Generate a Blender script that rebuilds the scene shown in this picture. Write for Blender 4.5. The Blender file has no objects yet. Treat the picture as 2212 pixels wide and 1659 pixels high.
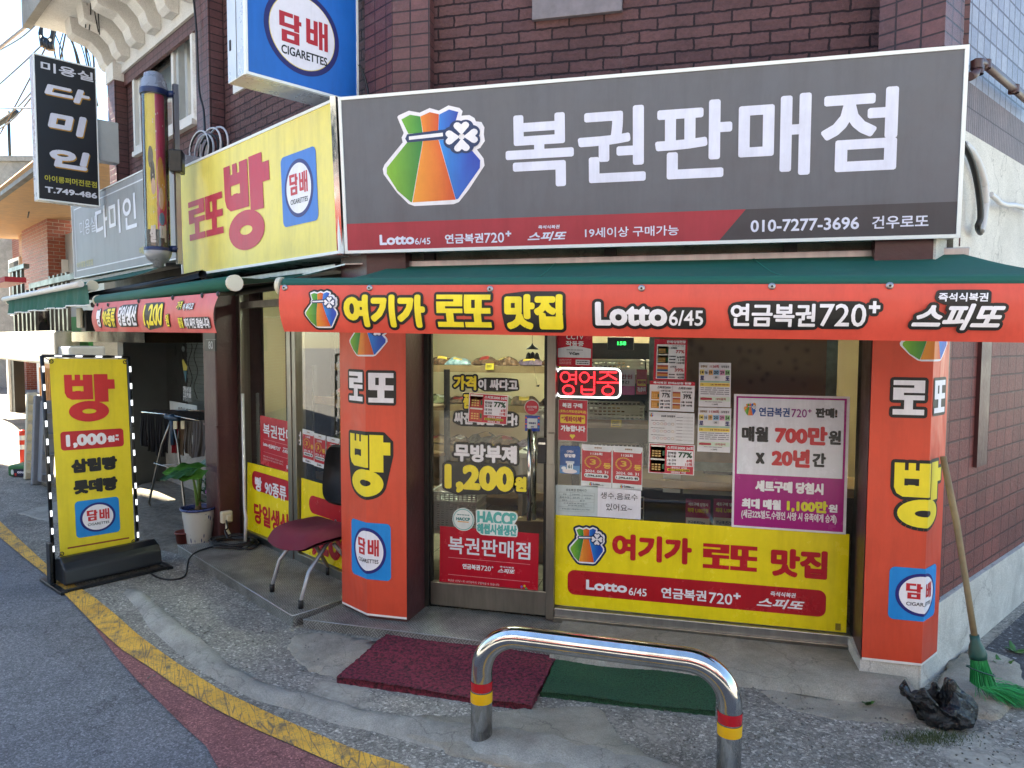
import bpy, math, random
from math import sin, cos, pi, radians as rad
from mathutils import Vector as V, Matrix
from mathutils.geometry import delaunay_2d_cdt, tessellate_polygon
random.seed(7)
S = bpy.context.scene
COL = S.collection

# ------------------------------------------------------------------ camera
PW, PH, FPX = 2212.0, 1659.0, 1534.0        # measuring grid used for the survey of the place
EYE = V((0, 0, 1.65))
PITCH, ROLL, YAW = rad(3.45), rad(.26), rad(13.88)
fw, up, rt = V((0, cos(PITCH), -sin(PITCH))), V((0, sin(PITCH), cos(PITCH))), V((1, 0, 0))
rt, up = rt * cos(ROLL) + up * sin(ROLL), up * cos(ROLL) - rt * sin(ROLL)
RZ = Matrix.Rotation(YAW, 3, 'Z')
fw, up, rt = RZ @ fw, RZ @ up, RZ @ rt
cam = bpy.data.cameras.new('camera')
cam.sensor_width = 36
cam.lens = FPX / PW * 36
cam.clip_start, cam.clip_end = .05, 2000
co = bpy.data.objects.new('camera', cam)
COL.objects.link(co)
co.matrix_world = Matrix(((rt.x, up.x, -fw.x, EYE.x), (rt.y, up.y, -fw.y, EYE.y), (rt.z, up.z, -fw.z, EYE.z), (0, 0, 0, 1)))
S.camera = co

# ------------------------------------------------------------------ daylight
SUN_DIR = V((-.94, .34, 1.45)).normalized()   # towards the sun: low over the far end of the side street
W = bpy.data.worlds.new('World')
S.world = W
W.use_nodes = True
wn = W.node_tree.nodes
sky = wn.new('ShaderNodeTexSky')
sky.sky_type = 'NISHITA'
sky.sun_disc = False
sky.sun_elevation = math.asin(SUN_DIR.z)
sky.sun_rotation = math.atan2(SUN_DIR.x, SUN_DIR.y)
sky.air_density, sky.dust_density, sky.ozone_density = 1.0, .05, 3.0
W.node_tree.links.new(sky.outputs[0], wn['Background'].inputs[0])
wn['Background'].inputs[1].default_value = .05
sl = bpy.data.lights.new('sun', 'SUN')
sl.energy, sl.angle, sl.color = 5.0, rad(.5), (1, .89, .74)
so = bpy.data.objects.new('sun', sl)
COL.objects.link(so)
so.rotation_euler = (-SUN_DIR).to_track_quat('-Z', 'Y').to_euler()
S.view_settings.view_transform = 'Standard'
S.view_settings.look = 'None'
S.view_settings.gamma = 1
S.view_settings.exposure = 3.4
S.view_settings.use_white_balance = True
S.view_settings.white_balance_temperature = 6800
S.view_settings.white_balance_tint = 4
S.cycles.max_bounces = 8
S.cycles.transparent_max_bounces = 12
S.cycles.caustics_reflective = S.cycles.caustics_refractive = False

# ------------------------------------------------------------------ helpers: survey
def ray(x, y): return rt * ((x - PW / 2) / FPX) - up * ((y - PH / 2) / FPX) + fw
def gz(x, y, z=0.0):
    d = ray(x, y)
    return EYE + d * ((z - EYE.z) / d.z)
def dep(x, y, k): return EYE + ray(x, y) * k

class Fr:
    """A flat frame: origin, two edge vectors and the outward normal."""
    folds = ()
    vcuts = ()
    def __init__(s, o, U, W):
        s.o, s.U, s.W = V(o), V(U), V(W)
        s.n = s.U.cross(s.W).normalized()
        s.lu, s.lw = s.U.length, s.W.length
    def p(s, u, v, d=0.0): return s.o + s.U * u + s.W * v + s.n * d
    def inv(s, P):
        w = P - s.o
        w = w - s.n * w.dot(s.n)
        a, b, c = s.U.dot(s.U), s.U.dot(s.W), s.W.dot(s.W)
        x, y = w.dot(s.U), w.dot(s.W)
        D = a * c - b * b
        return (x * c - y * b) / D, (y * a - x * b) / D
    def at(s, x, y, d=0.0):
        r = ray(x, y)
        return EYE + r * ((s.o + s.n * d - EYE).dot(s.n) / r.dot(s.n))
    def px(s, x, y, d=0.0): return s.inv(s.at(x, y, d))
    def box(s, xl, yb, xr, yt, d=0.0):
        a, b = s.px(xl, yb, d), s.px(xr, yt, d)
        return a[0], a[1], b[0], b[1]
    def sub(s, u0, v0, u1, v1, d=0.0): return Fr(s.p(u0, v0, d), s.U * (u1 - u0), s.W * (v1 - v0))
    def subpx(s, xl, yb, xr, yt, d=0.0): return s.sub(*s.box(xl, yb, xr, yt, d), d)

class Fold:
    """A sheet wrapped round vertical corners: a plan polyline, u along it in metres, v up."""
    vcuts = ()
    def __init__(s, pts):
        s.pts = [V((p[0], p[1], 0)) for p in pts]
        s.cu = [0.0]
        for a, b in zip(s.pts, s.pts[1:]): s.cu.append(s.cu[-1] + (b - a).length)
        s.folds = tuple(s.cu[1:-1])
        s.lu = s.lw = 1.0
        s.frs = [Fr(a, (b - a).normalized(), (0, 0, 1)) for a, b in zip(s.pts, s.pts[1:])]
    def seg(s, u):
        for i in range(len(s.frs) - 1):
            if u < s.cu[i + 1]: return i
        return len(s.frs) - 1
    def p(s, u, v, d=0.0, i=None):
        if i is None: i = s.seg(u)
        f = s.frs[i]
        P = f.p(u - s.cu[i], v, d)
        for k, q in ((i, i - 1), (i + 1, i + 1)):
            if 0 <= q < len(s.frs) and abs(u - s.cu[k]) < 1e-6:
                b = f.n + s.frs[q].n
                P = s.pts[k] + V((0, 0, v)) + b * (d / b.dot(f.n))
        return P
    def px(s, x, y, i, d=0.0):
        u, v = s.frs[i].px(x, y, d)
        return u + s.cu[i], v

MF = Fr((0, 3.95, 0), (1, 0, 0), (0, 0, 1))                       # glass line of the street front
LD = V((.853, -.522, 0)).normalized()
LN = LD.cross(V((0, 0, 1)))
LF = Fr(V((-1.758, 3.68, 0)) - LN * .24, LD, (0, 0, 1))           # glass line of the side front
RF = Fr((1.10, 3.65, 0), V((.57, .82, 0)).normalized(), (0, 0, 1))  # alley wall
GF = Fr((0, 0, 0), (1, 0, 0), (0, 1, 0))

# ------------------------------------------------------------------ helpers: materials
def C(h):
    h = h.lstrip('#')
    o = []
    for i in (0, 2, 4):
        c = int(h[i:i + 2], 16) / 255
        o.append(c / 12.92 if c <= .04045 else ((c + .055) / 1.055) ** 2.4)
    return (*o, 1.0)

MATS = {}
class NT:
    def __init__(s, name):
        s.m = bpy.data.materials.new(name)
        s.m.use_nodes = True
        s.t = s.m.node_tree
        s.b = s.t.nodes['Principled BSDF']
        s.out = s.t.nodes['Material Output']
    def n(s, kind, **kw):
        n = s.t.nodes.new('ShaderNode' + kind)
        for k, v in kw.items():
            if k.startswith('_'): setattr(n, k[1:], v)
            else: n.inputs[k.replace('_', ' ')].default_value = v
        return n
    def l(s, a, b): s.t.links.new(a, b)
    def mix(s, fac, a, b, mode='MIX'):
        n = s.t.nodes.new('ShaderNodeMix')
        n.data_type, n.blend_type = 'RGBA', mode
        for sock, val in ((n.inputs[0], fac), (n.inputs[6], a), (n.inputs[7], b)):
            if hasattr(val, 'links'): s.l(val, sock)
            else: sock.default_value = val
        return n.outputs[2]
    def ramp(s, src, stops):
        r = s.t.nodes.new('ShaderNodeValToRGB')
        e = r.color_ramp.elements
        while len(e) < len(stops): e.new(.5)
        for k, (p, c) in zip(e, stops):
            k.position = p
            k.color = c if len(c) == 4 else (*c, 1)
        s.l(src, r.inputs[0])
        return r.outputs[0]
    def co(s, kind='Object', scale=None):
        o = s.n('TexCoord').outputs[kind]
        if scale is None: return o
        mp = s.n('Mapping')
        mp.inputs['Scale'].default_value = scale
        s.l(o, mp.inputs[0])
        return mp.outputs[0]
    def noise(s, scale, detail=4, rough=.6, co=None, dist=0):
        n = s.n('TexNoise', Scale=scale, Detail=detail, Roughness=rough, Distortion=dist)
        if co is not None: s.l(co, n.inputs['Vector'])
        return n.outputs[0]
    def bump(s, src, strength=.3, dist=.01, normal=None):
        b = s.n('Bump', Strength=strength, Distance=dist)
        s.l(src, b.inputs['Height'])
        if normal is not None: s.l(normal, b.inputs['Normal'])
        s.l(b.outputs[0], s.b.inputs['Normal'])
        return b.outputs[0]

G3 = lambda v: (v, v, v, 1)
def M(name, hexc, rough=.6, metal=0, var=.0, vs=6, bump=0, bs=40, spec=.5, emit=0, coat=0, co='Object'):
    if name in MATS: return MATS[name]
    t = NT(name)
    c = C(hexc)
    t.b.inputs['Roughness'].default_value = rough
    t.b.inputs['Metallic'].default_value = metal
    t.b.inputs['Specular IOR Level'].default_value = spec
    t.b.inputs['Coat Weight'].default_value = coat
    if var:
        v = t.noise(vs, 6, .65, t.co(co))
        r = t.ramp(v, [(.3, G3(1 - var)), (.7, G3(1 + var * .5))])
        t.l(t.mix(1, c, r, 'MULTIPLY'), t.b.inputs['Base Color'])
        rr = t.ramp(v, [(.25, G3(max(.02, rough - .12))), (.75, G3(min(1, rough + .12)))])
        t.l(rr, t.b.inputs['Roughness'])
    else: t.b.inputs['Base Color'].default_value = c
    if bump: t.bump(t.noise(bs, 4, .6, t.co(co)), bump, .01)
    if emit:
        t.b.inputs['Emission Color'].default_value = c
        t.b.inputs['Emission Strength'].default_value = emit
    MATS[name] = t.m
    return t.m

# ------------------------------------------------------------------ helpers: meshes
class MB:
    def __init__(s): s.v, s.f, s.m, s.uv, s.s = [], [], [], [], []
    def face(s, pts, m=0, uv=None, smooth=False):
        k = len(s.v)
        s.v += [V(p) for p in pts]
        s.f.append(list(range(k, k + len(pts))))
        s.m.append(m)
        s.uv.append(uv)
        s.s.append(smooth)
    def mesh(s, vs, fs, m=0, smooth=False, uvs=None):
        k = len(s.v)
        s.v += [V(p) for p in vs]
        for f in fs:
            s.f.append([i + k for i in f])
            s.m.append(m)
            s.uv.append([uvs[i] for i in f] if uvs else None)
            s.s.append(smooth)
        return s
    def fbox(s, fr, u0, u1, v0, v1, d0, d1, m=0):
        P = fr.p
        Lu, Lw = fr.lu, fr.lw
        a, b, c, d = u0 * Lu, u1 * Lu, v0 * Lw, v1 * Lw
        s.face([P(u0, v0, d1), P(u1, v0, d1), P(u1, v1, d1), P(u0, v1, d1)], m, [(a, c), (b, c), (b, d), (a, d)])
        s.face([P(u1, v0, d0), P(u0, v0, d0), P(u0, v1, d0), P(u1, v1, d0)], m, [(b, c), (a, c), (a, d), (b, d)])
        s.face([P(u0, v0, d0), P(u0, v0, d1), P(u0, v1, d1), P(u0, v1, d0)], m, [(d0, c), (d1, c), (d1, d), (d0, d)])
        s.face([P(u1, v0, d1), P(u1, v0, d0), P(u1, v1, d0), P(u1, v1, d1)], m, [(d1, c), (d0, c), (d0, d), (d1, d)])
        s.face([P(u0, v1, d1), P(u1, v1, d1), P(u1, v1, d0), P(u0, v1, d0)], m, [(a, d1), (b, d1), (b, d0), (a, d0)])
        s.face([P(u0, v0, d0), P(u1, v0, d0), P(u1, v0, d1), P(u0, v0, d1)], m, [(a, d0), (b, d0), (b, d1), (a, d1)])
        return s
    def pbox(s, fr, xl, yb, xr, yt, d0, d1, m=0):
        a = fr.box(xl, yb, xr, yt, d1)
        return s.fbox(fr, a[0], a[2], a[1], a[3], d0, d1, m)
    def box(s, c, sz, rz=0, m=0):
        fr = Fr(V(c), (cos(rz), sin(rz), 0), (0, 0, 1))
        x, y, z = sz
        return s.fbox(fr, -x / 2, x / 2, -z / 2, z / 2, -y / 2, y / 2, m)
    def prism(s, fr, poly, d0, d1, m=0):
        n = len(poly)
        top = [fr.p(u, v, d1) for u, v in poly]
        bot = [fr.p(u, v, d0) for u, v in poly]
        uv = [(u * fr.lu, v * fr.lw) for u, v in poly]
        s.face(top, m, uv)
        s.face(bot[::-1], m, uv[::-1])
        for i in range(n):
            j = (i + 1) % n
            s.face([bot[i], bot[j], top[j], top[i]], m)
        return s
    def tube(s, pts, r, n=8, m=0, cap=True):
        pts = [V(p) for p in pts]
        rs = r if isinstance(r, (list, tuple)) else [r] * len(pts)
        k = len(s.v)
        prev = None
        for i, p in enumerate(pts):
            a = pts[max(i - 1, 0)]
            b = pts[min(i + 1, len(pts) - 1)]
            t = (b - a).normalized()
            if prev is None:
                x = t.orthogonal().normalized()
            else:
                x = (prev - t * prev.dot(t)).normalized()
            prev = x
            y = t.cross(x)
            for j in range(n):
                s.v.append(p + (x * cos(2 * pi * j / n) + y * sin(2 * pi * j / n)) * rs[i])
        for i in range(len(pts) - 1):
            for j in range(n):
                q = (j + 1) % n
                s.f.append([k + i * n + j, k + i * n + q, k + (i + 1) * n + q, k + (i + 1) * n + j])
                s.m.append(m); s.uv.append(None); s.s.append(True)
        if cap:
            for base, rev in ((k, True), (k + (len(pts) - 1) * n, False)):
                f = [base + j for j in range(n)]
                s.f.append(f[::-1] if rev else f)
                s.m.append(m); s.uv.append(None); s.s.append(False)
        return s
    def lathe(s, prof, c, n=24, m=0, ax=None, squash=1.0):
        c = V(c)
        z = V(ax) if ax else V((0, 0, 1))
        x = z.orthogonal().normalized()
        y = z.cross(x)
        k = len(s.v)
        for r, h in prof:
            for j in range(n):
                s.v.append(c + z * h + (x * cos(2 * pi * j / n) + y * sin(2 * pi * j / n) * squash) * r)
        for i in range(len(prof) - 1):
            for j in range(n):
                q = (j + 1) % n
                s.f.append([k + i * n + j, k + i * n + q, k + (i + 1) * n + q, k + (i + 1) * n + j])
                s.m.append(m); s.uv.append([(j / n, i), ((j + 1) / n, i), ((j + 1) / n, i + 1), (j / n, i + 1)]); s.s.append(True)
        return s
    def blob(s, c, r, sc=(1, 1, 1), seg=8, ring=6, m=0, jit=0, rz=0):
        k = len(s.v)
        c = V(c)
        R = Matrix.Rotation(rz, 3, 'Z')
        for i in range(ring + 1):
            th = pi * i / ring
            for j in range(seg):
                q = r * (1 + random.uniform(-jit, jit))
                s.v.append(c + R @ V((sin(th) * cos(2 * pi * j / seg) * q * sc[0], sin(th) * sin(2 * pi * j / seg) * q * sc[1], cos(th) * q * sc[2])))
        for i in range(ring):
            for j in range(seg):
                q = (j + 1) % seg
                s.f.append([k + i * seg + j, k + (i + 1) * seg + j, k + (i + 1) * seg + q, k + i * seg + q])
                s.m.append(m); s.uv.append(None); s.s.append(True)
        return s

def put(o, parent=None, label=None, cat=None, group=None, kind=None):
    COL.objects.link(o)
    if parent is not None: o.parent = parent
    if label: o['label'] = label
    if cat: o['category'] = cat
    if group: o['group'] = group
    if kind: o['kind'] = kind
    return o

def wloc(o):
    p = V((0, 0, 0))
    while o is not None:
        p = p + o.location
        o = o.parent
    return p

def build(name, mb, mats, parent=None, label=None, cat=None, group=None, kind=None, bevel=0, seg=2, subsurf=0):
    if not isinstance(mats, (list, tuple)): mats = [mats]
    if parent is not None: org = wloc(parent)
    elif kind == 'structure': org = V((0, 0, 0))
    else:
        xs = [v.x for v in mb.v]; ys = [v.y for v in mb.v]; zs = [v.z for v in mb.v]
        org = V(((min(xs) + max(xs)) / 2, (min(ys) + max(ys)) / 2, min(zs)))
    me = bpy.data.meshes.new(name)
    me.from_pydata([v - org for v in mb.v], [], mb.f)
    me.polygons.foreach_set('material_index', mb.m)
    me.polygons.foreach_set('use_smooth', mb.s)
    if any(u for u in mb.uv):
        ul = me.uv_layers.new(name='UVMap')
        for pl, u in zip(me.polygons, mb.uv):
            if u:
                for li, q in zip(pl.loop_indices, u): ul.data[li].uv = q
    for m in mats: me.materials.append(m)
    o = bpy.data.objects.new(name, me)
    if parent is None: o.location = org
    put(o, parent, label, cat, group, kind)
    if bevel or subsurf:
        w = o.modifiers.new('weld', 'WELD')
        w.merge_threshold = 1e-5
    if bevel:
        b = o.modifiers.new('bevel', 'BEVEL')
        b.width, b.segments, b.limit_method = bevel, seg, 'ANGLE'
    if subsurf:
        b = o.modifiers.new('sub', 'SUBSURF')
        b.levels = b.render_levels = subsurf
    return o

def thing(name, loc, label, cat, group=None):
    o = bpy.data.objects.new(name, None)
    o.location = V(loc)
    o.empty_display_size = .1
    return put(o, None, label, cat, group)

def clone(o, d, label=None, parent=None):
    c = o.copy()
    COL.objects.link(c)
    if parent is not None: c.parent = parent
    else: c.location = o.location + V(d)
    if label: c['label'] = label
    for ch in list(o.children): clone(ch, d, None, c)
    return c

# ------------------------------------------------------------------ helpers: print and lettering
GLY = {}
def raw(text):
    if text in GLY: return GLY[text]
    if not GLY:
        GLY['_c'] = bpy.data.curves.new('t', 'FONT')
        GLY['_o'] = bpy.data.objects.new('t', GLY['_c'])
    c, o = GLY['_c'], GLY['_o']
    c.body, c.resolution_u = text, 3
    m = bpy.data.meshes.new_from_object(o)
    vs = [(v.co.x, v.co.y) for v in m.vertices]
    fs = [list(p.vertices) for p in m.polygons]
    bpy.data.meshes.remove(m)
    GLY[text] = (vs, fs)
    return GLY[text]

def union(vs, fs):
    g = []
    for f in fs:
        a = sum(vs[f[i - 1]][0] * vs[f[i]][1] - vs[f[i]][0] * vs[f[i - 1]][1] for i in range(len(f)))
        if abs(a) > 1e-9: g.append(f if a > 0 else f[::-1])
    r = delaunay_2d_cdt([V(v) for v in vs], [], g, 0, 1e-5)
    return [(v.x, v.y) for v in r[0]], [f for f, q in zip(r[2], r[5]) if q]

def stroke(vs, fs, w, n=8):
    cnt = {}
    for f in fs:
        for i in range(len(f)):
            e = (f[i - 1], f[i])
            k = (min(e), max(e))
            cnt[k] = cnt.get(k, 0) + 1
    B = [e for e, c in cnt.items() if c == 1]
    P, F = list(vs), list(fs)
    for a, b in B:
        dx, dy = vs[b][0] - vs[a][0], vs[b][1] - vs[a][1]
        l = math.hypot(dx, dy)
        if l < 1e-7: continue
        nx, ny = -dy / l * w, dx / l * w
        k = len(P)
        P += [(vs[a][0] + nx, vs[a][1] + ny), (vs[a][0] - nx, vs[a][1] - ny), (vs[b][0] - nx, vs[b][1] - ny), (vs[b][0] + nx, vs[b][1] + ny)]
        F.append([k, k + 1, k + 2, k + 3])
    nb = {}
    for a, b in B:
        nb.setdefault(a, []).append(b); nb.setdefault(b, []).append(a)
    for a, q in nb.items():
        if len(q) == 2:
            v0, v1 = V(vs[q[0]]) - V(vs[a]), V(vs[q[1]]) - V(vs[a])
            if v0.length > 1e-7 and v1.length > 1e-7 and v0.normalized().dot(v1.normalized()) < -.965: continue
        k = len(P)
        P += [(vs[a][0] + w * cos(2 * pi * (j + .5) / n), vs[a][1] + w * sin(2 * pi * (j + .5) / n)) for j in range(n)]
        F.append(list(range(k, k + n)))
    return union(P, F)

def R_(x0, y0, x1, y1): return [(x0, y0), (x1, y0), (x1, y1), (x0, y1)]
def ring(cx, cy, rx, ry, hx, hy, n=28):
    o = []
    for i in range(n):
        a, b = 2 * pi * i / n, 2 * pi * (i + 1) / n
        o.append([(cx + hx * cos(a), cy + hy * sin(a)), (cx + rx * cos(a), cy + ry * sin(a)), (cx + rx * cos(b), cy + ry * sin(b)), (cx + hx * cos(b), cy + hy * sin(b))])
    return o
HEAVY = {
    '빵': [R_(0, .6, .15, .97), R_(.205, .735, .31, .97), R_(.365, .5, .55, .97), R_(0, .735, .55, .86), R_(.205, .5, .31, .64),
          [(.13, .46), (.55, .46), (.55, .63), (0, .63), (0, .6), (.04, .51)], R_(.58, .4, .86, .98), R_(.8, .67, 1, .87)] + ring(.46, .215, .4, .215, .14, .05),
    '로': [R_(0, .86, 1, 1), R_(.66, .64, 1, .9), R_(0, .64, 1, .785), R_(0, .44, .34, .75), R_(0, .43, 1, .57), R_(.36, .1, .64, .5), R_(0, 0, 1, .16)],
    '또': [R_(0, .84, .6, 1), R_(0, .43, .28, 1), R_(.42, .43, .68, 1), R_(.42, .84, 1, 1), [(.06, .42), (1, .42), (1, .59), (0, .59), (0, .46)], R_(.36, .1, .64, .5), R_(0, 0, 1, .16)],
    '담': [R_(0, .86, .62, 1), R_(0, .5, .24, 1), R_(0, .5, .68, .64), R_(.66, .43, .9, 1), R_(.85, .68, 1, .82),
          R_(.1, 0, .9, .13), R_(.1, .27, .9, .4), R_(.1, 0, .34, .4), R_(.66, 0, .9, .4)],
    '배': [R_(0, .12, .19, .97), R_(.34, .1, .53, .97), R_(0, .5, .53, .65), [(.08, .1), (.5, .1), (.5, .26), (0, .26), (0, .16)], R_(.58, 0, .75, 1), R_(.83, 0, 1, 1), R_(.7, .46, .9, .6)],
}
def polys_mesh(polys, sx=1, sy=1):
    P, F = [], []
    for q in polys:
        k = len(P)
        P += [(x * sx, y * sy) for x, y in q]
        F.append(list(range(k, k + len(q))))
    return union(P, F)

def shape(text, ar, w, slant=0, heavy=False):
    """Letters in a box ar wide and 1 high, thickened by w on every side."""
    if heavy:
        n = len(text)
        gap = .05
        cw = (ar - gap * (n - 1)) / n
        P, F = [], []
        for i, ch in enumerate(text):
            for q in HEAVY[ch]:
                k = len(P)
                P += [(i * (cw + gap) + x * cw, y) for x, y in q]
                F.append(list(range(k, k + len(q))))
        return union(P, F)
    vs, fs = raw(text)
    if slant: vs = [(x + y * slant, y) for x, y in vs]
    x0, x1 = min(v[0] for v in vs), max(v[0] for v in vs)
    y0, y1 = min(v[1] for v in vs), max(v[1] for v in vs)
    sx, sy = (ar - 2 * w) / max(1e-6, x1 - x0), (1 - 2 * w) / max(1e-6, y1 - y0)
    q = [((x - x0) * sx + w, (y - y0) * sy + w) for x, y in vs]
    return stroke(q, fs, w, 6) if w else (q, fs)

class Print:
    """Flat printed shapes and letters on one or more frames; colours are kept per corner."""
    STEP = .0011
    def __init__(s): s.v, s.f, s.c = [], [], []
    def add(s, fr, vs, fs, col, lay=1, base=0.0):
        if isinstance(col, str): col = C(col)
        fun = col if callable(col) else (lambda u, v: col)
        d = base + lay * s.STEP * (2 if fr.vcuts else 1)
        T = []
        for f in fs:
            q = [vs[i] for i in f]
            T += [q] if len(q) < 5 and not fr.folds and not fr.vcuts else [[q[0], q[i], q[i + 1]] for i in range(1, len(q) - 1)]
        for ax, fu in [(0, k) for k in fr.folds] + [(1, k) for k in fr.vcuts]:
            N = []
            for q in T:
                for sgn in (-1, 1):
                    o = []
                    for i in range(len(q)):
                        a, b = q[i - 1], q[i]
                        da, db = (a[ax] - fu) * sgn, (b[ax] - fu) * sgn
                        if (da > 0) != (db > 0) and abs(da - db) > 1e-12:
                            t = da / (da - db)
                            c = [a[0] + (b[0] - a[0]) * t, a[1] + (b[1] - a[1]) * t]
                            c[ax] = fu
                            o.append(tuple(c))
                        if db > 0: o.append(b)
                    if len(o) > 2: N.append(o)
            T = N
        for q in T:
            k = len(s.v)
            if fr.folds:
                i = fr.seg(sum(x for x, _ in q) / len(q))
                P = [fr.p(u, v, d, i) for u, v in q]
            else: P = [fr.p(u, v, d) for u, v in q]
            nrm = (P[1] - P[0]).cross(P[2] - P[0])
            n0 = fr.n if not fr.folds else fr.frs[i].n
            idx = list(range(k, k + len(q)))
            cc = [fun(u, v) for u, v in q]
            if nrm.dot(n0) < 0: P, cc = P[::-1], cc[::-1]
            s.v += P
            s.f.append(idx)
            s.c += cc
    def poly(s, fr, pts, col, lay=1, base=0.0):
        t = tessellate_polygon([[V((x, y, 0)) for x, y in pts]])
        s.add(fr, pts, [list(q) for q in t], col, lay, base)
    def rect(s, fr, u0, v0, u1, v1, col, lay=1, base=0.0): s.add(fr, R_(u0, v0, u1, v1), [[0, 1, 2, 3]], col, lay, base)
    def rrect(s, fr, u0, v0, u1, v1, r, col, lay=1, base=0.0):
        ru, rv = r / fr.lu, r / fr.lw
        pts = []
        for cx, cy, a0 in ((u1 - ru, v0 + rv, -90), (u1 - ru, v1 - rv, 0), (u0 + ru, v1 - rv, 90), (u0 + ru, v0 + rv, 180)):
            pts += [(cx + ru * cos(rad(a0 + k * 15)), cy + rv * sin(rad(a0 + k * 15))) for k in range(7)]
        s.poly(fr, pts, col, lay, base)
    def ell(s, fr, cu, cv, ru, rv, col, lay=1, base=0.0, n=48):
        s.add(fr, [(cu + ru * cos(2 * pi * i / n), cv + rv * sin(2 * pi * i / n)) for i in range(n)], [list(range(n))], col, lay, base)
    def text(s, fr, t, u0, v0, u1, v1, col, w=.0, ol=0, olc='#111111', lay=2, base=0.0, slant=0, heavy=False, ol2=None):
        H, Wd = (v1 - v0) * fr.lw, (u1 - u0) * fr.lu
        vs, fs = shape(t, Wd / H, w, slant, heavy)
        mp = lambda q: [(u0 + x * H / fr.lu, v0 + y * H / fr.lw) for x, y in q]
        if ol:
            ov, of = stroke(vs, fs, ol)
            s.add(fr, mp(ov), of, olc, lay, base)
            if ol2:
                ov, of = stroke(vs, fs, ol2[0])
                s.add(fr, mp(ov), of, ol2[1], lay - 1, base)
        s.add(fr, mp(vs), fs, col, lay + 1, base)
    def lines(s, fr, u0, v0, u1, v1, n, col, lay=2, base=0.0):
        h = (v1 - v0) / n
        for i in range(n):
            x = u0
            while x < u1 - .01:
                e = min(u1, x + (u1 - u0) * random.uniform(.1, .3))
                s.rect(fr, x, v0 + h * (i + .28), e, v0 + h * (i + .72), col, lay, base)
                x = e + (u1 - u0) * .03
    def build(s, name, parent=None, label=None, cat=None, group=None, mat=None):
        org = wloc(parent) if parent is not None else sum(s.v, V((0, 0, 0))) / len(s.v)
        if parent is None: org = V((org.x, org.y, min(v.z for v in s.v)))
        me = bpy.data.meshes.new(name)
        me.from_pydata([v - org for v in s.v], [], s.f)
        a = me.color_attributes.new('Col', 'FLOAT_COLOR', 'CORNER')
        a.data.foreach_set('color', [x for c in s.c for x in c])
        me.materials.append(mat or MATS['print'])
        o = bpy.data.objects.new(name, me)
        if parent is None: o.location = org
        return put(o, parent, label, cat, group)

def print_mat(name, rough, bump=0, coat=0, spec=.5, sat=1.0):
    t = NT(name)
    a = t.n('VertexColor', _layer_name='Col')
    n0 = t.noise(4, 7, .75, t.co('Object'))
    n1 = t.noise(9, 6, .75, t.co('Object', (1, 1, .12)))
    v = t.mix(1, t.ramp(n0, [(.3, G3(.88)), (.7, G3(1.03))]), t.ramp(n1, [(.3, G3(.85)), (.55, G3(1))]), 'MULTIPLY')
    t.l(t.mix(1, a.outputs[0], v, 'MULTIPLY'), t.b.inputs['Base Color'])
    t.l(t.ramp(n0, [(.3, G3(max(.04, rough - .08))), (.7, G3(rough + .12))]), t.b.inputs['Roughness'])
    t.b.inputs['Coat Weight'].default_value = coat
    t.b.inputs['Specular IOR Level'].default_value = spec
    if bump: t.bump(t.noise(3.5, 2, .5, t.co('Object', (1, 1, .5)), 1.0), bump, .05)
    MATS[name] = t.m
print_mat('print', .5)
print_mat('print_paper', .8)
print_mat('print_sign', .38)
print_mat('print_vinyl', .45, .16)
print_mat('print_wrap', .4, .3)
print_mat('print_film', .22)

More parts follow.
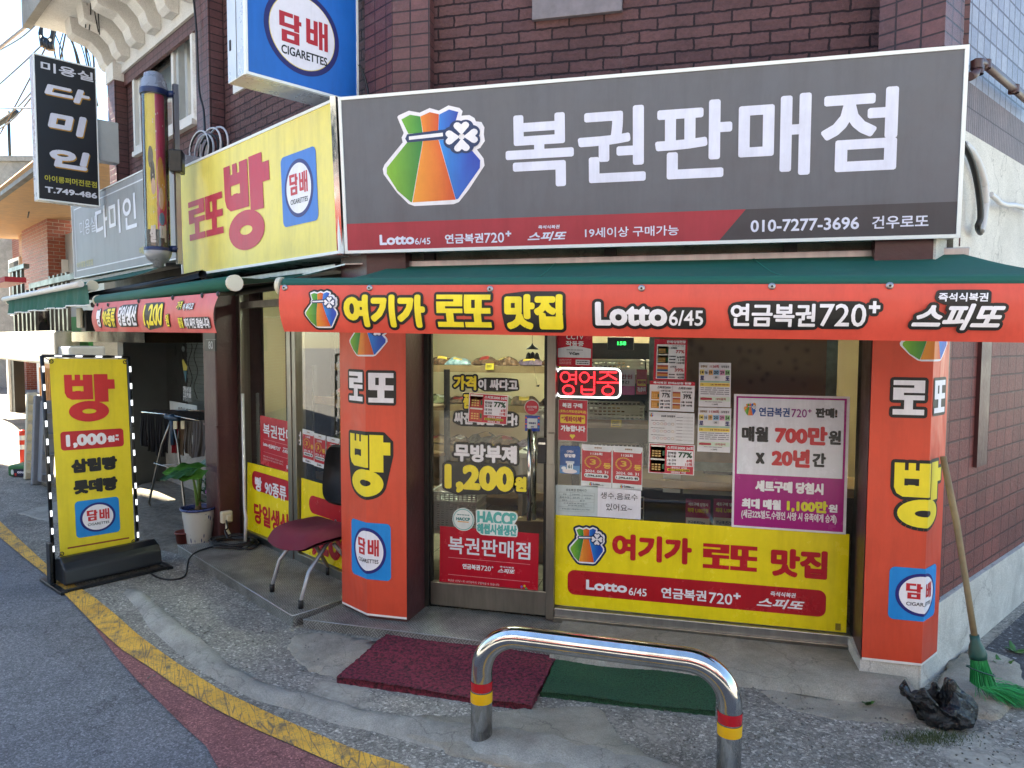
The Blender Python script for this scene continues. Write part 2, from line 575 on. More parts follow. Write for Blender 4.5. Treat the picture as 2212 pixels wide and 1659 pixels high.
WHITE, YEL, RED, BLK = '#ecebf2', '#efdc1e', '#c31f2b', '#15161a'
def bag(pr, fr, u0, v0, u1, v1, white=True, outline=False, lay=2, base=0.0):
    X0, X1, Y0, Y1 = 1107., 1970., 1790., 890.
    m = lambda q: [(u0 + (x - X0) / (X1 - X0) * (u1 - u0), v0 + (y - Y0) / (Y1 - Y0) * (v1 - v0)) for x, y in q]
    out = [(1250, 960), (1262, 945), (1350, 910), (1440, 935), (1525, 900), (1600, 930), (1680, 890), (1770, 920), (1795, 950), (1785, 990), (1850, 990), (1890, 1020),
           (1900, 1050), (1945, 1060), (1968, 1110), (1962, 1170), (1969, 1230), (1930, 1290), (1903, 1302), (1955, 1385), (1962, 1450), (1830, 1659), (1745, 1770),
           (1700, 1788), (1370, 1790), (1320, 1768), (1225, 1659), (1115, 1480), (1109, 1430), (1125, 1390), (1288, 1195), (1281, 1150), (1300, 1110)]
    o = m(out)[::-1]
    if outline:
        t = [list(q) for q in tessellate_polygon([[V((x, y, 0)) for x, y in o]])]
        k = (v1 - v0)
        sv = [(x * fr.lu, y * fr.lw) for x, y in o]
        a, b = stroke(sv, t, .055 * k * fr.lw)
        pr.add(fr, [(x / fr.lu, y / fr.lw) for x, y in a], b, outline, lay - 1, base)
    if white: pr.poly(fr, o, WHITE, lay, base)
    def panel(pts, ca, cb, xa, xb):
        A, B = C(ca), C(cb)
        ua, ub = m([(xa, 0)])[0][0], m([(xb, 0)])[0][0]
        def f(u, v):
            k = max(0, min(1, (u - ua) / (ub - ua)))
            return tuple(A[i] + (B[i] - A[i]) * k for i in range(3)) + (1,)
        pr.poly(fr, m(pts)[::-1], f, lay + 1, base)
    panel([(1285, 985), (1360, 948), (1445, 970), (1460, 1120), (1340, 1120)], '#6fb238', '#2f8a3e', 1290, 1455)
    panel([(1330, 1195), (1458, 1195), (1350, 1755), (1340, 1752), (1230, 1640), (1142, 1475), (1146, 1420)], '#85bb36', '#1f7a3c', 1150, 1430)
    panel([(1447, 970), (1525, 938), (1600, 962), (1590, 1110), (1464, 1116)], '#e98a2c', '#c84a26', 1450, 1595)
    panel([(1462, 1195), (1590, 1195), (1718, 1748), (1356, 1755)], '#e89a35', '#cf4c28', 1400, 1640)
    panel([(1603, 965), (1685, 928), (1760, 955), (1735, 1040), (1690, 1105), (1592, 1110)], '#2f7fd6', '#2143a8', 1600, 1740)
    panel([(1595, 1195), (1690, 1190), (1860, 1305), (1928, 1400), (1924, 1470), (1738, 1742), (1720, 1745)], '#2b8fe0', '#1d45b0', 1600, 1800)
    def disc(cx, cy, r, col, l):
        q = m([(cx + r * cos(2 * pi * i / 20), cy + r * sin(2 * pi * i / 20)) for i in range(20)])
        pr.add(fr, q, [list(range(20))], col, l, base)
    NV = '#1d3763'
    pr.poly(fr, m([(1330, 1125), (1690, 1100), (1690, 1190), (1330, 1200), (1312, 1165)])[::-1], NV, lay + 2, base)
    for i, (dx, dy) in enumerate(((0, -78), (78, 0), (0, 78), (-78, 0))):
        for sg in (-1, 1):
            ox, oy = (dx + sg * 33, dy * 1.08) if dx == 0 else (dx * 1.08, dy + sg * 33)
            disc(1783 + ox, 1180 + oy, 66, NV, lay + 3 + .1 * (2 * i + (sg > 0)))
    pr.poly(fr, m([(1345, 1146), (1630, 1132), (1630, 1165), (1345, 1178)])[::-1], WHITE, lay + 3.3, base)
    for dx, dy in ((0, -1), (1, 0), (0, 1), (-1, 0)):
        q = [(0, -14)] + [(68 * a, -14 - 92 * b) for a, b in ((-.55, .5), (-.85, .75), (-.95, .95), (-.85, 1.15), (-.6, 1.28), (-.3, 1.25), (0, 1.05), (.3, 1.25), (.6, 1.28), (.85, 1.15), (.95, .95), (.85, .75), (.55, .5))]
        rotq = [((-dy) * x - dx * y, (-dy) * y + dx * x) for x, y in q] if dx == 0 else [(-y * dx, x * dx) for x, y in q]
        pr.poly(fr, m([(1783 + x, 1180 + y) for x, y in rotq]), WHITE, lay + 4.2, base)

def cig(pr, fr, u0, v0, u1, v1, lay=2, base=0.0, blue='#0f86d2', ring_only=False):
    w, h = u1 - u0, v1 - v0
    X, Y = lambda a: u0 + w * a, lambda a: v0 + h * a
    if not ring_only: pr.rrect(fr, u0, v0, u1, v1, .09 * w * fr.lu, blue, lay, base)
    pr.ell(fr, X(.5), Y(.5), .405 * w, .405 * h, '#1c1a72', lay + 1, base)
    pr.ell(fr, X(.5), Y(.5), .35 * w, .35 * h, '#edecf3', lay + 2, base)
    pr.text(fr, '담', X(.25), Y(.42), X(.49), Y(.71), '#c4202c', lay=lay + 2, base=base, heavy=True)
    pr.text(fr, '배', X(.53), Y(.42), X(.76), Y(.71), '#c4202c', lay=lay + 2, base=base, heavy=True)
    pr.text(fr, 'CIGARETTES', X(.26), Y(.29), X(.75), Y(.36), '#15151c', w=.02, lay=lay + 2, base=base)

def lotto(pr, fr, box1, box2, col=WHITE, ol=0, lay=2, base=0.0):
    pr.text(fr, 'Lotto', *box1, col, w=.06, ol=ol, lay=lay, base=base)
    k = (box1[3] - box1[1]) / (box2[3] - box2[1]) if ol else 1
    pr.text(fr, '6/45', *box2, col, w=.02, ol=ol * k, lay=lay, base=base)
def pension(pr, fr, b1, b2, b3, col=WHITE, col2=None, ol=0, lay=2, base=0.0, w=.03):
    pr.text(fr, '연금복권', *b1, col, w=w, ol=ol, lay=lay, base=base)
    pr.text(fr, '720', *b2, col2 or col, w=.015, ol=ol * .95, lay=lay, base=base)
    k = (b1[3] - b1[1]) / (b3[3] - b3[1]) if ol else 1
    u0, v0, u1, v1 = b3
    a = .3
    ps = [R_(u0 + (u1 - u0) * (.5 - a / 2), v0, u0 + (u1 - u0) * (.5 + a / 2), v1), R_(u0, v0 + (v1 - v0) * (.5 - a / 2), u1, v0 + (v1 - v0) * (.5 + a / 2))]
    vs, fs = union([(x * fr.lu, y * fr.lw) for q in ps for x, y in q], [[0, 1, 2, 3], [4, 5, 6, 7]])
    bk = lambda q: [(x / fr.lu, y / fr.lw) for x, y in q]
    if ol:
        a_, b_ = stroke(vs, fs, ol * (b1[3] - b1[1]) * fr.lw)
        pr.add(fr, bk(a_), b_, '#111111', lay, base)
    pr.add(fr, bk(vs), fs, col2 or col, lay + 1, base)
def speedo(pr, fr, b1, b2, col=WHITE, ol=0, lay=2, base=0.0):
    k = (b2[3] - b2[1]) / (b1[3] - b1[1])
    pr.text(fr, '즉석식복권', *b1, col, w=.03, ol=ol * k, lay=lay, base=base, slant=.1)
    pr.text(fr, '스피또', *b2, col, w=.04, ol=ol, lay=lay + 2 if ol else lay, base=base, slant=.3)

def pieces(name, mbs, mats, parent, **k):
    return [build(name, m, mats, parent, **k) for m in mbs]
# ------------------------------------------------------------------ materials of the setting
def asphalt(name, c0, c1, speck, sc=95, bump=.5, patch=None):
    t = NT(name)
    co_ = t.co('Object')
    n1 = t.noise(1.3, 6, .7, co_)
    base = t.ramp(n1, [(.3, C(c0)), (.7, C(c1))])
    vo = t.n('TexVoronoi', Scale=sc)
    t.l(co_, vo.inputs['Vector'])
    sep = t.n('SeparateColor')
    t.l(vo.outputs['Color'], sep.inputs[0])
    sp = t.ramp(sep.outputs[0], [(0, G3(.62)), (.5, G3(.88)), (.8, G3(1.15)), (.93, G3(1.45)), (1, G3(speck))])
    col = t.mix(1, base, sp, 'MULTIPLY')
    n2 = t.ramp(t.noise(sc * 2.2, 2, .6, co_), [(.3, G3(.55)), (.7, G3(1.35))])
    col = t.mix(1, col, n2, 'MULTIPLY')
    if patch:
        pm = t.ramp(t.noise(patch[1], 7, .72, co_, .6), [(patch[2], G3(0)), (patch[2] + .06, G3(1))])
        col = t.mix(pm, col, t.ramp(t.noise(30, 5, .7, co_), [(.3, C(patch[0])), (.75, C(patch[3]))]))
        st = t.ramp(t.noise(2.1, 6, .75, co_, 1.2), [(.35, G3(.68)), (.52, G3(1))])
        col = t.mix(1, col, st, 'MULTIPLY')
    # hairline cracks, old spots and drips
    vo2 = t.n('TexVoronoi', _feature='DISTANCE_TO_EDGE', Scale=1.15)
    nz = t.n('TexNoise', Scale=4.0, Detail=6.0)
    t.l(co_, nz.inputs['Vector'])
    wp = t.mix(.35, co_, nz.outputs['Color'], 'LINEAR_LIGHT')
    t.l(wp, vo2.inputs['Vector'])
    ck = t.ramp(vo2.outputs[0], [(0, G3(.5)), (.006, G3(.85)), (.014, G3(1))])
    col = t.mix(.8, col, ck, 'MULTIPLY')
    vo3 = t.n('TexVoronoi', Scale=5.5)
    t.l(co_, vo3.inputs['Vector'])
    col = t.mix(.6, col, t.ramp(vo3.outputs['Distance'], [(.03, G3(.55)), (.065, G3(1))]), 'MULTIPLY')
    col = t.mix(1, col, t.ramp(t.noise(.9, 7, .8, co_, 1.5), [(.36, G3(.8)), (.5, G3(1)), (.66, G3(1.1))]), 'MULTIPLY')
    t.l(col, t.b.inputs['Base Color'])
    t.b.inputs['Roughness'].default_value = .8
    t.b.inputs['Specular IOR Level'].default_value = .3
    t.bump(sep.outputs[0], bump, .006)
    MATS[name] = t.m
    return t.m

def concrete(name, c0, c1, sc=7, bump=.4, stain=.5, rough=.85, crack=True):
    t = NT(name)
    co_ = t.co('Object')
    col = t.ramp(t.noise(sc, 8, .72, co_, .3), [(.28, C(c0)), (.72, C(c1))])
    st = t.ramp(t.noise(1.9, 6, .75, co_, 1.0), [(.34, G3(1 - stain)), (.58, G3(1))])
    col = t.mix(1, col, st, 'MULTIPLY')
    fine = t.noise(170, 3, .7, co_)
    col = t.mix(1, col, t.ramp(fine, [(.3, G3(.7)), (.7, G3(1.15))]), 'MULTIPLY')
    if crack:
        vo = t.n('TexVoronoi', _feature='DISTANCE_TO_EDGE', Scale=1.6)
        wp = t.n('VectorMath', _operation='ADD')
        nz = t.n('TexNoise', Scale=5.0, Detail=5.0)
        t.l(co_, nz.inputs['Vector'])
        t.l(co_, wp.inputs[0])
        sc_ = t.n('VectorMath', _operation='SCALE')
        sc_.inputs['Scale'].default_value = .35
        t.l(nz.outputs['Color'], sc_.inputs[0])
        t.l(sc_.outputs[0], wp.inputs[1])
        t.l(wp.outputs[0], vo.inputs['Vector'])
        ck = t.ramp(vo.outputs[0], [(0, G3(.62)), (.005, G3(.93)), (.011, G3(1))])
        col = t.mix(1, col, ck, 'MULTIPLY')
    t.l(col, t.b.inputs['Base Color'])
    t.b.inputs['Roughness'].default_value = rough
    t.b.inputs['Specular IOR Level'].default_value = .25
    t.bump(t.noise(60, 6, .75, co_), bump, .012)
    MATS[name] = t.m
    return t.m

def brick(name, c0, c1, mortar, bw, rh, ms, off=.5, rough=.55, bump=1.0, wob=.006, depth=.012, spec=.4):
    t = NT(name)
    uv = t.n('TexCoord').outputs['UV']
    nz = t.n('TexNoise', Scale=22.0, Detail=4.0, Roughness=.65)
    t.l(uv, nz.inputs['Vector'])
    sub = t.n('VectorMath', _operation='SUBTRACT')
    t.l(nz.outputs['Color'], sub.inputs[0])
    sub.inputs[1].default_value = (.5, .5, .5)
    sc = t.n('VectorMath', _operation='SCALE')
    sc.inputs['Scale'].default_value = wob
    t.l(sub.outputs[0], sc.inputs[0])
    ad = t.n('VectorMath', _operation='ADD')
    t.l(uv, ad.inputs[0]); t.l(sc.outputs[0], ad.inputs[1])
    b = t.t.nodes.new('ShaderNodeTexBrick')
    b.offset = off
    for k, v in (('Scale', 1), ('Mortar Size', ms), ('Mortar Smooth', .25), ('Bias', 0), ('Brick Width', bw), ('Row Height', rh)): b.inputs[k].default_value = v
    b.inputs['Color1'].default_value, b.inputs['Color2'].default_value, b.inputs['Mortar'].default_value = C(c0), C(c1), C(mortar)
    t.l(ad.outputs[0], b.inputs['Vector'])
    co_ = t.co('Object')
    v = t.ramp(t.noise(3, 7, .7, co_), [(.3, G3(.72)), (.7, G3(1.2))])
    col = t.mix(1, b.outputs[0], v, 'MULTIPLY')
    g = t.ramp(t.noise(45, 5, .7, uv), [(.3, G3(.78)), (.7, G3(1.18))])
    col = t.mix(1, col, g, 'MULTIPLY')
    salt = t.ramp(t.noise(2.6, 9, .8, co_, .8), [(.58, G3(0)), (.75, G3(.28))])
    col = t.mix(salt, col, C('#9a8d88'))
    t.l(col, t.b.inputs['Base Color'])
    t.b.inputs['Roughness'].default_value = rough
    t.b.inputs['Specular IOR Level'].default_value = spec
    inv = t.n('Math', _operation='SUBTRACT')
    inv.inputs[0].default_value = 1
    t.l(b.outputs['Fac'], inv.inputs[1])
    h = t.n('Math', _operation='MULTIPLY_ADD')
    t.l(t.noise(38, 6, .75, uv), h.inputs[0])
    h.inputs[1].default_value = .45
    t.l(inv.outputs[0], h.inputs[2])
    t.bump(h.outputs[0], bump, depth)
    MATS[name] = t.m
    return t.m

asphalt('road_asphalt', '#6d6d6f', '#787879', 1.7, 150)
asphalt('apron_asphalt', '#88847b', '#9c978d', 2.1, 105, .9, ('#938e83', 1.1, .55, '#b5afa1'))
asphalt('alley_asphalt', '#4c4c4e', '#5c5c5e', 4, 80, .8)
asphalt('red_asphalt', '#835553', '#93635f', 1.8, 150, .5)
concrete('kerb_concrete', '#959289', '#b6b2a7', 6, .6, .35)
concrete('ledge_concrete', '#8f8a7d', '#b5ae9f', 5, .6, .32)
concrete('lintel_concrete', '#716d62', '#8f8a7c', 5, .3, .5)
concrete('white_plaster', '#d2cfc6', '#e6e3da', 4, .5, .12)
concrete('white_stucco', '#d6d5d0', '#e8e7e2', 3, .3, .12, .85, False)
concrete('plinth_paint', '#c2c0b8', '#dcdad2', 5, .5, .25)
concrete('far_concrete', '#8b8a84', '#a3a19a', 2, .3, .3)
concrete('pebble_concrete', '#5f5a52', '#979083', 22, 1.0, .45)
brick('maroon_brick', '#624443', '#704f4d', '#2e1b1c', .19, .0625, .006, wob=.02, depth=.05)  # joints share the wall paint; their shade is put into a darker mortar colour
brick('maroon_stack', '#5d3b3a', '#674240', '#2c1a1c', .112, .0665, .0045, off=0, wob=.003, rough=.42, spec=.5)  # joint shade put into the mortar colour here too
brick('alley_brick', '#6a3430', '#763d38', '#4a221f', .16, .105, .006, off=0, wob=.008, depth=.015)
brick('pale_tile', '#7f7d87', '#94929a', '#4a3638', .1, .1, .006, off=0, wob=.002, rough=.35, depth=.006)
brick('soldier_tile', '#6b5a58', '#776462', '#3c2a2b', .03, .4, .004, off=0, wob=.002, depth=.006)
brick('orange_brick', '#8a4632', '#9a523b', '#a59a8c', .2, .07, .006, wob=.003)
brick('far_brick', '#a4713f', '#b98550', '#8a6c4a', .09, .05, .004, wob=.01)
brick('floor_tile', '#a39a84', '#aaa18c', '#6f6858', .45, .45, .004, off=0, wob=0, rough=.25, bump=.2)

def plate_mat():
    t = NT('diamond_plate')
    uv = t.n('TexCoord').outputs['UV']
    mp = t.n('Mapping')
    mp.inputs['Rotation'].default_value = (0, 0, rad(45))
    t.l(uv, mp.inputs[0])
    ck = t.n('TexChecker', Scale=28.0)
    t.l(mp.outputs[0], ck.inputs['Vector'])
    ck.inputs['Color1'].default_value, ck.inputs['Color2'].default_value = G3(1), G3(0)
    hs = []
    for ax in ('X', 'Y'):
        w = t.n('TexWave', _bands_direction=ax, Scale=24.0)
        t.l(mp.outputs[0], w.inputs['Vector'])
        hs.append(t.ramp(w.outputs[1], [(.55, G3(0)), (.8, G3(1))]))
    h = t.mix(ck.outputs[0], hs[0], hs[1])
    n = t.noise(4, 6, .7, t.co('Object'))
    c = t.ramp(n, [(.3, C('#6a6a67')), (.7, C('#9c9c97'))])
    c = t.mix(1, c, t.ramp(h, [(0, G3(.72)), (1, G3(1.5))]), 'MULTIPLY')  # steel highlights on the raised bars painted into the base colour
    t.l(c, t.b.inputs['Base Color'])
    t.b.inputs['Metallic'].default_value = .55
    t.l(t.ramp(n, [(.3, G3(.62)), (.7, G3(.42))]), t.b.inputs['Roughness'])
    t.bump(h, 1.0, .008)
    MATS['diamond_plate'] = t.m
plate_mat()

def steel(name, c, rough, streak=0):
    t = NT(name)
    t.b.inputs['Metallic'].default_value = 1
    n = t.noise(3, 6, .7, t.co('Object', (6, 6, .8)))
    t.l(t.mix(1, C(c), t.ramp(n, [(.3, G3(.75)), (.65, G3(1.05))]), 'MULTIPLY'), t.b.inputs['Base Color'])
    n2 = t.noise(14, 5, .7, t.co('Object', (2, 2, .7)))
    t.l(t.ramp(n2, [(.35, G3(rough)), (.75, G3(rough + streak))]), t.b.inputs['Roughness'])
    MATS[name] = t.m
steel('chrome', '#c9c7c4', .05, .16)
steel('brushed_steel', '#8f8b83', .3, .15)
steel('alu', '#a9a9aa', .34, .15)
steel('post_steel', '#b5b3af', .12, .12)

def yellow_line():
    t = NT('yellow_road_paint')
    uv = t.n('TexCoord').outputs['UV']
    co_ = t.co('Object')
    mp = t.n('Mapping')
    mp.inputs['Scale'].default_value = (24, 4, 1)
    t.l(uv, mp.inputs[0])
    nz = t.n('TexNoise', Scale=6.0, Detail=4.0)
    t.l(uv, nz.inputs['Vector'])
    ad = t.mix(.12, mp.outputs[0], nz.outputs['Color'], 'LINEAR_LIGHT')
    vo = t.n('TexVoronoi', _feature='DISTANCE_TO_EDGE', Scale=1.0)
    t.l(ad, vo.inputs['Vector'])
    ck = t.ramp(vo.outputs[0], [(0, G3(.1)), (.018, G3(.5)), (.04, G3(1))])
    wear = t.ramp(t.noise(9, 8, .78, co_, .5), [(.36, G3(.1)), (.5, G3(1))])
    fine = t.ramp(t.noise(75, 4, .7, co_), [(.33, G3(.25)), (.45, G3(1))])
    f = t.mix(1, t.mix(1, ck, wear, 'MULTIPLY'), fine, 'MULTIPLY')
    paint = t.ramp(t.noise(5, 5, .6, co_), [(.3, C('#cf9a34')), (.7, C('#eab648'))])
    t.l(t.mix(f, C('#57544e'), paint), t.b.inputs['Base Color'])
    t.b.inputs['Roughness'].default_value = .7
    t.bump(f, .5, .004)
    MATS['yellow_road_paint'] = t.m
yellow_line()

def glass_mat(name, tint, boost=1.0, haze=0):
    t = NT(name)
    tr = t.n('BsdfTransparent')
    tr.inputs[0].default_value = (*tint, 1)
    gl = t.n('BsdfGlossy', Roughness=0.0)
    fr = t.n('Fresnel', IOR=1.5)
    mu = t.n('Math', _operation='MULTIPLY', _use_clamp=True)
    t.l(fr.outputs[0], mu.inputs[0])
    mu.inputs[1].default_value = boost
    mx = t.n('MixShader')
    t.l(mu.outputs[0], mx.inputs[0]); t.l(tr.outputs[0], mx.inputs[1]); t.l(gl.outputs[0], mx.inputs[2])
    last = mx.outputs[0]
    if haze:
        df = t.n('BsdfDiffuse')
        df.inputs[0].default_value = (.75, .76, .74, 1)
        m2 = t.n('MixShader')
        m2.inputs[0].default_value = haze
        t.l(last, m2.inputs[1]); t.l(df.outputs[0], m2.inputs[2])
        last = m2.outputs[0]
    t.l(last, t.out.inputs['Surface'])
    MATS[name] = t.m
glass_mat('shop_glass', (.93, .95, .93), 1.5, .012)
glass_mat('clear_tube', (.97, .98, .98), 1.4, .03)

def matpile(name, c0, c1, sc):
    t = NT(name)
    co_ = t.co('Object')
    n = t.noise(sc, 3, .7, co_)
    t.l(t.ramp(n, [(.35, C(c0)), (.62, C(c1))]), t.b.inputs['Base Color'])
    t.b.inputs['Roughness'].default_value = .9
    t.bump(n, 1.0, .012)
    MATS[name] = t.m
matpile('red_loop', '#240b13', '#85283f', 62)
matpile('green_turf', '#143722', '#2f6440', 160)

M('sign_white', '#e6ebe9', .35)
M('sign_side', '#c9ccce', .3, .3, var=.1)
M('black_metal', '#17181b', .35, .2, var=.2)
M('black_plastic', '#15171d', .42, var=.15)
M('black_rubber', '#141414', .6)
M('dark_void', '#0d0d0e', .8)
M('dark_frame', '#24221f', .5, .3, var=.2)
M('maroon_paint', '#4a2a2c', .42, var=.25, vs=5, bump=.25, bs=30)
M('green_fabric', '#145748', .75, var=.14, vs=3, bump=.12, bs=300)
M('green_fabric_dark', '#0c3b33', .8)
M('white_trim', '#d9d9d4', .5, var=.08)
M('ivory_plastic', '#cfcab4', .45, var=.08)
M('grey_plastic', '#7d8086', .5, var=.1)
M('grey_paint', '#8b8f92', .45, var=.15)
M('pale_grey_paint', '#a8adac', .45, var=.12)
M('interior_wall', '#b8aa88', .7, var=.08, vs=2)
M('interior_ceiling', '#b4b09f', .8)
M('wood_shelf', '#8d7350', .5, var=.25, vs=9)
M('wood_counter', '#a5895f', .45, var=.2, vs=12)
M('dark_shelf', '#22211f', .5)
M('brown_board', '#5b4937', .75, var=.15, vs=12)
M('led_white', '#f2f5ff', .4, emit=.16)
M('neon_red', '#ff1f2a', .4, emit=.55)
M('neon_white', '#f2f3ff', .4, emit=.4)
M('lamp_teal', '#eaf6e6', .4, emit=13.0)
M('fill_lamp_warm', '#fff0d6', .4, emit=12.0)
M('digit_green', '#39ff6a', .4, emit=.3)
M('wire_black', '#17181a', .5)
M('wire_grey', '#8c9096', .5)
M('wire_white', '#c8c9cb', .5)
M('conduit_brown', '#4a2f2e', .45, var=.2)

# ------------------------------------------------------------------ ground
def sheet(name, pts, mat, z=0.0, uv=None, kind='structure'):
    mb = MB()
    t = tessellate_polygon([[V((p[0], p[1], 0)) for p in pts]])
    vs = [V((p[0], p[1], z)) for p in pts]
    F = []
    for q in t:
        n = (vs[q[1]] - vs[q[0]]).cross(vs[q[2]] - vs[q[0]])
        F.append(list(q) if n.z > 0 else list(q)[::-1])
    mb.mesh(vs, F)
    return build(name, mb, mat, kind=kind)
g2 = lambda pts, z=0.0: [tuple(gz(x, y, z)) for x, y in pts]

mb = MB()
mb.face([(-150, -150, 0), (150, -150, 0), (150, 150, 0), (-150, 150, 0)])
build('road', mb, MATS['road_asphalt'], kind='structure')

YL = [(-260, 1035), (-120, 1085), (0, 1163), (50, 1205), (99, 1244), (150, 1297), (207, 1356), (262, 1406), (325, 1446), (400, 1499), (475, 1541), (553, 1580), (648, 1621), (703, 1646), (733, 1659), (900, 1730), (1150, 1815), (1500, 1900)]
YR = [(-260, 1012), (-120, 1058), (0, 1128), (60, 1184), (125, 1244), (197, 1288), (250, 1331), (300, 1376), (375, 1431), (475, 1494), (553, 1531), (603, 1554), (683, 1589), (768, 1624), (873, 1658), (1000, 1705), (1200, 1770), (1500, 1845)]
# resample both edges alike
def resample(pts, n):
    P = [V(p) for p in pts]
    L = [0]
    for a, b in zip(P, P[1:]): L.append(L[-1] + (b - a).length)
    o = []
    for i in range(n):
        s = L[-1] * i / (n - 1)
        k = max(j for j in range(len(L)) if L[j] <= s + 1e-9)
        k = min(k, len(P) - 2)
        o.append(P[k] + (P[k + 1] - P[k]) * ((s - L[k]) / (L[k + 1] - L[k])))
    return o
NY = 90
el, er = resample(g2(YL), NY), resample(g2(YR), NY)
mb = MB()
run = 0
for i in range(NY - 1):
    d = (el[i + 1] - el[i]).length
    q = []
    cells = 4
    for j in range(cells):
        pts = [el[i].lerp(er[i], j / cells), el[i].lerp(er[i], (j + 1) / cells), el[i + 1].lerp(er[i + 1], (j + 1) / cells), el[i + 1].lerp(er[i + 1], j / cells)]
        jit = lambda p, k, a: p + V((0, 0, .010))
        mb.face([p + V((0, 0, .010)) for p in pts][::-1], 0, [(run, j * .04), (run, (j + 1) * .04), (run + d, (j + 1) * .04), (run + d, j * .04)][::-1])
    run += d
build('yellow_line', mb, MATS['yellow_road_paint'], kind='structure')

RP = [(207, 1361), (250, 1419), (300, 1476), (350, 1524), (400, 1574), (445, 1614), (470, 1659), (520, 1760), (640, 1800)]
kx = lambda px, py: min(range(NY), key=lambda i: (el[i] - gz(px, py)).length)
KS, KE = kx(207, 1356), kx(900, 1730)
sheet('red_road_surface', g2(RP) + [tuple(p) for p in reversed(el[KS:KE])], MATS['red_asphalt'], .006)

# apron between road line and the shops (older, rougher asphalt)
ap = [tuple(er[i]) for i in range(0, NY, 2)] + [(12, .5), (14, 30), (-40, 30), (-40, 16)]
sheet('apron', ap, MATS['apron_asphalt'], .004)

# kerb: a rounded concrete swelling that follows the line
KL = [(244, 1285), (262, 1278), (300, 1319), (322, 1357), (390, 1417), (450, 1462), (553, 1515), (665, 1544), (728, 1567), (800, 1580), (853, 1594), (928, 1617), (1028, 1644), (1106, 1659), (1300, 1705), (1600, 1760)]
KR = [(262, 1272), (300, 1266), (350, 1309), (400, 1349), (462, 1394), (497, 1432), (553, 1459), (660, 1494), (703, 1500), (778, 1522), (853, 1537), (930, 1548), (1060, 1556), (1180, 1575), (1330, 1610), (1640, 1690)]
kl, kr = resample(g2(KL), 80), resample(g2(KR, .03), 80)
mb = MB()
prof = [(-.12, -.012), (0, .006), (.12, .014), (.3, .027), (.5, .034), (.72, .032), (.9, .022), (1, .01), (1.12, -.012)]
vs, fs = [], []
for i in range(80):
    f = min(1, i / 5)
    wob = .006 * sin(i * 1.7) + .005 * sin(i * .63)
    for a, h in prof:
        p = kl[i].lerp(V((kr[i].x, kr[i].y, 0)), a)
        vs.append((p.x, p.y, h * (.25 + .75 * f) + (wob * f if 0 < a < 1 else 0)))
n = len(prof)
for i in range(79):
    for j in range(n - 1): fs.append([i * n + j, i * n + j + 1, (i + 1) * n + j + 1, (i + 1) * n + j][::-1])
mb.mesh(vs, fs, 0, True)
build('kerb', mb, MATS['kerb_concrete'], kind='structure')

def slab(name, px, h, mat, z=0.0, jit=.012):
    P = [V(p) for p in g2(px, z)]
    P = resample([tuple(p) for p in P] + [tuple(P[0])], 46)[:-1]
    c = sum(P, V((0, 0, 0))) / len(P)
    mb = MB()
    rings = []
    for k, (s, dz) in enumerate(((1.03, -.006), (1.0, h * .55), (.95, h * .92), (.6, h), (0, h * 1.05))):
        if s == 0: rings.append([c + V((0, 0, dz))]); continue
        rings.append([c + (p - c) * s + V((random.uniform(-jit, jit), random.uniform(-jit, jit), dz)) for p in P])
    vs = [q for r in rings for q in r]
    fs, m = [], len(P)
    for k in range(3):
        for j in range(m):
            fs.append([k * m + j, k * m + (j + 1) % m, (k + 1) * m + (j + 1) % m, (k + 1) * m + j])
    for j in range(m): fs.append([3 * m + j, 3 * m + (j + 1) % m, 4 * m])
    up_ = (vs[fs[-1][1]] - vs[fs[-1][0]]).cross(vs[fs[-1][2]] - vs[fs[-1][0]]).z > 0
    mb.mesh(vs, fs if up_ else [f[::-1] for f in fs], 0, True)
    return build(name, mb, mat, kind='structure')
slab('concrete_patch', [(820, 1576), (885, 1552), (1010, 1552), (1146, 1534), (1301, 1532), (1318, 1559), (1343, 1604), (1381, 1622), (1430, 1662), (1480, 1720), (1300, 1720), (1106, 1664), (1000, 1640), (900, 1606)], .018, MATS['ledge_concrete'])
slab('concrete_patch', [(620, 1396), (640, 1372), (700, 1366), (840, 1392), (860, 1420), (800, 1455), (735, 1470), (670, 1452), (630, 1420)], .007, MATS['ledge_concrete'])
slab('concrete_patch', [(1640, 1495), (1750, 1482), (1900, 1498), (2000, 1530), (1960, 1566), (1800, 1556), (1690, 1530)], .006, MATS['ledge_concrete'])
slab('concrete_patch', [(2050, 1440), (2110, 1405), (2200, 1440), (2215, 1500), (2150, 1560), (2075, 1545), (2020, 1500)], .035, MATS['ledge_concrete'])
slab('concrete_patch', [(40, 1110), (130, 1082), (245, 1078), (250, 1100), (190, 1128), (110, 1130)], .012, MATS['kerb_concrete'])
slab('pebble_floor', [(290, 1150), (300, 1050), (420, 1020), (560, 1075), (500, 1180), (420, 1200), (330, 1185)], .03, MATS['pebble_concrete'])
# dark alley surface to the right
P0, P1 = RF.p(.35, 0, .06), RF.p(9, 0, .06)
sheet('alley', [(P0.x, P0.y), (P1.x, P1.y), (14, 11), (9, 2.5), (2.2, 3.2)], MATS['alley_asphalt'], .009)

